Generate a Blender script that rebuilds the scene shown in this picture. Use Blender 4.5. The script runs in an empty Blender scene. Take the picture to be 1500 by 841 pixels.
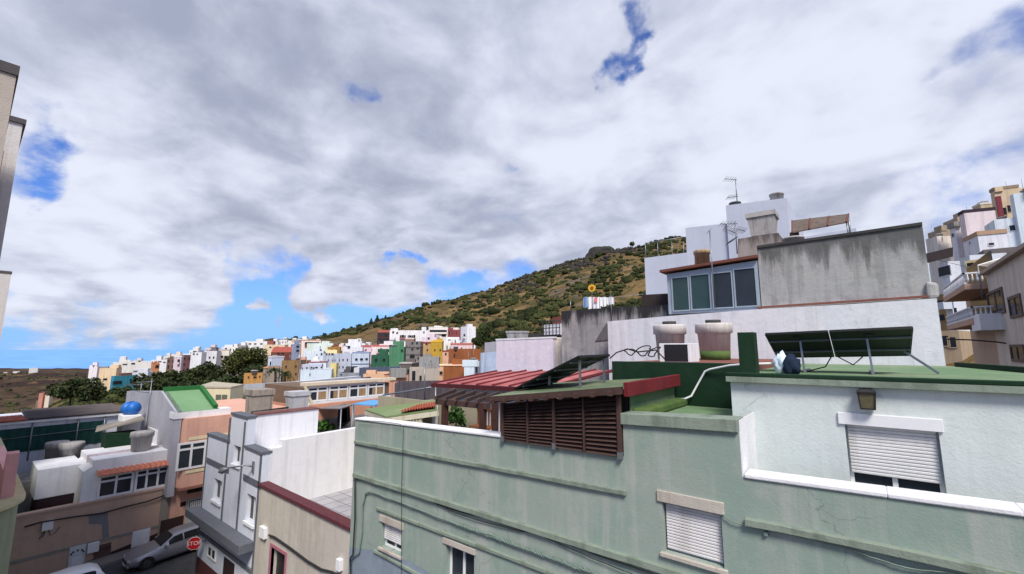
import bpy, bmesh, math, random
import numpy as np
from mathutils import Vector, noise as mnoise
R = math.radians
random.seed(7)
SC = bpy.context.scene
COL = SC.collection

# ------------------------------------------------------------------ camera
F_PX, PITCH, YAW, EYE = 640.0, R(8.1), R(38.68), 9.0
cam_data = bpy.data.cameras.new("camera")
cam = bpy.data.objects.new("camera", cam_data)
COL.objects.link(cam)
cam.location = (0, 0, EYE)
cam.rotation_euler = (R(90) + PITCH, 0, YAW)
cam_data.sensor_width = 36
cam_data.lens = F_PX / 1500 * 36
cam_data.clip_start = .05
cam_data.clip_end = 400000
SC.camera = cam
CAMP = Vector((0, 0, EYE))
FW = Vector((-math.sin(YAW), math.cos(YAW), 0))
RT = Vector((math.cos(YAW), math.sin(YAW), 0))
UPV = Vector((0, 0, 1))

def ray(px, py):
    u = (px - 750) / F_PX; v = (420.5 - py) / F_PX
    return RT * u + FW * (math.cos(PITCH) - v * math.sin(PITCH)) + UPV * (math.sin(PITCH) + v * math.cos(PITCH))
def P(px, py, X=None, Y=None, Z=None, D=None):
    """the world point seen at a place of the reference, on a given plane or at a depth"""
    d = ray(px, py)
    if X is not None: t = X / d.x
    elif Y is not None: t = Y / d.y
    elif Z is not None: t = (Z - EYE) / d.z
    else: t = D / d.dot(FW)
    return CAMP + d * t

# ------------------------------------------------------------------ node helper
class NT:
    def __init__(s, tree): s.t = tree; s.n = tree.nodes; s.l = tree.links
    def node(s, typ, **kw):
        n = s.n.new(typ)
        for k, v in kw.items(): setattr(n, k, v)
        return n
    def set(s, sock, v):
        if isinstance(v, bpy.types.NodeSocket): s.l.new(v, sock)
        elif isinstance(v, (tuple, list)) and len(v) == 3 and sock.type == 'RGBA': sock.default_value = (*v, 1)
        else: sock.default_value = v
    def math(s, op, a, b=0.0, c=None, clamp=False):
        n = s.node('ShaderNodeMath', operation=op); n.use_clamp = clamp
        s.set(n.inputs[0], a); s.set(n.inputs[1], b)
        if c is not None: s.set(n.inputs[2], c)
        return n.outputs[0]
    def vmath(s, op, a, b=(0, 0, 0)):
        n = s.node('ShaderNodeVectorMath', operation=op)
        s.set(n.inputs[0], a)
        if op == 'SCALE': s.set(n.inputs['Scale'], b)
        else: s.set(n.inputs[1], b)
        return n.outputs['Value'] if op in ('DOT_PRODUCT', 'LENGTH', 'DISTANCE') else n.outputs[0]
    def mix(s, f, a, b, mode='MIX'):
        n = s.node('ShaderNodeMix', data_type='RGBA', blend_type=mode)
        s.set(n.inputs[0], f); s.set(n.inputs[6], a); s.set(n.inputs[7], b)
        return n.outputs[2]
    def noise(s, vec, scale, detail=4, rough=.55, dist=0.0):
        n = s.node('ShaderNodeTexNoise'); n.inputs['Scale'].default_value = scale
        n.inputs['Detail'].default_value = detail; n.inputs['Roughness'].default_value = rough
        n.inputs['Distortion'].default_value = dist
        s.set(n.inputs['Vector'], vec)
        return n.outputs[0]
    def sstep(s, x, a, b):
        n = s.node('ShaderNodeMapRange', interpolation_type='SMOOTHSTEP')
        s.set(n.inputs[0], x); n.inputs[1].default_value = a; n.inputs[2].default_value = b
        n.inputs[3].default_value = 0; n.inputs[4].default_value = 1
        return n.outputs[0]
    def mapscale(s, vec, sc):
        n = s.node('ShaderNodeMapping'); n.inputs['Scale'].default_value = sc
        s.set(n.inputs[0], vec); return n.outputs[0]

# ------------------------------------------------------------------ sky
SUN_EL, SUN_DIR = R(50), Vector((.64, -.62, 0)).normalized()
SUN_AZ = math.atan2(SUN_DIR.x, SUN_DIR.y)
world = bpy.data.worlds.new("World"); SC.world = world; world.use_nodes = True
W = NT(world.node_tree); W.n.clear()
sky = W.node('ShaderNodeTexSky', sky_type='NISHITA'); sky.sun_disc = False
sky.sun_elevation = SUN_EL; sky.sun_rotation = SUN_AZ; sky.altitude = 200
sky.air_density = 1.0; sky.dust_density = .3; sky.ozone_density = 2.5
tc = W.node('ShaderNodeTexCoord'); dv = W.vmath('NORMALIZE', tc.outputs['Generated'])
sep = W.node('ShaderNodeSeparateXYZ'); W.l.new(dv, sep.inputs[0])
dz = W.math('MAXIMUM', sep.outputs[2], 0.0)
inv = W.math('DIVIDE', 1.0, W.math('ADD', dz, .25))
cx = W.math('MULTIPLY', sep.outputs[0], inv); cy = W.math('MULTIPLY', sep.outputs[1], inv)
cmb = W.node('ShaderNodeCombineXYZ'); W.l.new(cx, cmb.inputs[0]); W.l.new(cy, cmb.inputs[1])
cp = cmb.outputs[0]
def blob(px, py, sharp, amp):
    """a soft patch of sky round a fixed compass direction"""
    d = ray(px, py).normalized()
    k = W.vmath('DOT_PRODUCT', dvw, tuple(d))
    e = W.math('MULTIPLY', W.math('SUBTRACT', 1.0, k), -sharp)
    return W.math('MULTIPLY', W.math('EXPONENT', e), amp)
def addall(lst):
    r = lst[0]
    for x in lst[1:]: r = W.math('ADD', r, x)
    return r
n1 = W.noise(cp, 1.15, 5, .52, .3)
n2 = W.noise(W.vmath('ADD', cp, (3.1, 7.7, 1.3)), 3.3, 6, .5, .3)
n3 = W.noise(W.vmath('ADD', cp, (13.1, 2.7, 5.3)), .8, 4, .5, .4)
n4 = W.noise(W.vmath('ADD', cp, (1.1, 9.3, 2.2)), 8.5, 7, .6, .3)
nwn = W.node('ShaderNodeTexNoise'); nwn.inputs['Scale'].default_value = 9.0; nwn.inputs['Detail'].default_value = 8; nwn.inputs['Roughness'].default_value = .54; W.l.new(dv, nwn.inputs['Vector'])
dvw = W.vmath('NORMALIZE', W.vmath('ADD', dv, W.vmath('SCALE', W.vmath('SUBTRACT', nwn.outputs['Color'], (.5, .5, .5)), .26)))
mod = W.math('ADD', .0, W.math('MULTIPLY', n4, 1.75))
gaps = addall([blob(922, 30, 2600, -.27), blob(912, 75, 2000, -.30), blob(925, 112, 2200, -.28), blob(900, 100, 3000, -.16), blob(560, 124, 1100, -.27), blob(515, 128, 1800, -.26), blob(625, 185, 3000, -.24),
               blob(70, 240, 500, -.27), blob(25, 285, 600, -.22), blob(105, 270, 1000, -.17), blob(1495, 30, 400, -.26), blob(1400, 285, 600, -.26), blob(1370, 150, 3000, -.16), blob(1335, 15, 1500, -.15), blob(760, 220, 3000, -.15),
               blob(400, 425, 900, -.40), blob(335, 378, 1600, -.30), blob(700, 415, 900, -.34), blob(640, 437, 700, -.38), blob(590, 396, 2600, -.4), blob(755, 405, 900, -.2),
               blob(430, 375, 2500, -.2), blob(230, 290, 2500, -.14)])
gaps = W.math('MULTIPLY', gaps, mod)
fills = addall([blob(465, 442, 2500, .34), blob(290, 425, 400, .30), blob(200, 410, 300, .30), blob(110, 380, 160, .26), blob(50, 425, 500, .24), blob(520, 405, 700, .22), blob(600, 340, 160, .14), blob(395, 467, 9000, .36),
                blob(200, 50, 12, .22), blob(1150, 200, 9, .22), blob(700, 250, 9, .14), blob(720, 440, 3000, .1)])
gaps = W.math('ADD', gaps, fills)
lowband = W.math('MULTIPLY', W.math('SUBTRACT', 1.0, W.sstep(sep.outputs[2], .07, .125)), -.34)
dens = addall([W.math('MULTIPLY', n1, .42), W.math('MULTIPLY', n2, .42), W.math('MULTIPLY', n4, .18), gaps, lowband])
cover = W.sstep(dens, .33, .62)
shade_bl = addall([blob(420, 85, 70, -.27), blob(300, 100, 140, -.05), blob(640, 140, 90, -.06), blob(820, 330, 60, -.02), blob(700, 50, 120, -.05),
                   blob(480, 290, 60, -.05), blob(560, 330, 60, -.04), blob(1300, 110, 22, .11), blob(1000, 230, 60, .06), blob(820, 60, 90, .06), blob(700, 185, 90, .06), blob(480, 185, 160, .12), blob(60, 40, 60, .08), blob(1060, 80, 40, .06), blob(180, 300, 90, .06), blob(1150, 190, 70, .05), blob(700, 300, 40, .02), blob(160, 370, 200, .10), blob(260, 420, 500, .06)])
sh = addall([W.math('MULTIPLY', n3, .34), W.math('MULTIPLY', n2, .95), W.math('MULTIPLY', n4, .22), shade_bl])
shf = W.sstep(sh, .48, .99)
ccol = W.mix(shf, (.375, .415, .55), (.81, .85, .985))
thin = W.math('SUBTRACT', 1.0, W.sstep(dens, .46, .66))
ccol = W.mix(W.math('MULTIPLY', thin, .30), ccol, (.62, .66, .80))
skyc = W.mix(1.0, sky.outputs[0], (.46, .66, 1.12), 'MULTIPLY')
skyc = W.mix(W.math('MULTIPLY', W.math('SUBTRACT', 1.0, W.sstep(sep.outputs[2], .0, .22)), .85), skyc, (1.9, 3.9, 7.4))
bg1 = W.node('ShaderNodeBackground'); W.l.new(skyc, bg1.inputs[0]); bg1.inputs[1].default_value = .10
bg2 = W.node('ShaderNodeBackground'); W.l.new(ccol, bg2.inputs[0]); bg2.inputs[1].default_value = .69
mx = W.node('ShaderNodeMixShader'); W.l.new(cover, mx.inputs[0]); W.l.new(bg1.outputs[0], mx.inputs[1]); W.l.new(bg2.outputs[0], mx.inputs[2])
wo = W.node('ShaderNodeOutputWorld'); W.l.new(mx.outputs[0], wo.inputs[0])

sun_data = bpy.data.lights.new("sun", 'SUN'); sun_data.energy = 3.2; sun_data.angle = R(18); sun_data.color = (1, .945, .86)
sun = bpy.data.objects.new("sun", sun_data); COL.objects.link(sun)
sd = Vector((SUN_DIR.x * math.cos(SUN_EL), SUN_DIR.y * math.cos(SUN_EL), math.sin(SUN_EL)))
sun.rotation_euler = (-sd).to_track_quat('-Z', 'Y').to_euler()
sun.location = sd * 60
vs = SC.view_settings
vs.view_transform = 'Standard'; vs.look = 'None'; vs.exposure = .54; vs.gamma = 1; vs.use_curve_mapping = False

# ------------------------------------------------------------------ materials
def lin(r, g, b, k=1.0):
    f = lambda c: ((c / 255 + .055) / 1.055) ** 2.4 if c > 10 else c / 255 / 12.92
    return tuple(min(.82, f(c) * k) for c in (r, g, b))
_mats = {}
def newmat(name):
    m = bpy.data.materials.new(name); m.use_nodes = True
    t = NT(m.node_tree); b = t.n['Principled BSDF']
    return m, t, b
def flat(name, col, rough=.6, metal=0.0, var=.12, scale=9.0, bump=0.0, spec=.4):
    if name in _mats: return _mats[name]
    m, t, b = newmat(name)
    pos = t.node('ShaderNodeNewGeometry').outputs['Position']
    n = t.noise(pos, scale, 5, .6)
    c = t.mix(t.math('MULTIPLY', t.sstep(n, .35, .7), var * 2, clamp=True), col, tuple(x * .62 for x in col))
    t.set(b.inputs['Base Color'], c)
    b.inputs['Roughness'].default_value = rough; b.inputs['Metallic'].default_value = metal
    b.inputs['Specular IOR Level'].default_value = spec
    if bump:
        bn = t.node('ShaderNodeBump'); bn.inputs['Strength'].default_value = bump; bn.inputs['Distance'].default_value = .01
        t.set(bn.inputs['Height'], t.noise(pos, scale * 6, 4)); t.l.new(bn.outputs[0], b.inputs['Normal'])
    _mats[name] = m; return m
def plaster(name, col, dirt=None, streak=.35, patch=.25, top=None, chip=None, crack=False, patchcol=None, scale=1.0, bump=.35, far=False):
    """rendered masonry: blotches, vertical rain streaks, optional black weathering under a coping at height top=(z, length, strength)"""
    if name in _mats: return _mats[name]
    m, t, b = newmat(name)
    pos = t.node('ShaderNodeNewGeometry').outputs['Position']
    dirt = dirt or tuple(x * .45 for x in col)
    patchcol = patchcol or tuple(min(.82, x * 1.18 + .015) for x in col)
    nb = t.noise(pos, .7 * scale, 7, .6, .4)
    ns = t.noise(t.mapscale(pos, (3.2 * scale, 3.2 * scale, .22 * scale)), 1.0, 6, .62)
    c = t.mix(t.math('MULTIPLY', t.sstep(nb, .42, .62), patch), col, patchcol)
    nb2 = t.noise(pos, 3.1 * scale, 6, .65)
    c = t.mix(t.math('MULTIPLY', t.sstep(nb2, .5, .75), patch * .6), c, dirt)
    c = t.mix(t.math('MULTIPLY', t.sstep(ns, .48, .66), streak), c, dirt)
    if not far:
        nf = t.noise(pos, 11 * scale, 6, .7); c = t.mix(t.math('MULTIPLY', t.sstep(nf, .5, .72), .22), c, tuple(x * .72 for x in col))
        nsp = t.noise(t.mapscale(pos, (7 * scale, 7 * scale, .5 * scale)), 1.0, 5, .6); c = t.mix(t.math('MULTIPLY', t.sstep(nsp, .58, .7), .18), c, tuple(x * .6 for x in col))
    if top:
        for z, ln, st in (top if isinstance(top, list) else [top]):
            sz = t.node('ShaderNodeSeparateXYZ'); t.l.new(pos, sz.inputs[0])
            g = t.math('DIVIDE', t.math('SUBTRACT', z, sz.outputs[2]), ln)
            n5 = t.noise(t.mapscale(pos, (2.4, 2.4, .35)), 1.0, 7, .7)
            k = t.math('SUBTRACT', t.math('MULTIPLY', n5, 2.3), t.math('ADD', g, .25))
            c = t.mix(t.math('MULTIPLY', t.sstep(k, .15, .75), st), c, tuple(x * .5 for x in dirt))
    if chip:
        n6 = t.noise(pos, 1.7 * scale, 8, .7, .6)
        c = t.mix(t.sstep(n6, .60, .64), c, chip)
    if crack:
        vo = t.node('ShaderNodeTexVoronoi', feature='DISTANCE_TO_EDGE'); vo.inputs['Scale'].default_value = .55
        wp = t.node('ShaderNodeTexNoise'); wp.inputs['Scale'].default_value = 1.6; wp.inputs['Detail'].default_value = 8; t.l.new(pos, wp.inputs['Vector'])
        t.set(vo.inputs['Vector'], t.vmath('ADD', pos, t.vmath('SCALE', wp.outputs['Color'], 1.5)))
        k = t.math('MULTIPLY', t.math('SUBTRACT', 1.0, t.sstep(vo.outputs['Distance'], .0, .007)), t.sstep(t.noise(pos, .45, 3), .5, .62))
        c = t.mix(t.math('MULTIPLY', k, .55), c, tuple(x * .35 for x in col))
    t.set(b.inputs['Base Color'], c)
    b.inputs['Roughness'].default_value = .88; b.inputs['Specular IOR Level'].default_value = .25
    if not far:
        bn = t.node('ShaderNodeBump'); bn.inputs['Strength'].default_value = bump; bn.inputs['Distance'].default_value = .02
        h = t.math('ADD', t.noise(pos, 34, 4, .6), t.math('MULTIPLY', t.noise(pos, 4, 4), 1.6))
        t.set(bn.inputs['Height'], h); t.l.new(bn.outputs[0], b.inputs['Normal'])
    _mats[name] = m; return m
def glass(name='dark_glass', col=(.018, .022, .028), rough=.08):
    if name in _mats: return _mats[name]
    m, t, b = newmat(name)
    pos = t.node('ShaderNodeNewGeometry').outputs['Position']
    t.set(b.inputs['Base Color'], t.mix(t.noise(pos, 1.3, 3), col, tuple(x * 2.2 for x in col)))
    b.inputs['Roughness'].default_value = rough; b.inputs['Specular IOR Level'].default_value = .2
    _mats[name] = m; return m

# ------------------------------------------------------------------ mesh builder
OFF = {}
class MB:
    def __init__(s): s.v = []; s.f = []; s.sm = set()
    def poly(s, pts):
        i = len(s.v); s.v += [tuple(p) for p in pts]; s.f.append(list(range(i, i + len(pts)))); return s
    def prism(s, pts, vec):
        pts = [Vector(p) for p in pts]; vec = Vector(vec); n = len(pts); i = len(s.v)
        s.v += [tuple(p) for p in pts] + [tuple(p + vec) for p in pts]
        s.f.append(list(range(i, i + n))); s.f.append([i + n + k for k in reversed(range(n))])
        for k in range(n):
            s.f.append([i + k, i + n + k, i + n + (k + 1) % n, i + (k + 1) % n][::-1])
        return s
    def box(s, x0, x1, y0, y1, z0, z1):
        return s.prism([(x0, y0, z0), (x1, y0, z0), (x1, y1, z0), (x0, y1, z0)], (0, 0, z1 - z0))
    def bar(s, a, b, w, h, up=(0, 0, 1)):
        a = Vector(a); b = Vector(b); d = (b - a).normalized(); up = Vector(up)
        if abs(d.dot(up)) > .98: up = Vector((0, 1, 0))
        sx = d.cross(up).normalized(); uz = sx.cross(d)
        return s.prism([a + sx * w / 2 + uz * h / 2, a - sx * w / 2 + uz * h / 2, a - sx * w / 2 - uz * h / 2, a + sx * w / 2 - uz * h / 2], b - a)
    def tube(s, pts, r, n=7):
        pts = [Vector(p) for p in pts]; i0 = len(s.v); prev = None
        for k, p in enumerate(pts):
            d = (pts[min(k + 1, len(pts) - 1)] - pts[max(k - 1, 0)]).normalized()
            ref = prev if prev is not None else (Vector((0, 0, 1)) if abs(d.z) < .9 else Vector((1, 0, 0)))
            a = (ref - d * ref.dot(d)).normalized(); b = d.cross(a); prev = a
            rr = r[k] if isinstance(r, (list, tuple)) else r
            for j in range(n):
                q = p + (a * math.cos(2 * math.pi * j / n) + b * math.sin(2 * math.pi * j / n)) * rr
                s.v.append(tuple(q))
        for k in range(len(pts) - 1):
            for j in range(n):
                s.sm.add(len(s.f))
                s.f.append([i0 + k * n + j, i0 + k * n + (j + 1) % n, i0 + (k + 1) * n + (j + 1) % n, i0 + (k + 1) * n + j])
        s.f.append([i0 + j for j in reversed(range(n))]); e = i0 + (len(pts) - 1) * n
        s.f.append([e + j for j in range(n)]); return s
    def lathe(s, c, prof, n=20):
        """profile (radius, height) turned about the vertical through c"""
        c = Vector(c); i0 = len(s.v)
        for r, z in prof:
            for j in range(n):
                s.v.append((c.x + r * math.cos(2 * math.pi * j / n), c.y + r * math.sin(2 * math.pi * j / n), c.z + z))
        for k in range(len(prof) - 1):
            for j in range(n):
                s.sm.add(len(s.f))
                s.f.append([i0 + k * n + j, i0 + k * n + (j + 1) % n, i0 + (k + 1) * n + (j + 1) % n, i0 + (k + 1) * n + j])
        s.f.append([i0 + j for j in reversed(range(n))]); e = i0 + (len(prof) - 1) * n
        s.f.append([e + j for j in range(n)]); return s
    def build(s, name, mat, parent=None, bevel=0.0, smooth=False, kind=None):
        me = bpy.data.meshes.new(name)
        off = OFF.get(parent.name, Vector()) if parent else Vector()
        me.from_pydata([(v[0] - off.x, v[1] - off.y, v[2] - off.z) for v in s.v], [], s.f)
        if s.sm or smooth:
            me.polygons.foreach_set('use_smooth', [smooth or (i in s.sm) for i in range(len(s.f))])
        bm = bmesh.new(); bm.from_mesh(me); bmesh.ops.recalc_face_normals(bm, faces=bm.faces); bm.to_mesh(me); bm.free()
        o = bpy.data.objects.new(name, me); COL.objects.link(o); me.materials.append(mat)
        if parent: o.parent = parent; OFF[o.name] = off
        if bevel:
            m = o.modifiers.new('bevel', 'BEVEL'); m.width = bevel; m.segments = 2; m.limit_method = 'ANGLE'
        if kind: o['kind'] = kind
        return o
def cut(o, cutter):
    """cuts openings out of a wall for good"""
    me = bpy.data.meshes.new('opening'); off = OFF.get(o.name, Vector())
    me.from_pydata([(v[0] - off.x, v[1] - off.y, v[2] - off.z) for v in cutter.v], [], cutter.f)
    bm = bmesh.new(); bm.from_mesh(me); bmesh.ops.recalc_face_normals(bm, faces=bm.faces); bm.to_mesh(me); bm.free()
    c = bpy.data.objects.new('opening', me); COL.objects.link(c)
    if o.parent: c.parent = o.parent
    bev = [(m.width) for m in o.modifiers]
    o.modifiers.clear()
    m = o.modifiers.new('cut', 'BOOLEAN'); m.object = c; m.operation = 'DIFFERENCE'; m.solver = 'EXACT'
    dg = bpy.context.evaluated_depsgraph_get(); dg.update()
    nm = bpy.data.meshes.new_from_object(o.evaluated_get(dg))
    o.modifiers.clear(); o.data = nm
    bpy.data.objects.remove(c)
    for w in bev:
        m = o.modifiers.new('bevel', 'BEVEL'); m.width = w; m.segments = 2; m.limit_method = 'ANGLE'
def tag(o, label, cat, group=None, kind=None):
    o['label'] = label; o['category'] = cat
    if group: o['group'] = group
    if kind: o['kind'] = kind
    return o
def thing(name, label, cat, loc, group=None):
    o = bpy.data.objects.new(name, None); COL.objects.link(o); o.location = loc; o.empty_display_size = .3
    OFF[o.name] = Vector(loc); return tag(o, label, cat, group)
def struct(o): o['kind'] = 'structure'; return o
def copy_tree(o, parent=None):
    c = o.copy(); COL.objects.link(c)
    if parent: c.parent = parent
    for ch in list(o.children): copy_tree(ch, c)
    return c
# outlines: places of the reference on a plane of the house grid
def onY(pix, Y): return [P(x, y, Y=Y) for x, y in pix]
def onX(pix, X): return [P(x, y, X=X) for x, y in pix]
def drop(a, z): return Vector((a.x, a.y, z))

# ------------------------------------------------------------------ land and sea
T_D = [0, 14, 30, 60, 120, 200, 300, 450, 700, 1000, 1800, 2600, 4000, 6000]
T_Z = {
    -400: [-4, -4, -6, -9, -14, -23, -31, -38, -50, -58, -80, -100, -175, -230],
    40:   [-4, -4, -6, -9, -14, -23, -31, -38, -50, -58, -80, -101, -175, -230],
    130:  [-4, -4, -5, -5, -7, -14, -19, -33, -48, -58, -82, -103, -175, -230],
    190:  [-4, -4, -4, -4, -5, -11, -13, -27, -45, -58, -82, -105, -175, -230],
    260:  [-4, -4, -4, -4, -5, -9, -10, -16, -40, -55, -80, -96, -170, -230],
    330:  [-4, -4, -4, -4, -4, -7, -5, 2, -6, -50, -80, -96, -170, -230],
    400:  [-4, -4, -4, -3, -4, -4, 1, 10, 20, -20, -70, -96, -170, -230],
    460:  [-4, -4, -4, -3, -3, -2, 5, 15, 26, 6, -60, -96, -170, -230],
    520:  [-4, -4, -4, -3, -3, -1, 7, 20, 46, 30, -40, -96, -170, -230],
    560:  [-4, -4, -4, -3, -3, 0, 8, 25, 60, 40, -20, -90, -170, -230],
    640:  [-4, -4, -4, -3, -2, 3, 12, 38, 79, 60, 0, -80, -170, -230],
    700:  [-4, -4, -4, -3, -1, 5, 16, 47, 97, 85, 20, -60, -170, -230],
    780:  [-4, -4, -4, -2, 0, 8, 24, 66, 127, 115, 50, -50, -170, -230],
    850:  [-4, -4, -4, -2, 2, 12, 36, 84, 151, 140, 80, -40, -170, -230],
    900:  [-4, -4, -4, 0, 5, 16, 42, 94, 168, 160, 90, -40, -170, -230],
    1000: [-4, -4, -4, 1, 8, 22, 52, 105, 186, 180, 100, -40, -170, -230],
    1150: [-4, -4, -2, 4, 12, 26, 56, 105, 165, 170, 100, -40, -170, -230],
    1330: [-4, -4, 2, 8, 14, 26, 46, 70, 100, 120, 90, -40, -170, -230],
    1450: [-4, -4, 5, 10, 22, 40, 60, 70, 80, 100, 90, -40, -170, -230],
    1900: [-4, -4, 6, 14, 26, 44, 60, 70, 80, 100, 90, -40, -170, -230],
}
T_PX = sorted(T_Z); T_ARR = np.array([T_Z[k] for k in T_PX], float); T_LD = np.log(np.array(T_D) + 25.0)
def smooth_interp(x, xs, arr):
    """rows of arr blended along xs"""
    i = np.clip(np.searchsorted(xs, x) - 1, 0, len(xs) - 2)
    t = min(1, max(0, (x - xs[i]) / (xs[i + 1] - xs[i]))); t = t * t * (3 - 2 * t) * .5 + t * .5
    return arr[i] * (1 - t) + arr[i + 1] * t
def ground(x, y):
    d = x * FW.x + y * FW.y; l = x * RT.x + y * RT.y; r = math.hypot(x, y)
    dd = max(d, r * .42)
    px = 750 + F_PX * max(-2.2, min(2.2, l / max(dd, .01)))
    row = smooth_interp(px, T_PX, T_ARR)
    z = float(np.interp(math.log(dd + 25), T_LD, row))
    k = min(1, max(0, (dd - 90) / 500))
    if k > 0:
        f = mnoise.fractal(Vector((x / 160, y / 160, 3.3)), .9, 2.1, 5) * 10 + mnoise.fractal(Vector((x / 38, y / 38, 1.7)), .9, 2.1, 4) * 3.6 * min(1, 900 / dd)
        z += f * k * (1.0 if dd < 1500 else .9)
    return z
# one sheet of land all round, finer in front
phis = sorted(set([round(a, 3) for a in np.linspace(-180, -52, 26)] + [round(a, 3) for a in np.linspace(-52, 52, 330)] + [round(a, 3) for a in np.linspace(52, 180, 26)]))[:-1]
rads = [0.0] + list(np.geomspace(8, 200, 26)) + list(np.geomspace(215, 1150, 95)) + list(np.geomspace(1200, 6500, 40))
lv = [(0, 0, -4)]; lf = []
for r in rads[1:]:
    for a in phis:
        th = R(a); q = FW * math.cos(th) + RT * math.sin(th)
        x, y = q.x * r, q.y * r
        lv.append((x, y, ground(x, y)))
NP = len(phis)
for j in range(NP): lf.append((0, 1 + j, 1 + (j + 1) % NP))
for i in range(len(rads) - 2):
    for j in range(NP):
        a = 1 + i * NP + j; b = 1 + i * NP + (j + 1) % NP
        lf.append((a, a + NP, b + NP, b))
m, t, b = newmat('dry_land')
pos = t.node('ShaderNodeNewGeometry').outputs['Position']
na = t.noise(pos, .012, 8, .6, .3); nb = t.noise(pos, .05, 8, .65, .4); nc = t.noise(pos, .3, 6, .65)
c = t.mix(t.sstep(na, .38, .62), lin(112, 92, 64, .62), lin(150, 124, 82, .62))
c = t.mix(t.sstep(nb, .46, .60), c, lin(84, 84, 50, .58))
c = t.mix(t.math('MULTIPLY', t.sstep(nc, .5, .68), .75), c, lin(66, 58, 46, .5))
c = t.mix(t.sstep(t.noise(t.mapscale(pos, (.02, .02, .11)), 1, 7, .65, .8), .585, .63), c, lin(128, 116, 104, .6))
c = t.mix(t.math('MULTIPLY', t.sstep(t.noise(pos, .021, 6, .6, 1.2), .55, .62), .7), c, lin(176, 146, 98, .62))
c = t.mix(t.math('MULTIPLY', t.sstep(t.noise(pos, .9, 5, .6), .52, .7), .5), c, lin(176, 140, 92, .62))
# the far left valley and the lower land are drier and purple brown
dst = t.vmath('DOT_PRODUCT', pos, tuple(RT * -.82 + FW * .57))
n7 = t.noise(pos, .006, 7, .62, .5)
vcol = t.mix(t.sstep(n7, .42, .58), lin(72, 54, 50, .55), lin(104, 84, 66, .55))
vcol = t.mix(t.math('MULTIPLY', t.sstep(nb, .5, .62), .8), vcol, lin(52, 46, 38, .5))
vcol = t.mix(t.math('MULTIPLY', t.sstep(t.noise(pos, .02, 6, .6), .56, .66), .8), vcol, lin(150, 124, 78, .6))
c = t.mix(t.sstep(t.math('ADD', dst, t.math('MULTIPLY', na, 400)), 520, 760), c, vcol)
t.set(b.inputs['Base Color'], c); b.inputs['Roughness'].default_value = .95; b.inputs['Specular IOR Level'].default_value = .1
bn = t.node('ShaderNodeBump'); bn.inputs['Strength'].default_value = .9; bn.inputs['Distance'].default_value = 2.0
t.set(bn.inputs['Height'], t.math('ADD', nc, nb)); t.l.new(bn.outputs[0], b.inputs['Normal'])
me = bpy.data.meshes.new('terrain'); me.from_pydata(lv, [], lf)
me.polygons.foreach_set('use_smooth', [True] * len(lf))
terrain = bpy.data.objects.new('terrain', me); COL.objects.link(terrain); me.materials.append(m); struct(terrain)

m, t, b = newmat('sea_water')
pos = t.node('ShaderNodeNewGeometry').outputs['Position']
t.set(b.inputs['Base Color'], t.mix(t.sstep(t.noise(t.mapscale(pos, (.0004, .0016, 1)), 1, 5), .4, .65), (.11, .31, .74), (.15, .37, .78)))
b.inputs['Roughness'].default_value = .5; b.inputs['Specular IOR Level'].default_value = .15
sea = MB(); sea.lathe((0, 0, -215), [(220000, 0), (220000, .01)], 96)
struct(sea.build('sea', m))

# rock knob on the crest
def rough_rock(name, mat, c, rad, seed, sub=4):
    bm = bmesh.new(); bmesh.ops.create_icosphere(bm, subdivisions=sub, radius=1)
    for v in bm.verts:
        p = v.co.copy(); k = 1 + .13 * mnoise.fractal(p * 1.6 + Vector((seed, 0, 0)), .9, 2.1, 5) + .04 * mnoise.noise(p * 6 + Vector((seed, 3, 0)))
        v.co = Vector((p.x * rad[0] * k, p.y * rad[1] * k, p.z * rad[2] * k))
    me = bpy.data.meshes.new(name); bm.to_mesh(me); bm.free()
    o = bpy.data.objects.new(name, me); COL.objects.link(o); me.materials.append(mat); o.location = c
    return o
m_rock, t, b = newmat('dark_rock')
pos = t.node('ShaderNodeNewGeometry').outputs['Position']
t.set(b.inputs['Base Color'], t.mix(t.sstep(t.noise(pos, .35, 8, .7), .4, .65), lin(48, 44, 42, .6), lin(86, 79, 72, .5)))
b.inputs['Roughness'].default_value = .95
bn = t.node('ShaderNodeBump'); bn.inputs['Strength'].default_value = 1; bn.inputs['Distance'].default_value = 1.2
t.set(bn.inputs['Height'], t.noise(pos, .5, 8, .7)); t.l.new(bn.outputs[0], b.inputs['Normal'])
k = P(882, 372, D=690)
o = rough_rock('rock_knob', m_rock, k + Vector((0, 0, -7)), (27, 22, 20), 2.0); o.rotation_euler = (0, 0, YAW)
tag(o, 'dark rounded rock knob standing on the crest of the scrubby hill', 'rock')
rr = random.Random(5)
def hill_point(px, d):
    g = (FW + RT * ((px - 750) / F_PX)); x, y = g.x * d, g.y * d
    return Vector((x, y, ground(x, y)))
def in_view_rock(px, d):
    return mnoise.noise(Vector((px / 60, d / 50, 9.1)))
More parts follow.
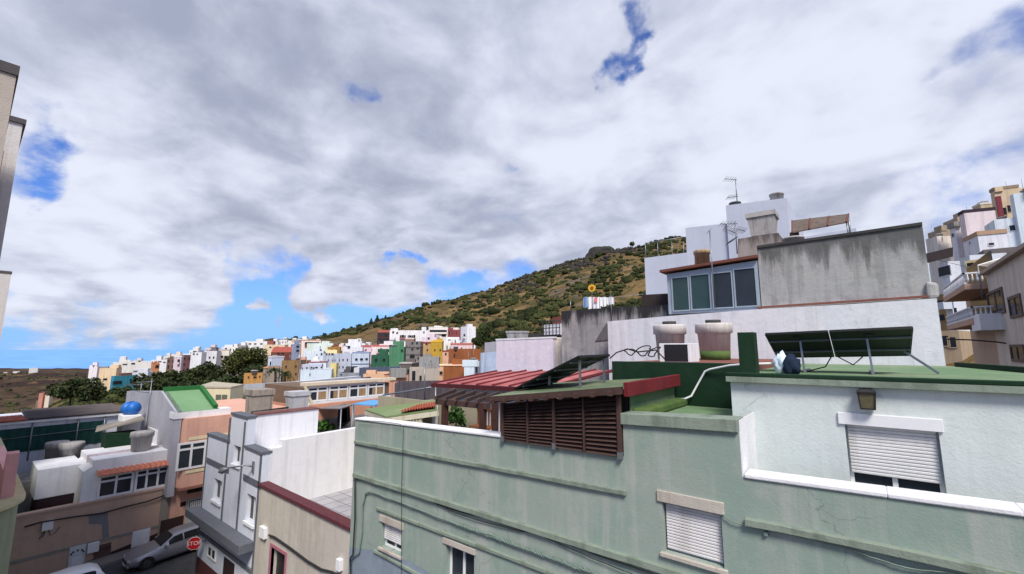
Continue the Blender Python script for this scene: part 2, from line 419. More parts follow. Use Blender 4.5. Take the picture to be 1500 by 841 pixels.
# scree and crags across the slope: countless broken rock faces
def scatter_blobs(name, mat, spots, sub, jag, squash, label, cat, seed):
    """spots: (point, radius); one object of many small lumpy pieces"""
    bm = bmesh.new(); bmesh.ops.create_icosphere(bm, subdivisions=sub, radius=1)
    base = np.array([v.co[:] for v in bm.verts]); faces = np.array([[v.index for v in f.verts] for f in bm.faces]); bm.free()
    rg = np.random.default_rng(seed); V = []; Fc = []; nv = len(base)
    for k, (p, r) in enumerate(spots):
        j = 1 + jag * (rg.random((nv, 1)) - .5) * 2
        a = rg.random() * 6.28; ca, sa = math.cos(a), math.sin(a)
        w = base * j * np.array([r * rg.uniform(.8, 1.25), r * rg.uniform(.8, 1.25), r * squash * rg.uniform(.8, 1.2)])
        w = np.stack([w[:, 0] * ca - w[:, 1] * sa, w[:, 0] * sa + w[:, 1] * ca, w[:, 2]], 1) + np.array(p)
        V.append(w); Fc.append(faces + k * nv)
    V = np.concatenate(V); Fc = np.concatenate(Fc)
    me = bpy.data.meshes.new(name); me.vertices.add(len(V)); me.vertices.foreach_set('co', V.ravel().astype(np.float32))
    me.loops.add(len(Fc) * 3); me.loops.foreach_set('vertex_index', Fc.ravel().astype(np.int32))
    me.polygons.add(len(Fc)); me.polygons.foreach_set('loop_start', np.arange(0, len(Fc) * 3, 3, dtype=np.int32))
    me.update(calc_edges=True); me.validate()
    o = bpy.data.objects.new(name, me); COL.objects.link(o); me.materials.append(mat)
    return tag(o, label, cat, kind='stuff')
m_scrub, t, b = newmat('scrub_leaves')
pos = t.node('ShaderNodeNewGeometry').outputs['Position']
c = t.mix(t.sstep(t.noise(pos, .05, 3), .38, .62), lin(66, 76, 42, .52), lin(112, 118, 70, .58))
c = t.mix(t.sstep(t.noise(pos, 1.1, 4, .7), .44, .62), c, lin(40, 48, 28, .42))
t.set(b.inputs['Base Color'], c); b.inputs['Roughness'].default_value = .9; b.inputs['Specular IOR Level'].default_value = .1
bn = t.node('ShaderNodeBump'); bn.inputs['Strength'].default_value = 1; bn.inputs['Distance'].default_value = 1
t.set(bn.inputs['Height'], t.noise(pos, 1.5, 5, .7)); t.l.new(bn.outputs[0], b.inputs['Normal'])
spots = []
while len(spots) < 6200:
    px = rr.uniform(430, 1130); d = rr.uniform(260, 800) if rr.random() < .8 else rr.uniform(260, 450)
    if px < 560 and d < 480: continue
    nz = mnoise.noise(Vector((px / 45, d / 60, 4.2))) + .5 * mnoise.noise(Vector((px / 14, d / 22, 7.2)))
    if nz < rr.uniform(-.35, .55): continue
    r = rr.choice((rr.uniform(.5, 1.2), rr.uniform(.9, 2.2), rr.uniform(1.4, 3.2))) * (1.7 if rr.random() < .08 else 1) * (.8 if d > 600 else 1)
    p = hill_point(px, d); spots.append((p + Vector((0, 0, r * .3)), r))
for _ in range(900):                                       # valley on the left
    px = rr.uniform(-40, 330); d = rr.choice([rr.uniform(110, 260), rr.uniform(260, 1500)])
    r = rr.uniform(.6, 1.6) * (1 + d / 600)
    spots.append((hill_point(px, d) + Vector((0, 0, r * .2)), r))
scatter_blobs('hillside_scrub', m_scrub, spots, 2, .3, .75, 'olive green scrub bushes covering the dry hillside and valley', 'scrub', 3)
spots = []
while len(spots) < 900:
    px = rr.gauss(850, 55); d = rr.gauss(575, 40) + (px - 850) * .2
    p = hill_point(px, d); r = rr.uniform(.8, 3.6)
    if in_view_rock(px, d) < -.1: continue
    spots.append((p + Vector((0, 0, r * .2)), r))
for _ in range(260):
    px = rr.uniform(560, 1000); d = rr.uniform(350, 680); spots.append((hill_point(px, d), rr.uniform(.6, 2.2)))
scatter_blobs('hillside_rubble', m_rock, spots, 1, .5, .8, 'band of dark broken rocks across the upper hillside', 'rocks', 4)

# ------------------------------------------------------------------ trees
def leaf_mat(name, a, bcol, dark):
    m, t, b = newmat(name)
    g = t.node('ShaderNodeNewGeometry'); pos = g.outputs['Position']
    c = t.mix(g.outputs['Random Per Island'], a, bcol)
    c = t.mix(t.math('MULTIPLY', t.sstep(t.noise(pos, .5, 3), .45, .65), .6), c, dark)
    t.set(b.inputs['Base Color'], c); b.inputs['Roughness'].default_value = .7; b.inputs['Specular IOR Level'].default_value = .2
    return m
M_LEAF = leaf_mat('dark_leaves', lin(44, 60, 34, .55), lin(92, 104, 56, .6), lin(22, 32, 18, .5))
M_LEAF_O = leaf_mat('olive_leaves', lin(74, 84, 40, .52), lin(120, 122, 64, .6), lin(36, 46, 20, .5))
M_LEAF_G = leaf_mat('fresh_leaves', lin(60, 110, 40, .5), lin(100, 140, 60, .55), lin(30, 60, 24, .5))
M_BARK = flat('bark', lin(92, 74, 58, .5), .9)
def crown_mesh(name, c, rad, n, leaf, seed, lobes=9, flatten=0.0):
    """leaf-sized faces spread through several overlapping clumps"""
    rg = np.random.default_rng(seed); c = np.array(c); rad = np.array(rad)
    cen = rg.normal(size=(lobes, 3)); cen /= np.linalg.norm(cen, axis=1)[:, None]
    cen *= rg.uniform(.25, .72, (lobes, 1)); cen[:, 2] = cen[:, 2] * .8 + flatten
    lr = rg.uniform(.3, .52, lobes)
    w = rg.integers(0, lobes, n); d = rg.normal(size=(n, 3)); d /= np.linalg.norm(d, axis=1)[:, None]
    q = cen[w] + d * (lr[w] * rg.uniform(.45, 1.06, n) ** .5)[:, None]
    q = q * rad + c
    a = rg.normal(size=(n, 3)); a /= np.linalg.norm(a, axis=1)[:, None]
    b2 = np.cross(a, rg.normal(size=(n, 3))); b2 /= np.linalg.norm(b2, axis=1)[:, None]
    s = leaf * rg.uniform(.6, 1.4, (n, 1))
    V = np.stack([q + a * s, q + b2 * s * .6, q - a * s * .9, q - b2 * s * .55], 1).reshape(-1, 3)
    me = bpy.data.meshes.new(name); me.from_pydata(V.tolist(), [], np.arange(4 * n).reshape(-1, 4).tolist())
    return me
TREE_N = [0]
def tree(name, label, base, h, rad, mat=None, n=1600, leaf=None, group=None, lobes=9, cone=False, crown_z=None):
    TREE_N[0] += 1; s = TREE_N[0]
    base = Vector(base); root = thing(name, label, 'tree', base, group)
    cz = crown_z if crown_z else h - rad[2] * .85
    tr = MB(); tw = max(.12, h * .022)
    tr.tube([base - Vector((0, 0, .6)), base + Vector((.1, 0, cz * .45)), base + Vector((.05, .1, cz * .95))], [tw * 1.3, tw, tw * .5], 8)
    rgp = random.Random(s)
    for k in range(5):
        a = rgp.uniform(0, 6.28); st = base + Vector((.07, .05, cz * rgp.uniform(.45, .9)))
        tr.tube([st, st + Vector((math.cos(a) * rad[0] * .3, math.sin(a) * rad[1] * .3, rad[2] * .3)), st + Vector((math.cos(a) * rad[0] * .6, math.sin(a) * rad[1] * .6, rad[2] * .45))], [tw * .5, tw * .35, tw * .12], 5)
    tr.build('trunk', M_BARK, root)
    if cone:
        rg = np.random.default_rng(s); k = rg.random(n) ** .6; ang = rg.random(n) * 6.28
        rr_ = rad[0] * (k * .95 + .05) * rg.uniform(.5, 1, n)
        q = np.stack([np.cos(ang) * rr_, np.sin(ang) * rr_, h - k * h * .85], 1)
        a = rg.normal(size=(n, 3)); a /= np.linalg.norm(a, axis=1)[:, None]; b2 = np.cross(a, rg.normal(size=(n, 3))); b2 /= np.linalg.norm(b2, axis=1)[:, None]
        sz = (leaf or h * .05) * rg.uniform(.6, 1.4, (n, 1))
        V = np.stack([q + a * sz, q + b2 * sz * .6, q - a * sz, q - b2 * sz * .6], 1).reshape(-1, 3)
        me = bpy.data.meshes.new('crown'); me.from_pydata(V.tolist(), [], np.arange(4 * n).reshape(-1, 4).tolist())
    else:
        me = crown_mesh('crown', (0, 0, cz), rad, n, leaf or rad[0] * .1, s, lobes)
    o = bpy.data.objects.new('crown', me); COL.objects.link(o); me.materials.append(mat or M_LEAF); o.parent = root; OFF[o.name] = base
    return root
def tree_at(name, label, px, ytop, ybot, D, wpx, **kw):
    """crown wpx wide between two heights of the reference at depth D, rooted in the land"""
    top = P(px, ytop, D=D); bot = P(px, ybot, D=D)
    g = ground(top.x, top.y); g = min(g, bot.z - .2)
    w = wpx / F_PX * D / 2; h = top.z - g; rz = (top.z - bot.z) / 2
    if kw.get('cone'): return tree(name, label, (top.x, top.y, g), h, (w, w, h / 2), **kw)
    return tree(name, label, (top.x, top.y, g), h, (w, w, rz * 1.05), crown_z=h - rz, **kw)
tree_at('dense_tree', 'broad dark evergreen on the bank left of the row of white houses', 108, 550, 590, 150, 68, n=3200, leaf=.55, lobes=12)
tree_at('dense_tree', 'low dark bush at the right foot of the broad evergreen on the bank', 138, 562, 592, 140, 36, n=1500, leaf=.5)
tree_at('dense_tree', 'small dark tree under the white end house of the row', 166, 566, 592, 135, 34, n=1500, leaf=.45)
tree_at('dense_tree', 'dark tree in front of the turquoise house', 188, 566, 592, 132, 30, n=1300, leaf=.45)
wood = [(222, 543, 576, 145, 46), (248, 540, 575, 150, 44), (270, 536, 574, 155, 50), (295, 530, 572, 160, 46), (312, 526, 568, 170, 46), (236, 556, 580, 132, 50), (282, 552, 580, 135, 56), (322, 548, 580, 138, 50), (342, 545, 582, 132, 44)]
for px, yt, yb, D, w in wood:
    tree_at('dense_tree', 'dark tree of the dense wood between the valley houses and the green sloped roof', px, yt, yb, D, w, n=1700, leaf=.55, group='trees of the dense dark wood', lobes=13)
tree_at('umbrella_pine', 'large round topped olive green tree rising behind the ochre house with three windows', 368, 507, 552, 175, 62, mat=M_LEAF_O, n=4200, leaf=.5, lobes=14)
tree_at('umbrella_pine', 'olive green rounded tree touching the left side of the large round topped tree', 344, 512, 556, 168, 40, mat=M_LEAF_O, n=2400, leaf=.5, lobes=10)
tree_at('dense_tree', 'dark foliage below the large round topped tree', 376, 530, 566, 150, 56, n=2600, leaf=.5, lobes=10)
for px, yt, yb, D, w, lb in [(711, 476, 512, 170, 22, 'tall dark tree right of the tall white house under the hill'), (700, 492, 512, 160, 20, 'dark tree leaning on the tall white house under the hill'),
                         (724, 488, 514, 165, 30, 'dark tree of the clump behind the pale pink wall, nearest to the tall one'), (745, 487, 514, 170, 32, 'middle dark tree of the clump behind the pale pink wall'),
                         (770, 488, 514, 175, 34, 'right dark tree of the clump, behind the pair of water tanks'), (797, 490, 514, 180, 30, 'dark tree at the right end of the clump behind the pale pink wall')]:
    tree_at('dense_tree', lb, px, yt, yb, D, w, n=1700, leaf=.45)
ORD = ['leftmost', 'second from the left', 'third from the left', 'fourth from the left', 'fifth from the left', 'sixth from the left', 'seventh from the left', 'eighth from the left', 'ninth from the left', 'tenth from the left', 'fourth from the right', 'third from the right', 'second from the right', 'rightmost']
npine = [0, 0]
for px, yt, yb, w, cone in sorted([(466, 490, 500, 16, 0), (478, 487, 499, 16, 0), (490, 485, 496, 14, 0), (504, 481, 491, 14, 0), (516, 478, 488, 12, 0), (528, 474, 484, 12, 0),
                            (544, 466, 477, 8, 1), (553, 461, 474, 9, 1), (565, 462, 471, 8, 1), (581, 460, 469, 9, 1), (608, 454, 462, 12, 0), (640, 449, 456, 6, 1), (656, 444, 454, 7, 1),
                            (680, 438, 447, 18, 0), (698, 433, 442, 18, 0), (926, 352, 362, 10, 0), (1000, 346, 354, 8, 0), (962, 351, 357, 10, 0), (820, 389, 396, 8, 0), (800, 400, 405, 8, 0)]):
    D = 690; oi = npine[cone]; npine[cone] += 1
    tree_at('pine_tree' if cone else 'ridge_tree', ('slim pointed pine on the ridge, %s of the pines' % ORD[oi] if cone else 'small round dark tree on the ridge, %s of its row' % ORD[oi]),
            px, yt, yb, D, w, n=420, leaf=1.1 if not cone else .8, cone=bool(cone), group='pines on the ridge' if cone else 'round trees on the ridge')
def palm(label, px, ytop, ybot, D):
    top = P(px, ytop + 6, D=D); bot = P(px, ybot, D=D); root = thing('palm_tree', label, 'palm', bot)
    MB().tube([bot - Vector((0, 0, 1)), (bot + top) / 2 + Vector((.15, 0, 0)), top], [.28, .22, .2], 8).build('trunk', M_BARK, root)
    mb = MB(); rg = random.Random(int(px))
    for k in range(26):
        a = rg.uniform(0, 6.28); e = rg.uniform(-.3, 1.1); L = rg.uniform(1.6, 2.3); prev = top
        for j in range(1, 5):
            f = j / 4; p = top + Vector((math.cos(a) * L * f * math.cos(e * .6), math.sin(a) * L * f * math.cos(e * .6), L * (math.sin(e) * f - .75 * f * f)))
            w = .28 * (1 - f * .6); s = Vector((-math.sin(a) * w, math.cos(a) * w, -.12)); s2 = Vector((math.sin(a) * w, -math.cos(a) * w, -.12))
            mb.poly([prev, p, p + s]); mb.poly([prev, p, p + s2]); mb.poly([prev + s * .7, p + s, p]); prev = p
    mb.build('crown', M_LEAF, root)
palm('palm tree in front of the grey wall beside the ochre house with three windows', 403, 536, 562, 92)
palm('second palm tree, against the brown house with four windows', 417, 541, 562, 95)

# ------------------------------------------------------------------ shared building parts
M_WHITE = plaster('white_render', lin(222, 222, 226), dirt=lin(150, 146, 140), streak=.2, patch=.2)
M_WHITE2 = plaster('cool_white_render', lin(206, 210, 222), dirt=lin(130, 130, 136), streak=.25, patch=.25)
M_PVC = flat('white_aluminium', lin(222, 222, 224), .45, var=.05)
M_SHUT = plaster('shutter_slats', lin(208, 206, 206), dirt=lin(160, 154, 146), streak=.35, patch=.25, bump=.02)
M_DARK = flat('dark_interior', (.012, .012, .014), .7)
M_GLASS = glass(); M_GLASS.node_tree.nodes['Principled BSDF'].inputs['Specular IOR Level'].default_value = .17
M_BLACK = flat('black_cable', (.02, .02, .022), .6)
M_STEEL = flat('grey_steel', lin(130, 134, 140), .4, .6)
M_WOODD = flat('dark_stained_wood', lin(88, 64, 58, .7), .75, var=.3, scale=6, bump=.3)
M_CONC = plaster('bare_concrete', lin(150, 148, 146, .85), dirt=lin(70, 68, 66), streak=.5, patch=.4)
M_TANK = plaster('fibre_cement', lin(176, 172, 170, .9), dirt=lin(90, 84, 78), streak=.45, patch=.3, scale=2)
M_TERRA = flat('terracotta', lin(196, 104, 74, .8), .85, var=.35, scale=5, bump=.2)

def shutter_slats(name, par, x0, x1, y, z0, z1, pitch=.045, mat=None, back=.012):
    mb = MB(); n = max(3, round((z1 - z0) / pitch)); h = (z1 - z0) / n
    rg = random.Random(int(x0 * 100))
    for k in range(n):
        z = z0 + k * h; y += rg.uniform(-.0015, .0015)
        mb.prism([(x0, y, z), (x0, y - back, z + h * .25), (x0, y - back, z + h * .75), (x0, y + .001, z + h * .96), (x0, y + .014, z + h * .5)], (x1 - x0, 0, 0))
    return mb.build(name, mat or M_SHUT, par)
def roller_window(par, wall, x0, x1, z0, z1, y, open_frac, depth=.14, lintel=.16, glass_panes=2, sill=True, lint_mat=None, wall_thick=.3, label=None):
    """opening in a wall of plane y with a roller shutter partly down over a sliding window"""
    cut(wall, MB().box(x0, x1, y - .3, y + wall_thick + .3, z0, z1))
    fr = MB(); t = .05; yf = y + depth
    fr.box(x0 + .001, x0 + t, yf, yf + .06, z0 + .001, z1 - .001); fr.box(x1 - t, x1 - .001, yf, yf + .06, z0 + .001, z1 - .001)
    fr.box(x0 + t, x1 - t, yf, yf + .06, z0 + .001, z0 + t); fr.box(x0 + t, x1 - t, yf, yf + .06, z1 - t, z1 - .001)
    for k in range(1, glass_panes):
        xm = x0 + (x1 - x0) * k / glass_panes; fr.box(xm - .03, xm + .03, yf + .001, yf + .055, z0 + t, z1 - t)
    w = fr.build('window', M_PVC, par, .004)
    if label: w['label'] = label
    MB().box(x0 + t, x1 - t, yf + .03, yf + .04, z0 + t, z1 - t).build('pane', M_GLASS, w)
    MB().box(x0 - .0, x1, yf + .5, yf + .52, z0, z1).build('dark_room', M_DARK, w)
    if open_frac < 1:
        shutter_slats('roller_shutter', w, x0 + .03, x1 - .03, y + depth - .05, z0 + (z1 - z0) * open_frac, z1 - .002)
    if lintel: MB().box(x0 - .07, x1 + .05, y - .035, y + .1, z1 + .001, z1 + lintel).build('shutter_box', lint_mat or M_PVC, w, .006)
    if sill: MB().box(x0 - .05, x1 + .05, y - .06, y + .12, z0 - .06, z0 - .001).build('sill', lint_mat or M_PVC, w, .006)
    return w
def rectY(tl, br, Y):
    a = P(*tl, Y=Y); b = P(*br, Y=Y); return a.x, b.x, b.z, a.z
def bandY(pixtop, h, Y, out=.05, back=.02):
    """a raised moulding along a line of the facade; h metres high"""
    mb = MB(); pts = []; rg = random.Random(int(pixtop[0][0]))
    for (a, b2) in zip(pixtop[:-1], pixtop[1:]):
        A = P(*a, Y=Y); B = P(*b2, Y=Y); n = max(2, int((B - A).length / .35))
        pts += [A.lerp(B, k / n) for k in range(n)]
    pts.append(B); i0 = len(mb.v); j = lambda: rg.uniform(-.005, .005)
    for p in pts:
        o1, o2 = Y - out + j(), Y - out + j(); z1, z2 = p.z + j(), p.z - h + j()
        mb.v += [(p.x, o1, z1), (p.x, o2, z2), (p.x, Y + back, z2), (p.x, Y + back, z1)]
    for k in range(len(pts) - 1):
        a = i0 + 4 * k
        for q in range(4): mb.f.append([a + q, a + (q + 1) % 4, a + 4 + (q + 1) % 4, a + 4 + q])
    mb.f.append([i0, i0 + 1, i0 + 2, i0 + 3]); e = i0 + 4 * (len(pts) - 1); mb.f.append([e + 3, e + 2, e + 1, e])
    return mb
def grid_window(par, plane, c0, c1, z0, z1, pos, cols=3, rows=1, toprow=0.0, thick=.05, out=.02, mat=None, gmat=None, name='window', curtain=None):
    """framed glazing on a wall: plane 'X' or 'Y' at pos; c0..c1 along the other axis; out towards the viewer"""
    sgn = -1 if plane == 'Y' else 1
    def bx(mb, a, b, z_0, z_1, d0, d1):
        lo, hi = sorted((pos + sgn * d0, pos + sgn * d1))
        if plane == 'Y': mb.box(a, b, lo, hi, z_0, z_1)
        else: mb.box(lo, hi, a, b, z_0, z_1)
    c0, c1 = sorted((c0, c1)); fr = MB(); t = thick
    bx(fr, c0, c0 + t, z0, z1, -.04, out + .03); bx(fr, c1 - t, c1, z0, z1, -.04, out + .03)
    bx(fr, c0 + t, c1 - t, z0, z0 + t, -.04, out + .03); bx(fr, c0 + t, c1 - t, z1 - t, z1, -.04, out + .03)
    for k in range(1, cols):
        m = c0 + (c1 - c0) * k / cols; bx(fr, m - t * .5, m + t * .5, z0 + t, z1 - t, -.04, out + .028)
    for k in range(1, rows):
        m = z0 + (z1 - z0) * k / rows; bx(fr, c0 + t, c1 - t, m - t * .4, m + t * .4, -.04, out + .025)
    if toprow:
        m = z1 - (z1 - z0) * toprow; bx(fr, c0 + t, c1 - t, m - t * .5, m + t * .5, -.04, out + .025)
    w = fr.build(name, mat or M_PVC, par)
    g = MB(); bx(g, c0 + t * .5, c1 - t * .5, z0 + t * .5, z1 - t * .5, -.03, out); g.build('pane', gmat or M_GLASS, w)
    return w

# ------------------------------------------------------------------ road and pavement
ROAD_Z = lambda y: -.62 + .05 * (y - 6.3)
m_asph = flat('asphalt', (.062, .063, .067), .9, var=.35, scale=3, bump=.5)
m_pave = flat('pavement_concrete', lin(150, 146, 140, .7), .9, var=.3, scale=2, bump=.3)
def sheet(name, x0, x1, y0, y1, dz, mat, thick=.5):
    mb = MB(); n = 12
    for k in range(n):
        a = y0 + (y1 - y0) * k / n; b = y0 + (y1 - y0) * (k + 1) / n
        mb.poly([(x0, a, ROAD_Z(a) + dz), (x1, a, ROAD_Z(a) + dz), (x1, b, ROAD_Z(b) + dz), (x0, b, ROAD_Z(b) + dz)])
    if thick:
        mb.poly([(x1, y0, ROAD_Z(y0) + dz), (x1, y1, ROAD_Z(y1) + dz), (x1, y1, ROAD_Z(y1) - thick), (x1, y0, ROAD_Z(y0) - thick)])
        mb.poly([(x0, y0, ROAD_Z(y0) + dz), (x0, y1, ROAD_Z(y1) + dz), (x0, y1, ROAD_Z(y1) - thick), (x0, y0, ROAD_Z(y0) - thick)])
    return struct(mb.build(name, mat))
sheet('road', -27.5, -23.2, -12, 40, 0, m_asph, 0)
sheet('pavement', -28.9, -27.5, -12, 40, .13, m_pave)
mb = MB(); mb.poly([(-23.2, -.6, -.97), (12, -.6, .9), (12, 6.6, .9), (-23.2, 6.6, -.61)]); struct(mb.build('street', m_asph))
mb = MB(); mb.prism([(-23.0, 6.6, -1.3), (14, 6.6, .2), (14, 7.6, .2), (-23.0, 7.6, -1.3)], (0, 0, .82)); struct(mb.build('pavement', m_pave))

# ------------------------------------------------------------------ green house (pale green facade) and its terrace
YG = 7.3
m_gf = plaster('pale_green_render', lin(151, 163, 154, .9), dirt=lin(182, 182, 177, .9), streak=.48, patch=.6, patchcol=lin(132, 156, 144, .9), bump=.2, crack=True)
m_gband = plaster('green_moulding', lin(140, 152, 138, .84), dirt=lin(64, 74, 58), streak=.4, patch=.4)
m_groof = plaster('green_roof_paint', lin(112, 142, 104, .8), dirt=lin(84, 92, 70), streak=0, patch=.85, patchcol=lin(140, 156, 126, .8), scale=1.3)
m_moss = plaster('mossy_green', lin(74, 104, 56, .8), dirt=lin(120, 108, 60), streak=.1, patch=.7, patchcol=lin(98, 118, 62, .8), scale=2.5)
m_gdark = plaster('dark_green_paint', lin(18, 50, 30, .8), dirt=lin(12, 32, 20), streak=.3, patch=.4)
gh = thing('green_house', 'pale green rendered house with long mouldings and roller shutters, filling the foreground', 'house', (-6, YG, 0))
XL = P(521, 615, Y=YG).x
top = [(521, 615), (737, 641.5), (914, 669), (913, 605), (1081, 614)]
tp = onY(top, YG)
tp[3].x = tp[2].x
terr = onY([(1091, 700), (1300, 729), (1500, 757), (1740, 791)], YG)
XE = tp[4].x                                     # end of the taller middle part
outl = [Vector((XL, YG, -2))] + tp + [Vector((XE, YG, terr[0].z))] + terr[1:] + [Vector((terr[-1].x, YG, -2))]
face = MB().prism(outl, (0, .32, 0)).build('facade_wall', m_gf, gh)
zt = P(640, 640, Y=YG + 1).z
ztl = tp[0].z - 1.0
body = MB().box(XL + .002, XE + .2, YG + .3, 10.4, -2, ztl)
body.build('house_body', m_gf, gh)
ZM = tp[3].z - .12                               # floor of the middle roof
XM0 = tp[2].x
MB().box(XM0, XE - .001, YG + .3, 10.02, ztl + .002, ZM).build('middle_roof', m_groof, gh)
zt_r = terr[0].z - 1.0
MB().box(XE + .2, terr[-1].x, YG + .3, 8.6, -2, zt_r).build('terrace_floor', m_groof, gh)
# thick end wall of the middle part, white towards the terrace
MB().box(XE - .002, XE + .012, YG + .02, 8.4, zt_r, tp[4].z - .02).build('end_wall', M_WHITE, gh)
# white coping on the terrace wall and on the left parapet
mb = MB()
for a, b2 in zip(terr[:-1], terr[1:]):
    mb.prism([a + Vector((0, -.03, 0)), b2 + Vector((0, -.03, 0)), b2 + Vector((0, -.03, .06)), a + Vector((0, -.03, .06))], (0, .38, 0))
mb.build('coping', M_WHITE, gh, .015)
mb = MB().prism([tp[0] + Vector((-.03, -.03, .002)), tp[1] + Vector((0, -.03, .002)), tp[1] + Vector((0, -.03, .05)), tp[0] + Vector((-.03, -.03, .05))], (0, .38, 0))
mb.build('coping', M_WHITE, gh, .012)
mb = MB().prism([tp[3] + Vector((-.02, -.06, -.19)), tp[4] + Vector((.0, -.06, -.19)), tp[4] + Vector((.0, -.06, .0)), tp[3] + Vector((-.02, -.06, .0))], (0, .42, 0))
mb.build('coping', m_gband, gh, .012)
MB().box(XM0 + .003, XM0 + .28, YG + .4, 10.0, ZM + .002, ZM + .16).build('mossy_kerb', m_moss, gh, .04)
bandY([(521, 645), (918, 718)], .085, YG, .06).build('moulding', m_gband, gh, .01)
bandY([(520, 692), (790, 773), (1000, 836), (1180, 889)], .11, YG, .08).build('moulding', m_gband, gh, .01)
bandY([(553, 742), (813, 838), (900, 870)], .07, YG, .05).build('moulding', m_gband, gh, .01)
bandY([(549, 804), (625, 845), (700, 884)], .07, YG, .05).build('moulding', m_gband, gh, .01)
bandY([(1092, 757), (1300, 797), (1510, 843), (1720, 890)], .10, YG, .09).build('moulding', m_gband, gh, .01)
M_LINT = plaster('beige_lintel', lin(188, 180, 170, .9), dirt=lin(130, 112, 90), streak=.5, patch=.3)
x0, x1, z0, z1 = rectY((559, 762), (588, 809), YG); z1 = P(560, 764, Y=YG).z; z0 = P(575, 809, Y=YG).z
roller_window(gh, face, x0, x1, z0, z1, YG, .3, lint_mat=M_LINT, lintel=.16, label='small window at the left end with its grey shutter three quarters down')
x0, x1, z0, z1 = rectY((653, 797), (694, 868), YG); z1 = P(673, 804, Y=YG).z
roller_window(gh, face, x0, x1, z0, z1, YG, 1.0, lint_mat=M_LINT, lintel=.12, label='open dark window beside the cable')
x0, x1, z0, z1 = rectY((970, 740), (1061, 828), YG); z1 = P(1014, 744, Y=YG).z; z0 = P(1014, 820, Y=YG).z
roller_window(gh, face, x0, x1, z0, z1, YG, .05, lint_mat=M_LINT, lintel=.17, label='window with white roller shutter fully down')
# bluish repainted patch at the foot of the facade
A = onY([(519, 806), (556, 806), (600, 822), (640, 845), (660, 900), (518, 900)], YG)
for p in A: p.y -= .004
A[0].x = XL + .002; A[-1].x = XL + .002
MB().poly(A).build('repaint_patch', plaster('blue_grey_patch', lin(140, 152, 166, .82), streak=.2, patch=.4), gh)

# louvred screen and its roof over the terrace
ls = thing('louvre_shelter', 'dark brown louvred timber screen with a green topped roof standing on the green parapet', 'shelter', P(825, 655, Y=YG))
YS = YG - .035
edges = [737.5, 774, 813, 857, 909]
def top_y(px): return 591 - (px - 737) * .094
def bot_y(px): return 644.5 + (px - 737) * .149
for k in range(4):
    xa, xb = edges[k], edges[k + 1]
    a = P((xa + xb) / 2, top_y((xa + xb) / 2), Y=YS); A0 = P(xa, bot_y(xa), Y=YS); A1 = P(xb, bot_y(xb), Y=YS); T0 = P(xa, top_y(xa), Y=YS); T1 = P(xb, top_y(xb), Y=YS)
    w = .035; n = 14; mb = MB()
    for j in range(n):
        f = (j + .5) / n; L = A0.lerp(T0, f); Rr = A1.lerp(T1, f); L.x = A0.x + w; Rr.x = A1.x - w; ht = (T0.z - A0.z) / n
        mb.prism([L + Vector((0, -.035, -ht * .36)), L + Vector((0, .035, ht * .3)), L + Vector((0, .047, ht * .28)), L + Vector((0, -.022, -ht * .40))], Rr - L)
    pn = mb.build('louvre_panel', M_WOODD, ls)
    mb = MB(); mb.prism([A0 + Vector((w, 0, 0)), A1 + Vector((-w, 0, 0)), A1 + Vector((-w, 0, .05)), A0 + Vector((w, 0, .05))], (0, .04, 0))
    mb.build('rail', M_WOODD, pn); mb = MB(); mb.prism([T0 + Vector((w, 0, 0)), T1 + Vector((-w, 0, 0)), T1 + Vector((-w, 0, -.05)), T0 + Vector((w, 0, -.05))], (0, .04, 0)); mb.build('rail', M_WOODD, pn)
for k, px in enumerate(edges):
    big = k in (0, 2, 4); w = .06 if big else .03
    b0 = P(px, bot_y(px) + (1 if big else 0), Y=YS); t0 = P(px, top_y(px) - 2, Y=YS)
    po = MB().box(b0.x - w / 2, b0.x + w / 2, YS - .05, YS + .05, b0.z, t0.z).build('post', M_WOODD, ls, .004)
    if big: MB().box(b0.x - w / 2 - .006, b0.x + w / 2 + .006, YS - .056, YS + .056, b0.z - .01, b0.z + .1).build('metal_shoe', M_STEEL, po)
bx0 = P(737, 640, Y=YG).x; bz0 = P(740, 590, Y=7.6).z; bz1 = P(912, 574, Y=7.6).z
MB().prism([(bx0 - .02, 7.62, ztl), (XM0 - .05, 7.62, ztl), (XM0 - .05, 7.62, bz1), (bx0 - .02, 7.62, bz0)], (0, .05, 0)).build('gap_shade_sheet', M_DARK, ls)  # near-black sheets added behind the slats, standing in for shade in the gaps
MB().prism([(bx0 - .025, YG + .05, ztl), (bx0 - .025, 7.66, ztl), (bx0 - .025, 7.66, bz0), (bx0 - .025, YG + .05, bz0)], (.02, 0, 0)).build('gap_shade_sheet', M_DARK, ls)
FL = P(716, 581, Y=YG - .22); FRr = P(916, 566.5, Y=YG - .22); XF = P(915, 575, Y=YG - .1).x
BR = P(1000, 547, X=XF); BR.y = min(BR.y, 9.98); BR.z = FRr.z + .02
BL = Vector((FL.x - .2, 9.8, FL.z + .12))
FRr.x = XF
m_grt = plaster('green_waterproofing', lin(104, 122, 90, .8), dirt=lin(70, 72, 54), streak=.1, patch=.85, patchcol=lin(136, 146, 118, .8))
MB().prism([FL, FRr, BR, BL], (0, 0, -.05)).build('roof', m_grt, ls)
mb = MB().prism([FL + Vector((-.05, -.05, -.005)), FRr + Vector((.0, -.05, -.005)), FRr + Vector((0, -.05, -.13)), FL + Vector((-.05, -.05, -.11))], (0, .1, 0))
for k in range(9):
    p = FL.lerp(FRr, (k + .5) / 9); mb.bar(p + Vector((0, -.14, -.1)), p + Vector((0, 2.3, -.02)), .06, .08)
mb.build('front_beam', M_WOODD, ls)
m_redb = plaster('dark_red_paint', lin(116, 34, 40, .8), dirt=lin(60, 16, 20), streak=.3, patch=.3)
a = Vector((XF + .03, YG - .12, FRr.z - .06)); b2 = Vector((XF + .03, 9.9, BR.z - .06))
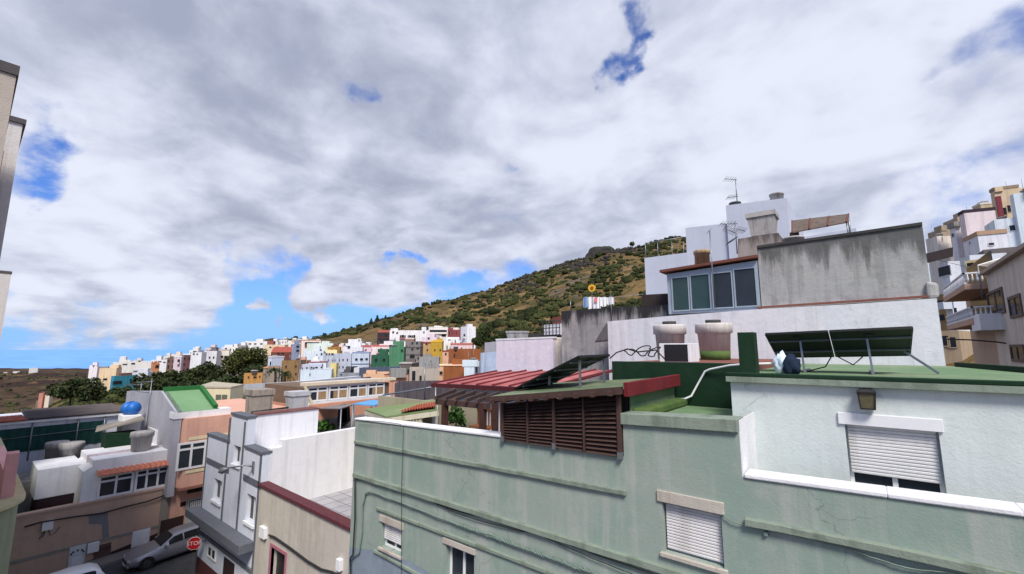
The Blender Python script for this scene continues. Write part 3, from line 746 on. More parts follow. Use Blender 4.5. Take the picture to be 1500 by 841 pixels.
MB().bar(a, b2, .09, .24).build('red_fascia', m_redb, ls, .01)
MB().box(XM0 - .02, XM0 + .001, YG + .35, 10.0, ZM, FRr.z - .1).build('side_wall', m_groof, ls)

# solar panel leaning on that roof, raised to the right
def solar_panel_quad(root, L1, L2, H2, H1, cells=(4, 6), struts=True):
    nrm = (H1 - L1).cross(L2 - L1).normalized()
    if nrm.z < 0: nrm = -nrm
    t = .04
    mb = MB(); pts = [L1, L2, H2, H1]
    MB().prism([p + nrm * .012 for p in pts], nrm * .02).build('cells', glass('solar_cells', (.01, .014, .03), .12), root)
    MB().prism([p + nrm * .004 for p in pts], nrm * .006).build('backsheet', flat('panel_backsheet', lin(44, 56, 48, .7), .6, var=.2), root)
    for a, b2 in zip(pts, pts[1:] + pts[:1]): mb.bar(a + nrm * .018, b2 + nrm * .018, .035, .045, nrm)
    for f in (.28, .74): MB().bar(L1.lerp(H1, f) - nrm * .016, L2.lerp(H2, f) - nrm * .016, .03, .03, nrm).build('mounting_rail', M_STEEL, root)
    c = L1.lerp(L2, .5).lerp(H1.lerp(H2, .5), .86); e = (L2 - L1).normalized(); MB().bar(c - e * .06 - nrm * .012, c + e * .06 - nrm * .012, .09, .025, nrm).build('connection_box', M_BLACK, root)
    mb.build('frame', flat('panel_frame', lin(30, 32, 34, .7), .4, .3), root)
H1 = P(848, 524, Y=8.0); H2 = P(893, 521.5, Y=9.4); L1 = P(754, 571, Y=8.0); L2 = P(806, 566, Y=9.4)
L2 = L1 + (H2 - H1)
sp = thing('photovoltaic_array', 'dark solar panel tilted on the louvred shelter roof beside the red metal roof', 'solar panel', (H1 + L2) / 2)
M1 = L1.lerp(H1, .5); M2 = L2.lerp(H2, .5); gap = (H1 - L1) * .006
solar_panel_quad(sp, L1, L2, M2 - gap, M1 - gap); solar_panel_quad(sp, M1 + gap, M2 + gap, H2, H1)
for q in (H1.lerp(H2, .12), H1.lerp(H2, .9), M1.lerp(M2, .2)):
    MB().box(q.x - .1, q.x - .06, q.y - .02, q.y + .02, FL.z + .2, q.z - .05).build('strut', M_STEEL, sp)

# ------------------------------------------------------------------ white house on the right with the green roof
YW = 8.4
wh = thing('white_house', 'white rendered upper storey with green roof edge, wall lantern and half lowered roller shutter', 'house', (1.5, YW, 6))
m_wh = plaster('near_white_render', lin(202, 209, 207), dirt=lin(170, 174, 172), crack=True, streak=.2, patch=.3, patchcol=lin(190, 199, 197), bump=.25)
XW0 = P(1070, 560, Y=YW).x; ZR = P(1070, 546, Y=YW - .1).z; XWR = 9.5
wface = MB().box(XW0, XWR, YW, YW + .28, zt_r - .5, ZR - .14).build('front_wall', m_wh, wh)
MB().box(XW0 + .002, XWR, YW + .27, 16.9, zt_r - .5, ZR - .16).build('house_body', m_wh, wh)
MB().box(XW0 - .04, XWR, YW - .1, 17.0, ZR - .155, ZR - .06).build('roof', m_groof, wh, .008)
MB().box(XW0 - .05, XWR, YW - .12, YW + .1, ZR - .058, ZR).build('roof_edge', m_gdark, wh, .01)
MB().box(XW0 - .045, XWR, YW - .115, YW - .1, ZR - .15, ZR - .06).build('fascia', m_gband, wh)
x0, x1, _, _ = rectY((1239, 640), (1384, 700), YW)
z1 = P(1306, 627, Y=YW).z; z0 = P(1312, 730, Y=YW).z
roller_window(wh, wface, x0, x1, z0, z1, YW, .27, depth=.13, lintel=.17, label='wide window with the shutter three quarters down')
w3 = P(1250, 703, Y=YW + .3)
o = MB(); o.lathe((0, 0, 0), [(.0, 0), (.055, .0), (.055, .01), (0, .01)], 18)
o = o.build('round_plaque', flat('pale_wood_disc', lin(206, 168, 104, .8), .6)); o.rotation_euler = (R(90), 0, 0); o.location = w3 + Vector((0, -.02, .02)); tag(o, 'small round tan disc behind the glass of the wide window', 'plaque')
# wall lantern
lp = P(1270, 585, Y=YW - .1); ln = thing('wall_lantern', 'dark metal wall lantern with yellowed glass on the white wall', 'lantern', lp)
mb = MB(); w = .1; h = .27
for sx in (-1, 1):
    for sy in (-1, 1): mb.bar(lp + Vector((sx * w * 1.0, sy * .07, h * .36)), lp + Vector((sx * w * .82, sy * .06, -h * .5)), .014, .014)
mb.box(lp.x - w * 1.12, lp.x + w * 1.12, lp.y - .085, lp.y + .085, lp.z + h * .34, lp.z + h * .4)
mb.box(lp.x - w * .9, lp.x + w * .9, lp.y - .07, lp.y + .07, lp.z - h * .52, lp.z - h * .47)
mb.prism([lp + Vector((-w * 1.1, -.08, h * .4)), lp + Vector((w * 1.1, -.08, h * .4)), lp + Vector((w * .5, -.04, h * .55)), lp + Vector((-w * .5, -.04, h * .55))], (0, .16, 0))
mb.build('cage', flat('dark_iron', (.025, .024, .026), .5, .4), ln)
MB().prism([lp + Vector((-w * .9, -.06, h * .33)), lp + Vector((w * .9, -.06, h * .33)), lp + Vector((w * .75, -.05, -h * .46)), lp + Vector((-w * .75, -.05, -h * .46))], (0, .11, 0)).build('glass_body', flat('yellowed_glass', lin(120, 114, 88, .6), .25, var=.4, scale=20), ln)
MB().box(lp.x - .05, lp.x + .05, lp.y + .06, YW + .002, lp.z - .05, lp.z + .06).build('wall_bracket', _mats['dark_iron'], ln)

# dark green walls and red terrace behind
rt = thing('red_terrace', 'low flat roof with red floor and dark green parapet behind the mossy green roof', 'terrace', (-5, 10.3, 8))
XD = P(897, 560, Y=10.05).x; ZD = P(990, 531, Y=10.05).z
MB().box(XD, XW0 + .0, 10.05, 10.25, ztl, ZD).build('parapet', m_gdark, rt, .01)
MB().box(XD + .0, XW0 - .0, 10.25, 16.9, ztl, ZD - .03).build('floor', plaster('red_floor_paint', lin(150, 96, 84, .65), dirt=lin(100, 70, 62), streak=0, patch=.4), rt)
p0 = P(1098, 540, Y=9.0); p1 = P(1098, 487, Y=9.0); pw = P(1110, 540, Y=9.0).x - P(1086, 540, Y=9.0).x
o = MB().box(p0.x - pw / 2, p0.x + pw / 2, 8.85, 9.15, ZR - .1, p1.z).build('roof_pillar', m_gdark, None, .01)
tag(o, 'dark green square stub pillar on the edge of the green roof', 'pillar')

# back white wall
YB = 17.0
m_bw = plaster('brush_white', lin(208, 209, 216), dirt=lin(150, 147, 150), streak=.25, patch=.3, patchcol=lin(224, 218, 220), bump=.5, crack=True)
bw = thing('white_boundary_wall', 'long white painted wall with flaking top edge behind the green roof', 'wall', (-3, YB, 7))
o = onY([(890, 471), (935, 467), (980, 463), (1110, 453), (1240, 446), (1372, 437)], YB)
e = [Vector((o[0].x, YB, 7))] + o + [Vector((o[-1].x, YB, 7))]
MB().prism(e, (0, .3, 0)).build('wall', m_bw, bw)
m_st = plaster('weathered_concrete', lin(178, 178, 179, .97), dirt=lin(92, 91, 92), streak=.35, patch=.5, patchcol=lin(188, 184, 178), top=[(P(1109, 364, Y=YB + .35).z, 1.25, .78), (P(1230, 445, Y=YB + .35).z + .25, .3, .2)], scale=.9, bump=.6)
g = P(1350, 330, Y=YB + .35)
cw = thing('weathered_wall', 'tall grey rendered wall streaked with black mould along its top', 'wall', (0, YB + .4, 10))
o = onY([(1109, 364), (1180, 354), (1260, 343), (1351, 330)], YB + .35); bot = onY([(1360, 437), (1110, 454)], YB + .35); bot[0].x = o[-1].x; bot[1].x = o[0].x
MB().prism(o + bot, (0, 6.0, 0)).build('wall', m_st, cw)
mb = MB()
for a, b2 in zip(o[:-1], o[1:]): mb.prism([a + Vector((0, -.05, .002)), b2 + Vector((0, -.05, .002)), b2 + Vector((0, -.05, .09)), a + Vector((0, -.05, .09))], (0, .4, 0))
mb.build('coping', plaster('black_coping', lin(70, 68, 68, .8), dirt=lin(30, 30, 30), streak=.2, patch=.4), cw)
lip = onY([(1110, 452), (1360, 436)], YB + .3)
MB().prism([lip[0], lip[1], lip[1] + Vector((0, 0, .06)), lip[0] + Vector((0, 0, .06))], (0, -.12, 0)).build('brick_ledge', plaster('red_brown_ledge', lin(132, 84, 72, .8), dirt=lin(60, 44, 40), streak=.1, patch=.5, scale=3), cw)
st = onY([(1356, 412), (1375, 414), (1377, 436), (1358, 437)], YB + .2)
tag(MB().prism(st, (0, .5, 0)).build('wall_stub', m_st, None, .08), 'rounded grey stub at the right end of the white boundary wall', 'wall')

# aluminium glazed enclosure
YE = YB + .25
ge = thing('glazed_enclosure', 'aluminium glazed rooftop enclosure with four dark panes and reddish sloping lid', 'enclosure', (-6, YE, 9.8))
c4 = onY([(976, 398), (1108, 377), (1112, 453), (984, 460)], YE)
m_al = flat('grey_aluminium', lin(172, 184, 196, .85), .45, .3, var=.1)
zl, zr = c4[0].z, c4[1].z
MB().prism([Vector((c4[0].x, YE + .05, c4[3].z)), Vector((c4[1].x, YE + .05, c4[3].z)), Vector((c4[1].x, YE + .05, zr - .1)), Vector((c4[0].x, YE + .05, zl - .1))], (0, 4, 0)).build('body', m_al, ge)
MB().prism([c4[0] + Vector((-.2, -.2, -.04)), c4[1] + Vector((.05, -.2, -.04)), c4[1] + Vector((.05, -.2, .06)), c4[0] + Vector((-.2, -.2, .06))], (0, 4.4, 0)).build('lid', plaster('rusty_lid', lin(120, 74, 64, .8), dirt=lin(60, 40, 36), streak=.2, patch=.4), ge)
for (xa, xb, ya, yb) in [(984, 1010, 404, 456), (1011, 1041, 400, 454), (1043, 1074, 397, 452), (1075, 1109, 391, 450)]:
    a = P(xa, (ya + yb) / 2, Y=YE); b2 = P(xb, (ya + yb) / 2, Y=YE); z1 = P((xa + xb) / 2, ya + 1, Y=YE).z; z0 = P((xa + xb) / 2, yb, Y=YE).z
    grid_window(ge, 'Y', a.x, b2.x, z0, z1, YE + .04, cols=1, thick=.045, mat=m_al, gmat=glass('teal_glass', (.02, .036, .038), .12) if xa < 1040 else M_GLASS)

# upper white house behind
YU = 23.0
uh = thing('upper_white_house', 'stepped white block with roof tanks rising behind the weathered grey wall', 'house', (-8, YU, 9))
m_up = plaster('upper_white', lin(184, 188, 202), dirt=lin(150, 152, 162), streak=.15, patch=.2, far=True)
def stepY(pix, Y, dep, mat, par, name='wall', zb=6):
    o = onY(pix, Y); e = [Vector((o[0].x, Y, zb))] + o + [Vector((o[-1].x, Y, zb))]
    return MB().prism(e, (0, dep, 0)).build(name, mat, par)
stepY([(944, 378), (1006, 370)], YU, 5, m_up, uh); stepY([(1004, 334), (1066, 327)], YU + .3, 6, m_up, uh); stepY([(1063, 301), (1152, 290)], YU + .15, 7, m_up, uh, 'tower')
stepY([(1150, 352), (1254, 334)], YU + .5, 4, m_up, uh)
pp = onY([(945, 376), (945, 352), (962, 347), (1003, 345)], YU + .4)
mb = MB()
for px in (946, 964, 985, 1002):
    q = P(px, 375, Y=YU + .1); mb.tube([q - Vector((0, 0, .2)), q + Vector((0, 0, .75))], .02)
a = P(946, 375, Y=YU + .1); b2 = P(1002, 367, Y=YU + .1); mb.tube([a + Vector((0, 0, .72)), b2 + Vector((0, 0, .72))], .02); mb.build('railing', M_STEEL, uh)
# ------------------------------------------------------------------ left: tower house, beige house, white blocks
YT = 7.42
m_tw = plaster('blue_white_render', lin(208, 213, 225, .95), dirt=lin(170, 174, 186), streak=.2, patch=.25)
m_dk = flat('slate_trim', lin(106, 110, 120, .8), .8, var=.3)
th = thing('tower_house', 'blue white house with grey trim, a slim raised middle tower and a street lamp arm', 'house', (-20, YT, 0))
XT0 = P(305, 637, Y=YT).x; XT1 = P(384, 666, Y=YT).x
xa, xb = P(340, 610, Y=YT).x, P(363.5, 612, Y=YT).x
zL = P(305, 637, Y=YT).z; zT = P(340, 607, Y=YT).z; zRt = P(384, 666, Y=YT).z; zL2 = P(337, 648, Y=YT).z
outl = [Vector((XT0, YT, -1.5)), Vector((XT0, YT, zL)), Vector((xa, YT, zL2)), Vector((xa, YT, zT)), Vector((xb, YT, zT - .02)), Vector((xb, YT, P(361, 656, Y=YT).z)), Vector((XT1, YT, zRt)), Vector((XT1, YT, -1.5))]
tface = MB().prism(outl, (0, .3, 0)).build('front_wall', m_tw, th)
MB().box(XT0 + .05, XT1 - .002, YT + .29, 12.6, -1.5, zRt - .7).build('house_body', M_WHITE, th)
mb = None
for (p, q, zz, zq) in [(XT0, xa, zL, zL2), (xa, xb, zT, zT - .02), (xb, XT1, P(361, 656, Y=YT).z, zRt)]:
    MB().prism([(p - .03, YT - .05, zz), (q + .03, YT - .05, zq), (q + .03, YT - .05, zq + .09), (p - .03, YT - .05, zz + .09)], (0, .4, 0)).build('cap', m_dk, th)
mb = MB()
for (c, d, hh) in [((304, 670), (336, 685), .22), ((357.5, 694), (383, 707), .22)]:
    A = P(*c, Y=YT); B = P(*d, Y=YT); A.y = B.y = YT - .03; mb.prism([A, B, B - Vector((0, 0, hh)), A - Vector((0, 0, hh))], (0, .04, 0))
for px, ya, yb in [(338, 612, 786), (360, 618, 800)]:
    A = P(px, ya, Y=YT); B = P(px - 6, yb, Y=YT); x = A.x; mb.box(x - .05, x + .05, YT - .035, YT + .01, P(px, 790, Y=YT).z, A.z)
mb.box(XT1 - .1, XT1 + .005, YT - .03, YT + .01, -1, zRt); mb.box(XT0 - .005, XT0 + .07, YT - .03, YT + .01, -1, zL)
mb.build('trim', m_dk, th)
A = P(289, 757, Y=YT - .45); B = P(375.5, 820, Y=YT - .45); zc = P(300, 763, Y=YT - .45).z
MB().box(XT0 - .35, XT1 - .1, YT - .5, YT + .01, zc - .32, zc).build('ledge', m_dk, th, .02)
MB().box(XT0 - .1, XT1, YT - .06, YT + .01, zc - 1.05, zc - .92).build('ledge', m_dk, th)
for (x, y, x2, y2) in [(313.5, 704, 323, 735), (361.5, 727, 372, 767), (342.5, 655, 351, 681)]:
    X0, X1, z0, z1 = rectY((x, y), (x2, y2), YT); z1 = P((x + x2) / 2, y, Y=YT).z + .05; z0 = P((x + x2) / 2, y2, Y=YT).z
    cut(tface, MB().box(X0, X1, YT - .3, YT + .2, z0, z1))
    w = grid_window(th, 'Y', X0 + .01, X1 - .01, z0 + .01, z1 - .01, YT + .17, cols=2, thick=.05)
    MB().box(X0 - .06, X1 + .06, YT - .07, YT + .03, z0 - .1, z0 - .002).build('sill', M_WHITE, w)
X0, X1, z0, z1 = rectY((306, 797), (316, 823), YT)
w = grid_window(th, 'Y', X0, X1, z0, z1, YT + .0, cols=2)
X0, X1, z0, z1 = rectY((329, 815), (342, 850), YT)
MB().box(X0, X1, YT - .02, YT + .01, -1, z1).build('door', flat('dark_door', lin(60, 40, 42, .6), .6), th)
MB().box(XT0 - .004, XT1 - .5, YT - .012, YT, -1.5, P(300, 824, Y=YT).z).build('maroon_skirting', flat('maroon_paint', lin(104, 54, 54, .7), .85, var=.3), th)
# street lamp arm
A = P(371, 684, Y=YT - .03); lam = thing('street_lamp', 'grey street lamp arm fixed to the blue white tower house', 'street lamp', A)
hd = P(320, 692, Y=YT - 1.0); el = A + Vector((-.1, -.25, .1)); nk = hd.lerp(el, .35) + Vector((0, 0, .06))
MB().tube([A, A + Vector((-.03, -.08, .04)), el, nk], [.035, .035, .03, .028], 8).build('arm', M_STEEL, lam)
MB().box(A.x - .05, A.x + .05, A.y - .03, A.y + .02, A.z - .22, A.z + .2).build('wall_plate', M_STEEL, lam)
MB().tube([nk + Vector((.1, 0, 0)), nk.lerp(hd, .3), hd.lerp(nk, .3), hd], [.03, .1, .12, .03], 8).build('lamp_head', flat('lamp_grey', lin(120, 124, 130, .7), .45, .3), lam)
# white side walls of the tower house block and roof rooms
XS = P(398, 647, X=-17.6).x
sw = onX([(394, 648), (520, 627)], XT1 + .02)
MB().prism([Vector((XT1 - .28, YT + .3, -1)), Vector((XT1 - .28, YT + .3, sw[0].z - .25)), Vector((XT1 - .28, sw[0].y + .5, sw[0].z - .25)), Vector((XT1 - .28, sw[0].y + .5, sw[0].z)), Vector((XT1 - .28, sw[1].y + 2, sw[1].z)), Vector((XT1 - .28, sw[1].y + 2, -1))], (.3, 0, 0)).build('side_wall', M_WHITE, th)
wa = onX([(370, 612), (467, 597), (467, 640), (370, 640)], -21.3)
wr = thing('white_roof_room', 'white rooftop block with chipped top edge behind the tower house', 'house', (-22, 11, 4))
ya, yb = wa[0].y, wa[1].y; zt_ = (wa[0].z + wa[1].z) / 2
MB().box(-22.1, -21.3, ya, yb, 1, zt_).build('wall', M_WHITE, wr)
MB().box(-22.12, -21.25, ya - .05, yb + .05, zt_ + .001, zt_ + .05).build('coping', plaster('chipped_edge', lin(120, 78, 74, .8), dirt=lin(70, 60, 58), streak=.1, patch=.6, scale=3), wr)
q = P(342, 640, X=-21.2); q2 = P(349, 595, X=-21.2)
MB().tube([Vector((-21.25, ya - .06, zt_ - 2.4)), Vector((-21.25, ya - .06, zt_ + .2)), Vector((-21.25, ya + 1.5, zt_ + .22))], .045).build('drain_pipe', M_BLACK, wr)
q = P(324, 640, Y=YT + 3); tag(MB().tube([q, q + Vector((0, 0, 1.0)), q + Vector((.05, .16, 1.0))], .03).build('vent_pipe', M_BLACK), 'thin dark pipe standing on the roof left of the slim tower', 'pipe')

# beige house with dark red coping
m_bg = plaster('beige_render', lin(196, 189, 178, .92), dirt=lin(146, 138, 126), streak=.3, patch=.35)
bh = thing('beige_house', 'single storey beige house with dark red coping and a flat roof of grey tiles', 'house', (-15, YT, 0))
C0 = P(384, 713, Y=YT); C1 = P(517, 779, Y=YT); zc = (C0.z + C1.z) / 2
C0.x = XT1 + .005; C1.x = XL - .005
bface = MB().prism([Vector((C0.x, YT, -1.5)), C0, C1, Vector((C1.x, YT, -1.5))], (0, .25, 0)).build('front_wall', m_bg, bh)
MB().prism([C0 + Vector((0, -.06, .002)), C1 + Vector((0, -.06, .002)), C1 + Vector((0, -.06, .10)), C0 + Vector((0, -.06, .10))], (0, .36, 0)).build('coping', flat('oxblood_paint', lin(104, 50, 58, .8), .8, var=.4), bh)
fz = P(517, 711, X=XT1 + .05).z - .1
m_tile, t, b = newmat('grey_roof_tiles')
pos = t.node('ShaderNodeNewGeometry').outputs['Position']
br = t.node('ShaderNodeTexBrick'); br.offset = 0; br.inputs['Scale'].default_value = 1.0; br.inputs['Mortar Size'].default_value = .018; br.inputs['Brick Width'].default_value = .62; br.inputs['Row Height'].default_value = .62
br.inputs['Color1'].default_value = (*lin(176, 174, 180, .85), 1); br.inputs['Color2'].default_value = (*lin(160, 158, 166, .85), 1); br.inputs['Mortar'].default_value = (*lin(96, 94, 100), 1)
t.l.new(pos, br.inputs['Vector']); t.set(b.inputs['Base Color'], t.mix(t.math('MULTIPLY', t.sstep(t.noise(pos, 1.2, 6), .5, .7), .5), br.outputs[0], lin(120, 116, 118))); b.inputs['Roughness'].default_value = .8
MB().box(XT1 + .02, XL - .01, YT + .25, 14, -1, fz).build('flat_roof', m_tile, bh)
X0, X1, z0, z1 = rectY((398, 803), (416, 850), YT); z1 = P(407, 806, Y=YT).z
cut(bface, MB().box(X0, X1, YT - .3, YT + .6, -1, z1))
fr = MB(); fr.box(X0 - .1, X0, YT - .025, YT + .1, -1, z1 + .1); fr.box(X1, X1 + .1, YT - .025, YT + .1, -1, z1 + .1); fr.box(X0, X1, YT - .024, YT + .1, z1, z1 + .1)
d = fr.build('door_frame', flat('dusty_pink', lin(186, 120, 136, .8), .8), bh)
MB().box(X0, X1, YT + .2, YT + .26, -1, z1).build('door', flat('black_door', (.02, .018, .02), .5), bh)
def wallbox(label, px, py, w, h, Y, name='meter_box', mat=None, cat='meter box'):
    q = P(px, py, Y=Y); o = MB().box(q.x - w / 2, q.x + w / 2, Y - .12, Y + .002, q.z - h / 2, q.z + h / 2).build(name, mat or M_WHITE, None, .01); return tag(o, label, cat)
wallbox('white meter box at the left end of the beige wall', 388, 779, .42, .36, YT); wallbox('white meter box at the right end of the beige wall', 500, 826, .2, .3, YT)

# ------------------------------------------------------------------ brown house across the side street
XB = -28.5
m_br = plaster('brown_render', lin(192, 162, 144, .95), dirt=lin(150, 126, 114), streak=.2, patch=.45, patchcol=lin(200, 168, 146, .95))
bo = thing('brown_house', 'low brown house with terrace, white glazed room and terracotta awning across the side street', 'house', (XB, 4, 0))
pz = P(150, 734, X=XB).z; y0 = -3.0; y1 = P(250, 714, X=XB).y
bf = MB().prism([(XB - .28, y0, -1.5), (XB - .28, y0, pz), (XB - .28, y1, pz), (XB - .28, y1, -1.5)], (.28, 0, 0)).build('street_wall', m_br, bo)
MB().box(XB - 9, XB - .28, y0, y1, -1.5, pz - .75).build('terrace_floor', flat('maroon_floor', lin(58, 34, 40, .7), .8), bo)
m_tr = plaster('grey_trim', lin(152, 146, 138, .85), dirt=lin(104, 98, 90), streak=.3, patch=.3)
MB().box(XB - .3, XB + .05, y0, y1, pz + .002, pz + .1).build('coping', m_br, bo)
tz = P(150, 789, X=XB).z; MB().box(XB - .02, XB + .03, y0, y1 - .3, tz - .12, tz).build('trim_band', m_tr, bo)
MB().box(XB - .02, XB + .035, y1 - .35, y1, -1, pz).build('trim_band', m_tr, bo)
sk = P(130, 822, X=XB).z; MB().prism([(XB, P(128, 820, X=XB).y, -1), (XB, P(128, 820, X=XB).y, sk), (XB, y1 - .35, sk + .45), (XB, y1 - .35, -1)], (.025, 0, 0)).build('skirting', flat('dark_skirting', lin(70, 48, 48, .7), .85, var=.3), bo)
A = [P(*q, X=XB + .004) for q in [(130, 755), (158, 748), (160, 790), (150, 793), (149, 768), (130, 768)]]
MB().poly(A).build('render_patch', plaster('grey_render_patch', lin(138, 138, 142, .85), streak=.2, patch=.5), bo)
ya, yb = P(102, 805, X=XB).y, P(126, 800, X=XB).y; dz1 = P(114, 799, X=XB).z
dr = MB().box(XB - .0, XB + .04, ya, yb, -1.0, dz1).build('door', flat('white_door', lin(206, 210, 212), .5), bo, .01)
mb = MB()
mb.box(XB + .04, XB + .055, ya + .1, yb - .1, -.75, dz1 - .5)
mb.build('door_panel', M_PVC, dr)
for k in range(5):
    a = math.pi * k / 4; c = Vector((XB + .05, (ya + yb) / 2 + .2 * math.cos(a), dz1 - .3 + .1 * math.sin(a))); MB().box(c.x, c.x + .01, c.y - .03, c.y + .03, c.z - .035, c.z + .035).build('fanlight', M_GLASS, dr)
mb = None
ya, yb = P(193, 790, X=XB).y, P(219, 785, X=XB).y; za, zb = P(206, 800, X=XB).z, P(206, 776, X=XB).z
w = MB(); w.box(XB, XB + .04, ya, yb, za, zb); w = w.build('shuttered_window', M_PVC, bo, .01)
mb = MB(); ym = (ya + yb) / 2; mb.box(XB + .04, XB + .06, ya + .08, ym - .05, za + .08, zb - .08); mb.box(XB + .04, XB + .06, ym + .05, yb - .08, za + .08, zb - .08); mb.build('shutter', flat('white_shutter', lin(226, 228, 230), .5), w)
mb = MB()
for px, py in [(150, 801), (150, 807), (150, 815), (150, 820)]:
    q = P(px, py, X=XB); mb.box(XB, XB + .03, q.y - .3, q.y + .3, q.z - .11, q.z + .11)
mb.build('vent_bricks', flat('vent_brick', lin(110, 84, 76, .8), .9, var=.4, scale=20), bo)
q = P(136, 801, X=XB); o = MB().box(XB, XB + .15, q.y - .2, q.y + .2, q.z - .22, q.z + .2).build('letter_box', M_PVC, None, .02); tag(o, 'white letter box between the white door and the shuttered window', 'letter box')
q = P(69.5, 769, X=XB); o = MB().box(XB, XB + .12, q.y - .17, q.y + .17, q.z - .2, q.z + .2).build('junction_box', M_PVC, None, .01); tag(o, 'small white junction box with hanging wires on the brown wall', 'junction box')
mb = MB()
for dy, L in [(-.2, .5), (.25, .35)]:
    mb.tube([q + Vector((.02, dy * .2, -.2)), q + Vector((.03, dy * .5, -.45)), q + Vector((.03, dy, -.2 - L * .6)), q + Vector((.03, dy + .15, -.2))], .011, 5)
tag(mb.build('hanging_wires', M_BLACK), 'loop of black wires hanging under the small white junction box', 'wires')
# glazed room
gy0, gy1 = P(141, 733, X=XB + .02).y, P(246, 712, X=XB + .02).y
gz0, gz1 = P(190, 722, X=XB).z, P(142, 697, X=XB).z
gz1 = P(195, 690, X=XB).z
lower = MB().box(XB - 3.5, XB - .02, gy0 - .25, gy1 + .25, pz - .7, gz0).build('glazed_room', M_WHITE2, bo)
MB().box(XB - 3.5, XB - .1, gy0 - .25, gy1 + .25, gz0, gz1 + .75).build('glazed_room_wall', M_WHITE, bo)
grid_window(bo, 'X', gy0, (gy0 + gy1) / 2 - .06, gz0, gz1, XB - .06, cols=2, toprow=.27, thick=.09); grid_window(bo, 'X', (gy0 + gy1) / 2 + .0, gy1, gz0, gz1, XB - .06, cols=3, toprow=.27, thick=.09)
MB().prism([(XB - .1, gy0 - .55, pz - .5), (XB - .1, gy0 - .55, gz1 + .3), (XB - .1, gy0 - .25, gz1 + .5), (XB - .1, gy0 - .25, pz - .5)], (-3, 0, 0)).build('side_wall', M_WHITE, bo)
def tile_awning(par, a0, a1, x_in, x_out, z_in, z_out, mat, name='tile_awning', n=None):
    """ridged clay tiles running down from the wall"""
    L = a1 - a0; n = n or int(abs(L) / .2); mb = MB(); K = 8; i0 = len(mb.v)
    for k in range(n * K + 1):
        f = k / (n * K); h = .055 * abs(math.cos(math.pi * f * n)); yy = a0 + L * f
        mb.v.append((x_in, yy, z_in + h)); mb.v.append((x_out, yy, z_out + h)); mb.v.append((x_in, yy, z_in + h - .03)); mb.v.append((x_out, yy, z_out + h - .03))
    for k in range(n * K):
        a = i0 + k * 4; b2 = a + 4
        mb.f += [[a, a + 1, b2 + 1, b2], [a + 2, b2 + 2, b2 + 3, a + 3], [a + 1, a + 3, b2 + 3, b2 + 1], [a, b2, b2 + 2, a + 2]]
    return mb.build(name, mat, par)
tile_awning(bo, gy0 - .1, gy1 + .15, XB - .45, XB + .3, gz1 + .38, gz1 + .05, flat('orange_tile', lin(208, 128, 102, .85), .85, var=.3, scale=4, bump=.2))
# white block on the brown terrace
ya = P(54, 700, X=XB - 1.6).y; yb = P(121, 690, X=XB - 1.6).y; zt2 = P(88, 684, X=XB - 1.6).z; zb2 = P(88, 726, X=XB - 1.6).z
MB().box(XB - 4.2, XB - 1.6, ya, yb, zb2, zt2).build('white_block', M_WHITE, bo, .02)
MB().box(XB - 4.2, XB - 1.62, ya + .1, gy0 - .5, pz - .75, zb2).build('block_base', _mats['maroon_floor'], bo)
def tank(label, px, ytop, ybot, wpx, group=None, lid=False, square=False, mat=None, taper=.84, **pl):
    """fibre cement water tank: tapered tub with a thick rim"""
    b0 = P(px, ybot, **pl); t0 = P(px, ytop, **pl); dep = (b0 - CAMP).dot(FW); r = wpx / F_PX * dep / 2; h = t0.z - b0.z
    root = thing('water_tank', label, 'water tank', b0, group)
    if square:
        q = r * .92; mb = MB()
        i = len(mb.v)
        lv_ = [(q * taper * .92, 0), (q * .96, h * .8), (q * 1.06, h * .8), (q * 1.06, h)]
        for (w_, z_) in lv_: mb.v += [(b0.x - w_, b0.y - w_, b0.z + z_), (b0.x + w_, b0.y - w_, b0.z + z_), (b0.x + w_, b0.y + w_, b0.z + z_), (b0.x - w_, b0.y + w_, b0.z + z_)]
        for k in range(3):
            for j in range(4): mb.f.append([i + k * 4 + j, i + k * 4 + (j + 1) % 4, i + k * 4 + 4 + (j + 1) % 4, i + k * 4 + 4 + j])
        mb.f.append([i + 12, i + 13, i + 14, i + 15]); mb.f.append([i + 3, i + 2, i + 1, i])
    else:
        mb = MB().lathe(b0, [(r * taper * .95, 0), (r * .9, h * .72), (r * 1.0, h * .73), (r * 1.0, h * .95), (r * .95, h), (0.01, h * 1.02)], 28)
    mb.build('tub', mat or M_TANK, root)
    if lid: MB().lathe(b0 + Vector((0, 0, h * 1.02)), [(r * .45, 0), (r * .45, h * .12), (.01, h * .14)], 20).build('lid', flat('grey_lid', lin(96, 98, 100, .8), .8), root)
    return root
tank('left tank of the pair of round grey water tanks behind the white terrace block', 80, 647, 678, 25, D=24.6)
tank('right tank of the pair of round grey water tanks behind the white terrace block', 102, 648, 679, 27, D=24.0)
tank('round grey water tank above the white glazed room', 206, 632, 659, 27, D=23.4)
MB().box(XB - 6, XB - 3.4, ya - 1, y1 - 1, 0, P(150, 688, X=XB - 3.4).z).build('rear_roof_block', M_CONC, bo)
ya2, yb2 = P(118, 660, X=XB - 1.2).y, P(243, 640, X=XB - 1.2).y; zz = P(180, 657, X=XB - 1.2).z
MB().box(XB - 1.4, XB - 1.2, gy0 - .3, y1, gz1 + .5, P(180, 660, X=XB - 1.2).z).build('parapet', plaster('pinkish_white', lin(214, 200, 202), dirt=lin(150, 130, 130), streak=.3, patch=.3), bo)

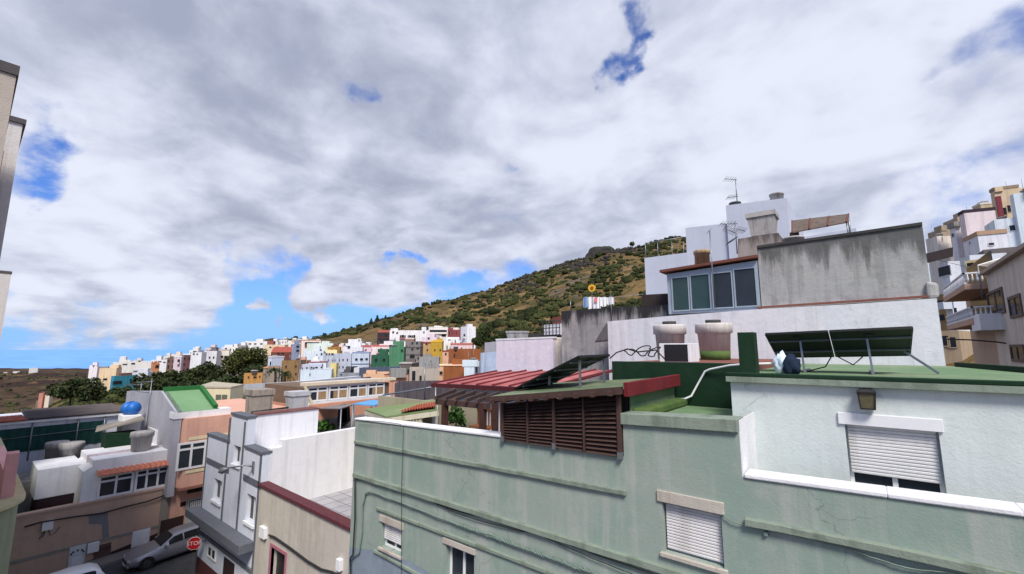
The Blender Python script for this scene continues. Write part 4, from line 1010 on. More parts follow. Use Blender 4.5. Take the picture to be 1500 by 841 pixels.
# green tarpaulin house behind
tb = thing('tarp_house', 'long low roof of dark corrugated sheets above a wall screened with dark green netting', 'house', (-36, 6, 0))
XTp = -36.0
Za = P(90, 615, X=XTp).z; Zb = P(90, 655, X=XTp).z; ya, yb = P(-20, 640, X=XTp).y, P(152, 625, X=XTp).y; ye = P(186, 600, X=XTp).y
MB().box(XTp - 6, XTp - .05, ya, ye, -4, Za).build('wall', M_WHITE2, tb)
mb = MB(); nn = 40
pts = []
for k in range(nn + 1):
    f = k / nn; pts.append(Vector((XTp + .03 * math.sin(k * 1.9), ya + (yb - ya) * f, 0)))
for k in range(nn): mb.poly([pts[k] + Vector((0, 0, Zb)), pts[k + 1] + Vector((0, 0, Zb)), pts[k + 1] + Vector((0, 0, Za - .25)), pts[k] + Vector((0, 0, Za - .25))])
nt = mb.build('shade_net', flat('green_netting', lin(20, 74, 68, .8), .8, var=.25, scale=3), tb)
mb = MB()
for k in (0, .35, .75, 1.0):
    yy = ya + (yb - ya) * k; mb.tube([(XTp + .06, yy, Zb - .5), (XTp + .06, yy, Za)], .035)
mb.tube([(XTp + .06, ya, (Za + Zb) / 2), (XTp + .06, yb, (Za + Zb) / 2 + .1)], .02); mb.build('post', M_STEEL, tb)
MB().box(XTp - .1, XTp + .15, ya, ye, Za, Za + .12).build('gutter', M_WHITE, tb)
m_cor = flat('dark_fibre_sheet', lin(122, 112, 110, .8), .9, var=.4, scale=1.5)
mb = MB(); n = 70; K = 4; y_0 = P(40, 610, X=XTp).y; i0 = 0; zlo = Za + .12; zhi = P(100, 602, X=XTp - 4).z
for k in range(n * K + 1):
    f = k / (n * K); h = .06 * math.cos(2 * math.pi * k / K); yy = y_0 + (ye - y_0) * f
    mb.v += [(XTp + .2, yy, zlo + h + .07), (XTp - 4.5, yy, zhi + h + .2)]
for k in range(n * K): mb.f.append([2 * k, 2 * k + 1, 2 * k + 3, 2 * k + 2])
cr = mb.build('corrugated_roof', m_cor, tb); sol = cr.modifiers.new('thick', 'SOLIDIFY'); sol.thickness = .02
tile_awning(tb, ya, y_0, XTp - 3.5, XTp + .25, zhi, zlo + .04, M_TERRA, 'tile_roof', 24)
# lean-to of a grey sheet and the blue tank
lt = thing('lean_to', 'shallow lean-to of a stained grey sheet between the blue tank and the round grey tank', 'lean-to', P(180, 640, D=25))
q = [P(140, 631, D=24.2), P(212, 613, D=24.2), P(208, 609, D=25.8), P(142, 624, D=26.2)]
MB().prism(q, (0, 0, -.08)).build('sheet_roof', plaster('stained_sheet', lin(140, 132, 124, .85), dirt=lin(90, 74, 60), streak=.1, patch=.6), lt)
MB().box(q[0].x - .1, q[1].x - .2, q[2].y + .3, q[2].y + .5, 1.0, q[0].z - .1).build('wall', M_WHITE, lt)
MB().box(q[0].x, q[0].x + .9, q[0].y + .3, q[0].y + 1.6, 1.0, q[0].z - .15).build('dark_side', m_gdark, lt)
bt = P(192, 598, D=26); bts = thing('blue_tank', 'bright blue ribbed plastic water tank lying on a small white plinth', 'water tank', bt)
mb = MB(); r = .36; SCT = .72; prof = [(-.62, .05), (-.58, .34), (-.42, .49), (-.3, .53), (-.06, .53), (-.04, .49), (.04, .49), (.06, .53), (.3, .53), (.42, .49), (.58, .34), (.62, .05)]
ax = RT
mb.tube([bt + ax * a * SCT for a, _ in prof], [b_ * SCT * .95 for _, b_ in prof], 22); mb.build('tub', flat('blue_plastic', lin(36, 116, 206, .8), .45, var=.15), bts)
MB().lathe(bt + Vector((0, 0, r - .03)), [(.12, 0), (.12, .06), (.01, .07)], 14).build('lid', flat('blue_lid', lin(24, 84, 160, .8), .5), bts)
tag(MB().box(bt.x - .7, bt.x + .6, bt.y - .4, bt.y + .4, 1.0, bt.z - .35).build('tank_plinth', M_WHITE, None, .02), 'small white plinth carrying the blue tank', 'plinth')

# ------------------------------------------------------------------ peach house with the sloped green roof
XP = -28.3
ph = thing('peach_house', 'peach house with a bay of white framed windows and a sloped green roof', 'house', (XP, 10, 0))
m_pe = plaster('peach_render', lin(218, 170, 150, .88), dirt=lin(170, 124, 104), streak=.25, patch=.25)
m_pey = plaster('cream_render', lin(226, 214, 178, .88), dirt=lin(180, 160, 130), streak=.2, patch=.2)
py0 = y1 + .02; py1 = P(340, 690, X=XP).y + 3
zbay0 = P(280, 712, X=XP + .6).z; zbay1 = P(290, 612, X=XP + .6).z
MB().box(XP - 8, XP, py0, py1, -1.5, zbay0 + .1).build('ground_wall', m_pe, ph)
yb0 = P(257, 640, X=XP + .3).y + .4
MB().box(XP - 8, XP - .06, yb0 + .1, py1, zbay0 + .1, zbay1 - .02).build('upper_wall', m_pe, ph)
mb = MB().prism([(XP - .05, yb0 - .3, zbay0), (XP + .6, yb0, zbay0), (XP + .6, py1, zbay0), (XP - .05, py1, zbay0)], (0, 0, zbay1 - zbay0))
bay = mb.build('bay', m_pe, ph)
MB().box(XP - .1, XP + .72, yb0 - .15, py1, zbay0 - .12, zbay0 - .002).build('bay_ledge', plaster('brown_ledge', lin(150, 104, 90, .85), streak=.3), ph)
wz0, wz1 = P(282, 686, X=XP + .6).z, P(282, 647, X=XP + .6).z
grid_window(ph, 'X', P(259, 665, X=XP + .6).y, P(300, 665, X=XP + .6).y + 1.2, wz0, wz1, XP + .6, cols=4, rows=1, toprow=.25, thick=.1)
for zz in (wz0 - .22, wz1 + .08): MB().box(XP + .55, XP + .63, yb0 + .1, py1, zz, zz + .14).build('cream_band', m_pey, ph)
ya, yb = P(273, 750, X=XP).y, P(297, 745, X=XP).y; dz = P(285, 730, X=XP).z
d = MB().box(XP, XP + .04, ya, yb, -1, dz).build('door', flat('pale_door', lin(190, 200, 196, .85), .5), ph)
mb = MB()
for k in range(6): mb.box(XP + .04, XP + .06, ya + .15 + (yb - ya - .3) * k / 5 - .03, ya + .15 + (yb - ya - .3) * k / 5 + .03, dz - .62, dz - .12)
mb.build('door_grille', M_PVC, d); MB().box(XP + .041, XP + .046, ya + .08, yb - .08, dz - .66, dz - .08).build('door_glass', M_DARK, d)
MB().box(XP, XP + .02, P(250, 760, X=XP).y - .4, ya - .1, -1, P(260, 757, X=XP).z).build('skirting', _mats['dark_skirting'], ph)
for px, py, hw in [(268, 738, .12), (286, 718, .35)]:
    q = P(px, py, X=XP); MB().box(XP, XP + .03, q.y - hw, q.y + hw, q.z - .1, q.z + .1).build('vent', M_DARK, ph)
# grey side walls and roof
g0 = P(185, 574, D=33); g1 = P(232, 576, D=33.0); g2 = P(257, 604, X=XP + .3); g3 = P(288, 569, D=34); g4 = P(316, 597, X=XP + .3)
m_gw = plaster('grey_side_render', lin(176, 176, 186, .88), dirt=lin(130, 128, 132), streak=.4, patch=.4)
yw = py0 + .0
gt = P(236, 573, D=32.5); 
e = [Vector((XP + .3, g2.y, zbay1 - .1)), g2, gt, P(186, 573, D=35), Vector((P(186, 573, D=35).x, P(186, 573, D=35).y, -1)), Vector((XP + .3, g2.y, zbay0 - .4))]
Ys = g2.y; gt = P(236, 573, Y=Ys); gl_ = P(186, 573, Y=Ys)
MB().prism([Vector((XP + .3, Ys, zbay0 - .4)), g2, gt, gl_, Vector((gl_.x, Ys, -1)), Vector((XP - .2, Ys, -1)), Vector((XP - .2, Ys, zbay0 - .4))], (0, .3, 0)).build('side_wall', m_gw, ph)
m_gr2 = plaster('green_sloped_roof', lin(120, 158, 116, .85), dirt=lin(88, 118, 86), streak=0, patch=.3)
roof = [g2 + Vector((0, .1, .0)), Vector((g4.x, g4.y, g2.z)), Vector((g4.x, g4.y, g2.z)) + (gt - g2) * Vector((1, 1, 1)) + Vector((0, .1, 0)), gt + Vector((0, .1, 0))]
MB().prism(roof, (0, 0, -.25)).build('sloped_roof', m_gr2, ph)
mb = MB()
for a, b2 in [(roof[3], roof[2]), (roof[2], roof[1])]: mb.bar(a + Vector((0, 0, .08)), b2 + Vector((0, 0, .08)), .2, .25)
mb.build('roof_kerb', plaster('roof_kerb_green', lin(46, 112, 58, .85), streak=.2), ph)
MB().box(XP - .5, XP + .34, g2.y - .05, P(335, 605, X=XP).y, zbay1 + .002, g2.z - .03).build('parapet', M_WHITE, ph)
sa, sb = P(292, 590, D=36), P(356, 590, D=38); szt = P(330, 567, D=37).z; szb = P(330, 611, D=37).z
sh_ = thing('roof_shed', 'cream white flat topped shed beside the sloped green roof', 'shed', ((sa + sb) / 2).xyz)
e = [P(290, 567, D=35), P(338, 569, D=34.5), P(356, 566, D=37), P(312, 563, D=40)]
MB().prism([Vector((p.x, p.y, szb - 1.5)) for p in e], (0, 0, e[1].z - szb + 1.5)).build('wall', m_pey, sh_)
MB().prism([Vector((p.x, p.y, e[1].z + .002)) + (p - (e[0] + e[2]) / 2) * .04 * Vector((1, 1, 0)) for p in e], (0, 0, .12)).build('flat_roof', plaster('shed_lid', lin(186, 176, 156, .85), streak=.3), sh_)
a, b2 = P(318, 578, D=34.7), P(335, 596, D=34.55); hz = (e[1] - e[0]).normalized(); nz = Vector((hz.y, -hz.x, 0))
if nz.dot(CAMP - a) < 0: nz = -nz
q0 = e[0].lerp(e[1], .58); q1 = e[0].lerp(e[1], .92)
mb = MB(); 
for f0, f1 in [(0, .46), (.54, 1)]:
    s0 = q0.lerp(q1, f0); s1 = q0.lerp(q1, f1); mb.prism([Vector((s0.x, s0.y, b2.z)), Vector((s1.x, s1.y, b2.z)), Vector((s1.x, s1.y, a.z)), Vector((s0.x, s0.y, a.z))], nz * .03)
mb.build('shutter', flat('olive_shutter', lin(110, 112, 96, .8), .7), sh_)

# ------------------------------------------------------------------ corner house at lower left and tall neighbour
ch = thing('corner_house', 'pale green rounded corner house with a pink roof terrace and orange wall', 'house', (-22, 2, 0))
q0 = P(35, 745, Y=1.6); zc = q0.z; cx_, cy_ = q0.x - 1.6, 1.6 - 1.2
arc = [(cx_ + 1.6 * math.cos(a), cy_ + 1.2 * math.sin(a)) for a in np.linspace(0, math.pi / 2, 10)]
plan = [(cx_ + 1.6, -4)] + arc + [(-34, cy_ + 1.2), (-34, -4)]
m_cg = plaster('sage_render', lin(150, 160, 134, .85), dirt=lin(120, 126, 106), streak=.4, patch=.3)
MB().prism([Vector((x, y, -1.5)) for x, y in plan], (0, 0, zc + 1.5)).build('wall', m_cg, ch)
plan2 = [(x + (.12 if i < 12 else 0), y + (.12 if 0 < i < 12 else 0)) for i, (x, y) in enumerate(plan)]
MB().prism([Vector((x, y, zc + .002)) for x, y in plan2], (0, 0, .1)).build('cornice', plaster('yellow_cornice', lin(196, 188, 150, .85), streak=.3), ch)
plan3 = [(x - .25, y - .2) for x, y in plan]
mpk = plaster('pink_render', lin(226, 168, 168, .88), dirt=lin(190, 140, 130), streak=.2, patch=.3)
a0 = P(16, 735, Y=1.42); a1 = P(20, 655, Y=1.42)
MB().prism([(a0.x - 6, 1.2, zc + .1), (a0.x, 1.2, zc + .1), (a0.x, 1.2, zc + .1 + (a1.z - a0.z) * .95), (a0.x - .25, 1.2, a1.z + .1), (a0.x - .5, 1.2, zc + .1 + (a1.z - a0.z) * .55), (a0.x - 6, 1.2, zc + .1 + (a1.z - a0.z) * .5)], (0, .25, 0)).build('pink_wall', mpk, ch)
MB().box(a0.x - 5, a0.x - .2, 1.452, 1.47, zc + .1, zc + .1 + (a1.z - a0.z) * .28).build('orange_panel', flat('orange_paint', lin(226, 100, 62, .85), .8, var=.2), ch)
MB().box(cx_ + 1.2, cx_ + 1.4, -3, cy_ + .2, zc + .1, zc + .9).build('terrace_wall', m_tr, ch)
tn = thing('tall_neighbour', 'tall rendered building seen edge on at the far left against the sky', 'building', (-16, 0, 0))
m_tn = plaster('neighbour_render', lin(190, 178, 168, .88), dirt=lin(120, 110, 104), streak=.4, patch=.3)
YN = .10; XN = -13.5; zN = 14.72
MB().box(-18.5, XN, -9, YN, -1.5, zN).build('wall', m_tn, tn)
MB().box(-18.5, XN + .04, -9, YN + .03, zN + .002, zN + .22).build('cornice', plaster('dark_cornice', lin(96, 90, 92, .8), streak=.3), tn)
MB().box(XN - 3, XN - .6, YN, YN + .012, 2, zN - 1.5).build('pipe_strip', flat('ochre_strip', lin(170, 110, 84, .8), .8, var=.3), tn)
t2 = thing('second_neighbour', 'pale flank of another tall building just beyond the tall edge on building', 'building', (-22, 0, 0))
Y2 = .42; X2 = -19.0; z2 = 15.63
MB().box(X2 - 4, X2, -9, Y2, -1.5, z2).build('wall', plaster('pale_flank', lin(206, 200, 196), dirt=lin(150, 140, 134), streak=.4, patch=.3), t2)
MB().box(X2 - 4, X2 + .06, -9, Y2 + .06, z2 + .002, z2 + .15).build('cornice', _mats['dark_cornice'], t2)

t3 = thing('third_neighbour', 'lower pale sliver of a building beneath the two tall ones at the far left edge', 'building', (-32, 0, 0))
MB().box(-36, -30, -9, 1.06, -1.5, 12.4).build('wall', _mats['pale_flank'], t3)
MB().box(-36, -29.97, -9, 1.08, 12.402, 12.5).build('cornice', _mats['dark_cornice'], t3)

# ------------------------------------------------------------------ houses of the town
def hor(v): v = Vector((v.x, v.y, 0)); return v.normalized()
BN = [0]
def block(name, label, xl, xc, xr, yt, D, col, wins=(), auto=None, beta=None, group=None, cat='house', zb=None, dep=9.0, rim=.45, mat=None, roof_col=None,
          auto_side=None, extras=(), wcol=None):
    """one house: its near corner at xc, faces reaching to xl and xr, flat parapet roof at the height seen at yt.
    wins: (px, py, w, h) openings on whichever face they fall"""
    BN[0] += 1; rg = random.Random(BN[0] * 13)
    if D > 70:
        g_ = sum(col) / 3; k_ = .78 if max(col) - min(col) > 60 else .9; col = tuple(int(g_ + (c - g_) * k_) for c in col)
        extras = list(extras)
        if not extras and cat == 'house' and D > 125 and rg.random() < .7: extras.append(('room', rg.uniform(.05, .3), rg.uniform(.45, .9), rg.uniform(.8, 2.0)))
        if cat == 'house' and not wins and rg.random() < .5 and D > 110: f_ = rg.uniform(.1, .5); extras.append(('balcony', f_, f_ + rg.uniform(.25, .45), rg.choice((3.4, 6.2)), rg.choice(((226, 222, 218), (190, 180, 172), col))))
    C0 = P(xc, yt, D=D); g = hor(C0 - CAMP); r = Vector((g.y, -g.x, 0))
    if beta is None: beta = (R(12) if xr - xc <= 1 else R(-12) if xc - xl <= 1 else math.atan2(max(1, xc - xl), 0) * 0 + R(45 * (xr - xc) / max(1, (xr - xl))) )
    else: beta = R(beta)
    a = -r * math.cos(beta) + g * math.sin(beta)
    b2 = r * math.sin(beta) + g * math.cos(beta)
    if xc - xl <= 1: b2 = r * math.cos(beta) - g * math.sin(-beta) * 1.0; b2 = (r * math.cos(beta) + g * abs(math.sin(beta))); a = Vector((-b2.y, b2.x, 0)); a = a if a.dot(g) > 0 else -a
    def reach(dirv, px):
        q = ray(px, yt); q = Vector((q.x, q.y))
        M = np.array([[dirv.x, -q.x], [dirv.y, -q.y]]); s = np.linalg.solve(M, [-C0.x, -C0.y]); return float(s[0])
    la = reach(a, xl) if xc - xl > 1 else dep
    lb = reach(b2, xr) if xr - xc > 1 else dep
    la = min(max(la, .5), 60); lb = min(max(lb, .5), 60)
    zt = C0.z; base = Vector((C0.x, C0.y, 0)); 
    z0 = zb if zb is not None else min(ground(C0.x, C0.y), ground(*(C0 + a * la).xy), ground(*(C0 + b2 * lb).xy), zt - 4) - 1
    root = thing(name, label, cat, Vector((C0.x, C0.y, z0)), group)
    m = mat or plaster('town_%d_%d_%d' % col, lin(*col, .92), dirt=lin(*[c * .72 for c in col]), streak=.45, patch=.35, far=True, scale=.5)
    O = [base, base + a * la, base + a * la + b2 * lb, base + b2 * lb]
    t = .25; I = [base + a * t + b2 * t, base + a * (la - t) + b2 * t, base + a * (la - t) + b2 * (lb - t), base + a * t + b2 * (lb - t)]
    Z = lambda L, z: [Vector((p.x, p.y, z)) for p in L]
    mb = MB(); V = Z(O, z0) + Z(O, zt) + Z(I, zt) + Z(I, zt - rim); mb.v = [tuple(v) for v in V]
    for k in range(4):
        n = (k + 1) % 4
        mb.f += [[k, n, 4 + n, 4 + k], [4 + k, 4 + n, 8 + n, 8 + k], [8 + k, 8 + n, 12 + n, 12 + k]]
    mb.f.append([12, 13, 14, 15]); mb.f.append([3, 2, 1, 0])
    mb.build('wall', m, root)
    MB().prism([Vector((p.x, p.y, zt - rim + .02)) for p in I], (0, 0, .03)).build('roof', plaster('town_roof_grey', lin(150, 140, 134, .7), streak=0, patch=.5, far=True) if not roof_col else plaster('town_roof_%d_%d_%d' % roof_col, lin(*roof_col, .85), streak=0, patch=.3, far=True), root)
    na = Vector((a.y, -a.x, 0)); na = na if na.dot(g) < 0 else -na
    nb = Vector((b2.y, -b2.x, 0)); nb = nb if nb.dot(g) < 0 else -nb
    wm = glass('town_pane', (.012, .014, .018), .3); wm.node_tree.nodes['Principled BSDF'].inputs['Specular IOR Level'].default_value = .12
    def win_at(c, along, nrm, w, h):
        p = [c - along * w / 2, c + along * w / 2]
        fr = MB(); e = .07 + w * .03
        q = [p[0] - Vector((0, 0, h / 2)), p[1] - Vector((0, 0, h / 2)), p[1] + Vector((0, 0, h / 2)), p[0] + Vector((0, 0, h / 2))]
        o = MB().prism([x + nrm * .01 for x in q], nrm * .015).build('window', wm, root)
        f = MB()
        A = along * e
        f.prism([q[0] + nrm * .008, q[0] + A + nrm * .008, q[3] + A + nrm * .008, q[3] + nrm * .008], nrm * .06)
        f.prism([q[1] - A + nrm * .008, q[1] + nrm * .008, q[2] + nrm * .008, q[2] - A + nrm * .008], nrm * .06)
        zz = Vector((0, 0, e)); f.prism([q[0] + A + nrm * .009, q[1] - A + nrm * .009, q[1] - A + zz + nrm * .009, q[0] + A + zz + nrm * .009], nrm * .09)
        f.build('frame', wcol and flat('town_frame_%d' % wcol[0], lin(*wcol, .8)) or m, o)
    for (x, y, w, h) in wins:
        d = ray(x, y); left = x < xc
        al, nr = (a, na) if left else (b2, nb)
        tt = (base - CAMP).dot(nr) / d.dot(nr); p = CAMP + d * tt
        dd = (p - CAMP).dot(FW); fx = max(.35, abs(al.dot(RT)))
        win_at(p, al, nr, 1.12 * w / F_PX * dd / fx, 1.12 * h / F_PX * dd)
    for au, al, nr, L in ((auto, a, na, la), (auto_side, b2, nb, lb)):
        if not au: continue
        if au is auto and xc - xl <= 1: al, nr, L = b2, nb, lb
        rows, cols = au; fh = 2.9
        for i in range(rows):
            for j in range(cols):
                if rg.random() < .12: continue
                win_at(base + al * L * (j + .5) / cols + Vector((0, 0, zt - 1.9 - i * fh)), al, nr, min(1.3, L / cols * .45), 1.2 if rg.random() < .8 else 1.9)
    if D > 70 and cat == 'house':
        for k in range(rg.choice((1, 2, 2, 3))):
            p = base + a * la * rg.uniform(.15, .85) + b2 * lb * rg.uniform(.1, .6); z_ = zt - rim + .04; kk = rg.random()
            if kk < .4: MB().lathe((p.x, p.y, z_), [(.5, 0), (.62, .9), (.66, .92), (.66, 1.05), (.01, 1.1)], 10).build('roof_tank', M_TANK, root)
            elif kk < .7: MB().tube([Vector((p.x, p.y, z_)), Vector((p.x, p.y, z_ + rg.uniform(1.6, 3.2)))], .04, 5).build('aerial', M_STEEL, root)
            else:
                w_ = rg.uniform(.8, 1.6); q4 = [p - a * w_ - b2 * w_ * .6, p + a * w_ - b2 * w_ * .6, p + a * w_ + b2 * w_ * .6, p - a * w_ + b2 * w_ * .6]
                MB().prism([Vector((x.x, x.y, z_)) for x in q4], (0, 0, rg.uniform(.9, 1.7))).build('roof_hut', rg.choice((m, M_CONC, m)), root)
    if D > 75 and lb > 5 and not auto_side and cat == 'house' and xr - xc > 2:
        for i in range(2):
            for j in range(max(1, int(lb / 3.5))):
                if rg.random() < .6: win_at(base + b2 * lb * (j + .5) / max(1, int(lb / 3.5)) + Vector((0, 0, zt - 1.9 - i * 2.9)), b2, nb, .9, 1.1)
    for e in extras:
        kind = e[0]
        if kind == 'room':
            f0, f1, hh = e[1:4]; c1, c2 = base + a * la * f0 + b2 * lb * .3, base + a * la * f1 + b2 * lb * .3
            dd_ = b2 * lb * .5
            MB().prism([Vector((p.x, p.y, zt - rim + .04)) for p in (c1, c2, c2 + dd_, c1 + dd_)], (0, 0, hh + rim)).build('roof_room', m if len(e) < 5 else plaster('town_%d_%d_%d' % e[4], lin(*e[4], .92), streak=.2, far=True), root)
        elif kind == 'cap':
            mb = MB(); w_ = e[1]
            OO = [p + (p - (O[0] + O[2]) / 2).normalized() * .15 for p in O]
            mb.prism([Vector((p.x, p.y, zt + .003)) for p in OO], (0, 0, w_)).build('roof_edge', plaster('town_%d_%d_%d' % e[2], lin(*e[2], .92), streak=.2, far=True), root)
        elif kind == 'gable':            # red pitched roof
            hh = e[1]; mid1 = (O[0] + O[3]) / 2; mid2 = (O[1] + O[2]) / 2
            mb = MB(); zz = zt + .01
            v = Z(O, zz) + [Vector((mid1.x, mid1.y, zz + hh)), Vector((mid2.x, mid2.y, zz + hh))]; mb.v = [tuple(x) for x in v]
            mb.f += [[0, 1, 5, 4], [3, 4, 5, 2], [0, 4, 3], [1, 2, 5], [3, 2, 1, 0]]
            mb.build('tile_roof', flat('town_tiles', lin(168, 84, 70, .85), .85, var=.3, scale=2), root)
        elif kind == 'band':
            z_ = zt - e[1]
            for al, nr, L in ((a, na, la), (b2, nb, lb)):
                p = base + nr * .01; MB().prism([Vector((p.x, p.y, z_)), Vector((p.x, p.y, z_)) + al * L, Vector((p.x, p.y, z_ + .3)) + al * L, Vector((p.x, p.y, z_ + .3))], nr * .12).build('band', plaster('town_%d_%d_%d' % e[2], lin(*e[2], .92), streak=.2, far=True), root)
        elif kind == 'balcony':          # fraction along main face, drop below roof, width
            f0, f1, dz_, colb = e[1:5]; nr = na if xc - xl > 1 else nb; al = a if xc - xl > 1 else b2; L = la if xc - xl > 1 else lb
            p, q = base + al * L * f0, base + al * L * f1
            mb = MB(); mb.prism([Vector((p.x, p.y, zt - dz_)), Vector((q.x, q.y, zt - dz_)), Vector((q.x, q.y, zt - dz_ + .95)), Vector((p.x, p.y, zt - dz_ + .95))], nr * 1.0)
            mb.build('balcony', plaster('town_%d_%d_%d' % colb, lin(*colb, .92), streak=.2, far=True), root)
            MB().prism([Vector((p.x, p.y, zt - dz_ + .95)) + nr * .01, Vector((q.x, q.y, zt - dz_ + .95)) + nr * .01, Vector((q.x, q.y, zt - dz_ + 2.3)) + nr * .01, Vector((p.x, p.y, zt - dz_ + 2.3)) + nr * .01], nr * .02).build('balcony_door', wm, root)
    return root
WHT = (226, 226, 230); CRM = (232, 216, 190); GRY = (168, 168, 170)
H = 'town_house'
# far row on the left, above the valley
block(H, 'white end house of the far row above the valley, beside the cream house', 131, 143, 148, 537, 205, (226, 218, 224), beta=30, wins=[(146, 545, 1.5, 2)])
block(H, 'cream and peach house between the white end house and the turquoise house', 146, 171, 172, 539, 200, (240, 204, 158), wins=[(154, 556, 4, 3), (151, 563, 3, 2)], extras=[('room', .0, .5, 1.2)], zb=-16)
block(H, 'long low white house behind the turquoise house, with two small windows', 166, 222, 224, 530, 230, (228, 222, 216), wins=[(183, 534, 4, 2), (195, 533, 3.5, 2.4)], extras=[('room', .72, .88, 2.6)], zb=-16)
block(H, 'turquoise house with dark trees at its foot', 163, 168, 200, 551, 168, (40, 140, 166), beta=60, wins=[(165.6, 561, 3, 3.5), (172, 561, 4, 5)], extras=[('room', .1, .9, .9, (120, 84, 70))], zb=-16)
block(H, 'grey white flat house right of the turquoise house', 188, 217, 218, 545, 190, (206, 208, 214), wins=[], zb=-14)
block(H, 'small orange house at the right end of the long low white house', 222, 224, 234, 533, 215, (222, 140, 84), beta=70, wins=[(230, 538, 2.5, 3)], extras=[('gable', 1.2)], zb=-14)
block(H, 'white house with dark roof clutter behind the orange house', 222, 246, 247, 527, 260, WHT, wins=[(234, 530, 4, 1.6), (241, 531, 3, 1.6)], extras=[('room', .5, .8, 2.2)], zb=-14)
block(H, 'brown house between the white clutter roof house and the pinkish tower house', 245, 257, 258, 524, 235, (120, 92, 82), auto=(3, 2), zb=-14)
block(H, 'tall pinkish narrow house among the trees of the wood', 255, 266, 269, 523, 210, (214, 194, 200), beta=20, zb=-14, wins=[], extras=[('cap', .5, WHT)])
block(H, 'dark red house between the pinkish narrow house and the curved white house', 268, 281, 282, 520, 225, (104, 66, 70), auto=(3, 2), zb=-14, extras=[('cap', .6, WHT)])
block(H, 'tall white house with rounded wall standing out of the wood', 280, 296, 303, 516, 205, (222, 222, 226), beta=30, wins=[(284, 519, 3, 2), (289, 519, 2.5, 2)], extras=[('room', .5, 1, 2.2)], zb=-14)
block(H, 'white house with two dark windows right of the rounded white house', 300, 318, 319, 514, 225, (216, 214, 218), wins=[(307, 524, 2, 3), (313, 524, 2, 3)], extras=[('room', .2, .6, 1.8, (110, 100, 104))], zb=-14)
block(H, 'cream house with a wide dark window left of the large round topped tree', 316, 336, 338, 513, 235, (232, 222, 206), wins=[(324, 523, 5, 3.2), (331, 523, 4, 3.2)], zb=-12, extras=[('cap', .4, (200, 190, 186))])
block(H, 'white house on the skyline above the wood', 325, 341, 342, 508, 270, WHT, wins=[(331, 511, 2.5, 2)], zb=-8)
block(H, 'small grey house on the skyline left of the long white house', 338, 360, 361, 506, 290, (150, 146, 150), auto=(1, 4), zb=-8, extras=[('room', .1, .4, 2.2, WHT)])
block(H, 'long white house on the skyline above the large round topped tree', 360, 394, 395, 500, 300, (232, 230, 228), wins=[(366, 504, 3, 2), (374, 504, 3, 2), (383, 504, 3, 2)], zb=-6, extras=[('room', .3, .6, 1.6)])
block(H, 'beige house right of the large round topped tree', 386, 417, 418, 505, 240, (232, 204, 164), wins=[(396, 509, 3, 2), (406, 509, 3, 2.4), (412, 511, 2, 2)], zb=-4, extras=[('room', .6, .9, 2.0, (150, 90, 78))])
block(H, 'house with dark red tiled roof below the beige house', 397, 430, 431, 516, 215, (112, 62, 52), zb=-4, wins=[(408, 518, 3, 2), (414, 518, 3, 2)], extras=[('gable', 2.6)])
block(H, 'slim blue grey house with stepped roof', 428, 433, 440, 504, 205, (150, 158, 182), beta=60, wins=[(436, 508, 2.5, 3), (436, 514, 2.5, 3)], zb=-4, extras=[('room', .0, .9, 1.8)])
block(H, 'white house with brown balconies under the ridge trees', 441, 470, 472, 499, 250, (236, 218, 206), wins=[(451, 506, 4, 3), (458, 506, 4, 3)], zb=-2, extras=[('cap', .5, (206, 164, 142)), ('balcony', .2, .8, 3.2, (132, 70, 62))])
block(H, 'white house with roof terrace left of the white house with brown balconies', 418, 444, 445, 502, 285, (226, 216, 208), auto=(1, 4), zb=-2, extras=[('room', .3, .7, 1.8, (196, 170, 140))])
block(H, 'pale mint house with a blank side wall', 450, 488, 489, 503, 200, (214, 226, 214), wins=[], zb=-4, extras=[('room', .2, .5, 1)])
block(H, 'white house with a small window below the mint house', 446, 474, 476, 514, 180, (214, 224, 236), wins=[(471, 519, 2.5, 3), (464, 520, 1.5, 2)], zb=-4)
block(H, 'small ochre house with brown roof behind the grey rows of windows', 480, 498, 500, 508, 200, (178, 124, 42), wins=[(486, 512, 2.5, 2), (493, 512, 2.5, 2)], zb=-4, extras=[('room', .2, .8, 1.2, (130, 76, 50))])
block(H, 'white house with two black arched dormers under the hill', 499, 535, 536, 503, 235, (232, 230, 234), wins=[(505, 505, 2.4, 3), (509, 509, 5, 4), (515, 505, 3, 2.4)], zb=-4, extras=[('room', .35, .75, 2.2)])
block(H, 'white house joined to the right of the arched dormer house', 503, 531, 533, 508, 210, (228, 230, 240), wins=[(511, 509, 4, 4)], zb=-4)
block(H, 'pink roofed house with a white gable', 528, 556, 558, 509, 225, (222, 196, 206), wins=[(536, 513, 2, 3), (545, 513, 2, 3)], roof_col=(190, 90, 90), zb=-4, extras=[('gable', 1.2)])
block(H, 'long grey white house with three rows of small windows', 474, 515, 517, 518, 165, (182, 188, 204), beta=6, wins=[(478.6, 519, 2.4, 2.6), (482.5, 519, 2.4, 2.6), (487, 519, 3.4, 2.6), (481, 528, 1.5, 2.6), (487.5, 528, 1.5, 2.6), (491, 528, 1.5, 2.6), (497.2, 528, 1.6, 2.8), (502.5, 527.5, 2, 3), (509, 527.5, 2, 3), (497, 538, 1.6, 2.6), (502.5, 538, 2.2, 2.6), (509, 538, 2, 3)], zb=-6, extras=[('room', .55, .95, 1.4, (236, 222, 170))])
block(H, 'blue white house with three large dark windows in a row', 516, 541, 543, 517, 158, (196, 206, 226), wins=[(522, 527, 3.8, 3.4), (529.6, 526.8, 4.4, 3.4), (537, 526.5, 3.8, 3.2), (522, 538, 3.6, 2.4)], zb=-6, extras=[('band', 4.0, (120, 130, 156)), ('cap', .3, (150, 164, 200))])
block(H, 'dark green house with two windows beside the green gable', 544, 569, 571, 520, 150, (44, 96, 70), wins=[(551, 528, 4, 4), (562.5, 527.6, 4, 4)], zb=-6)
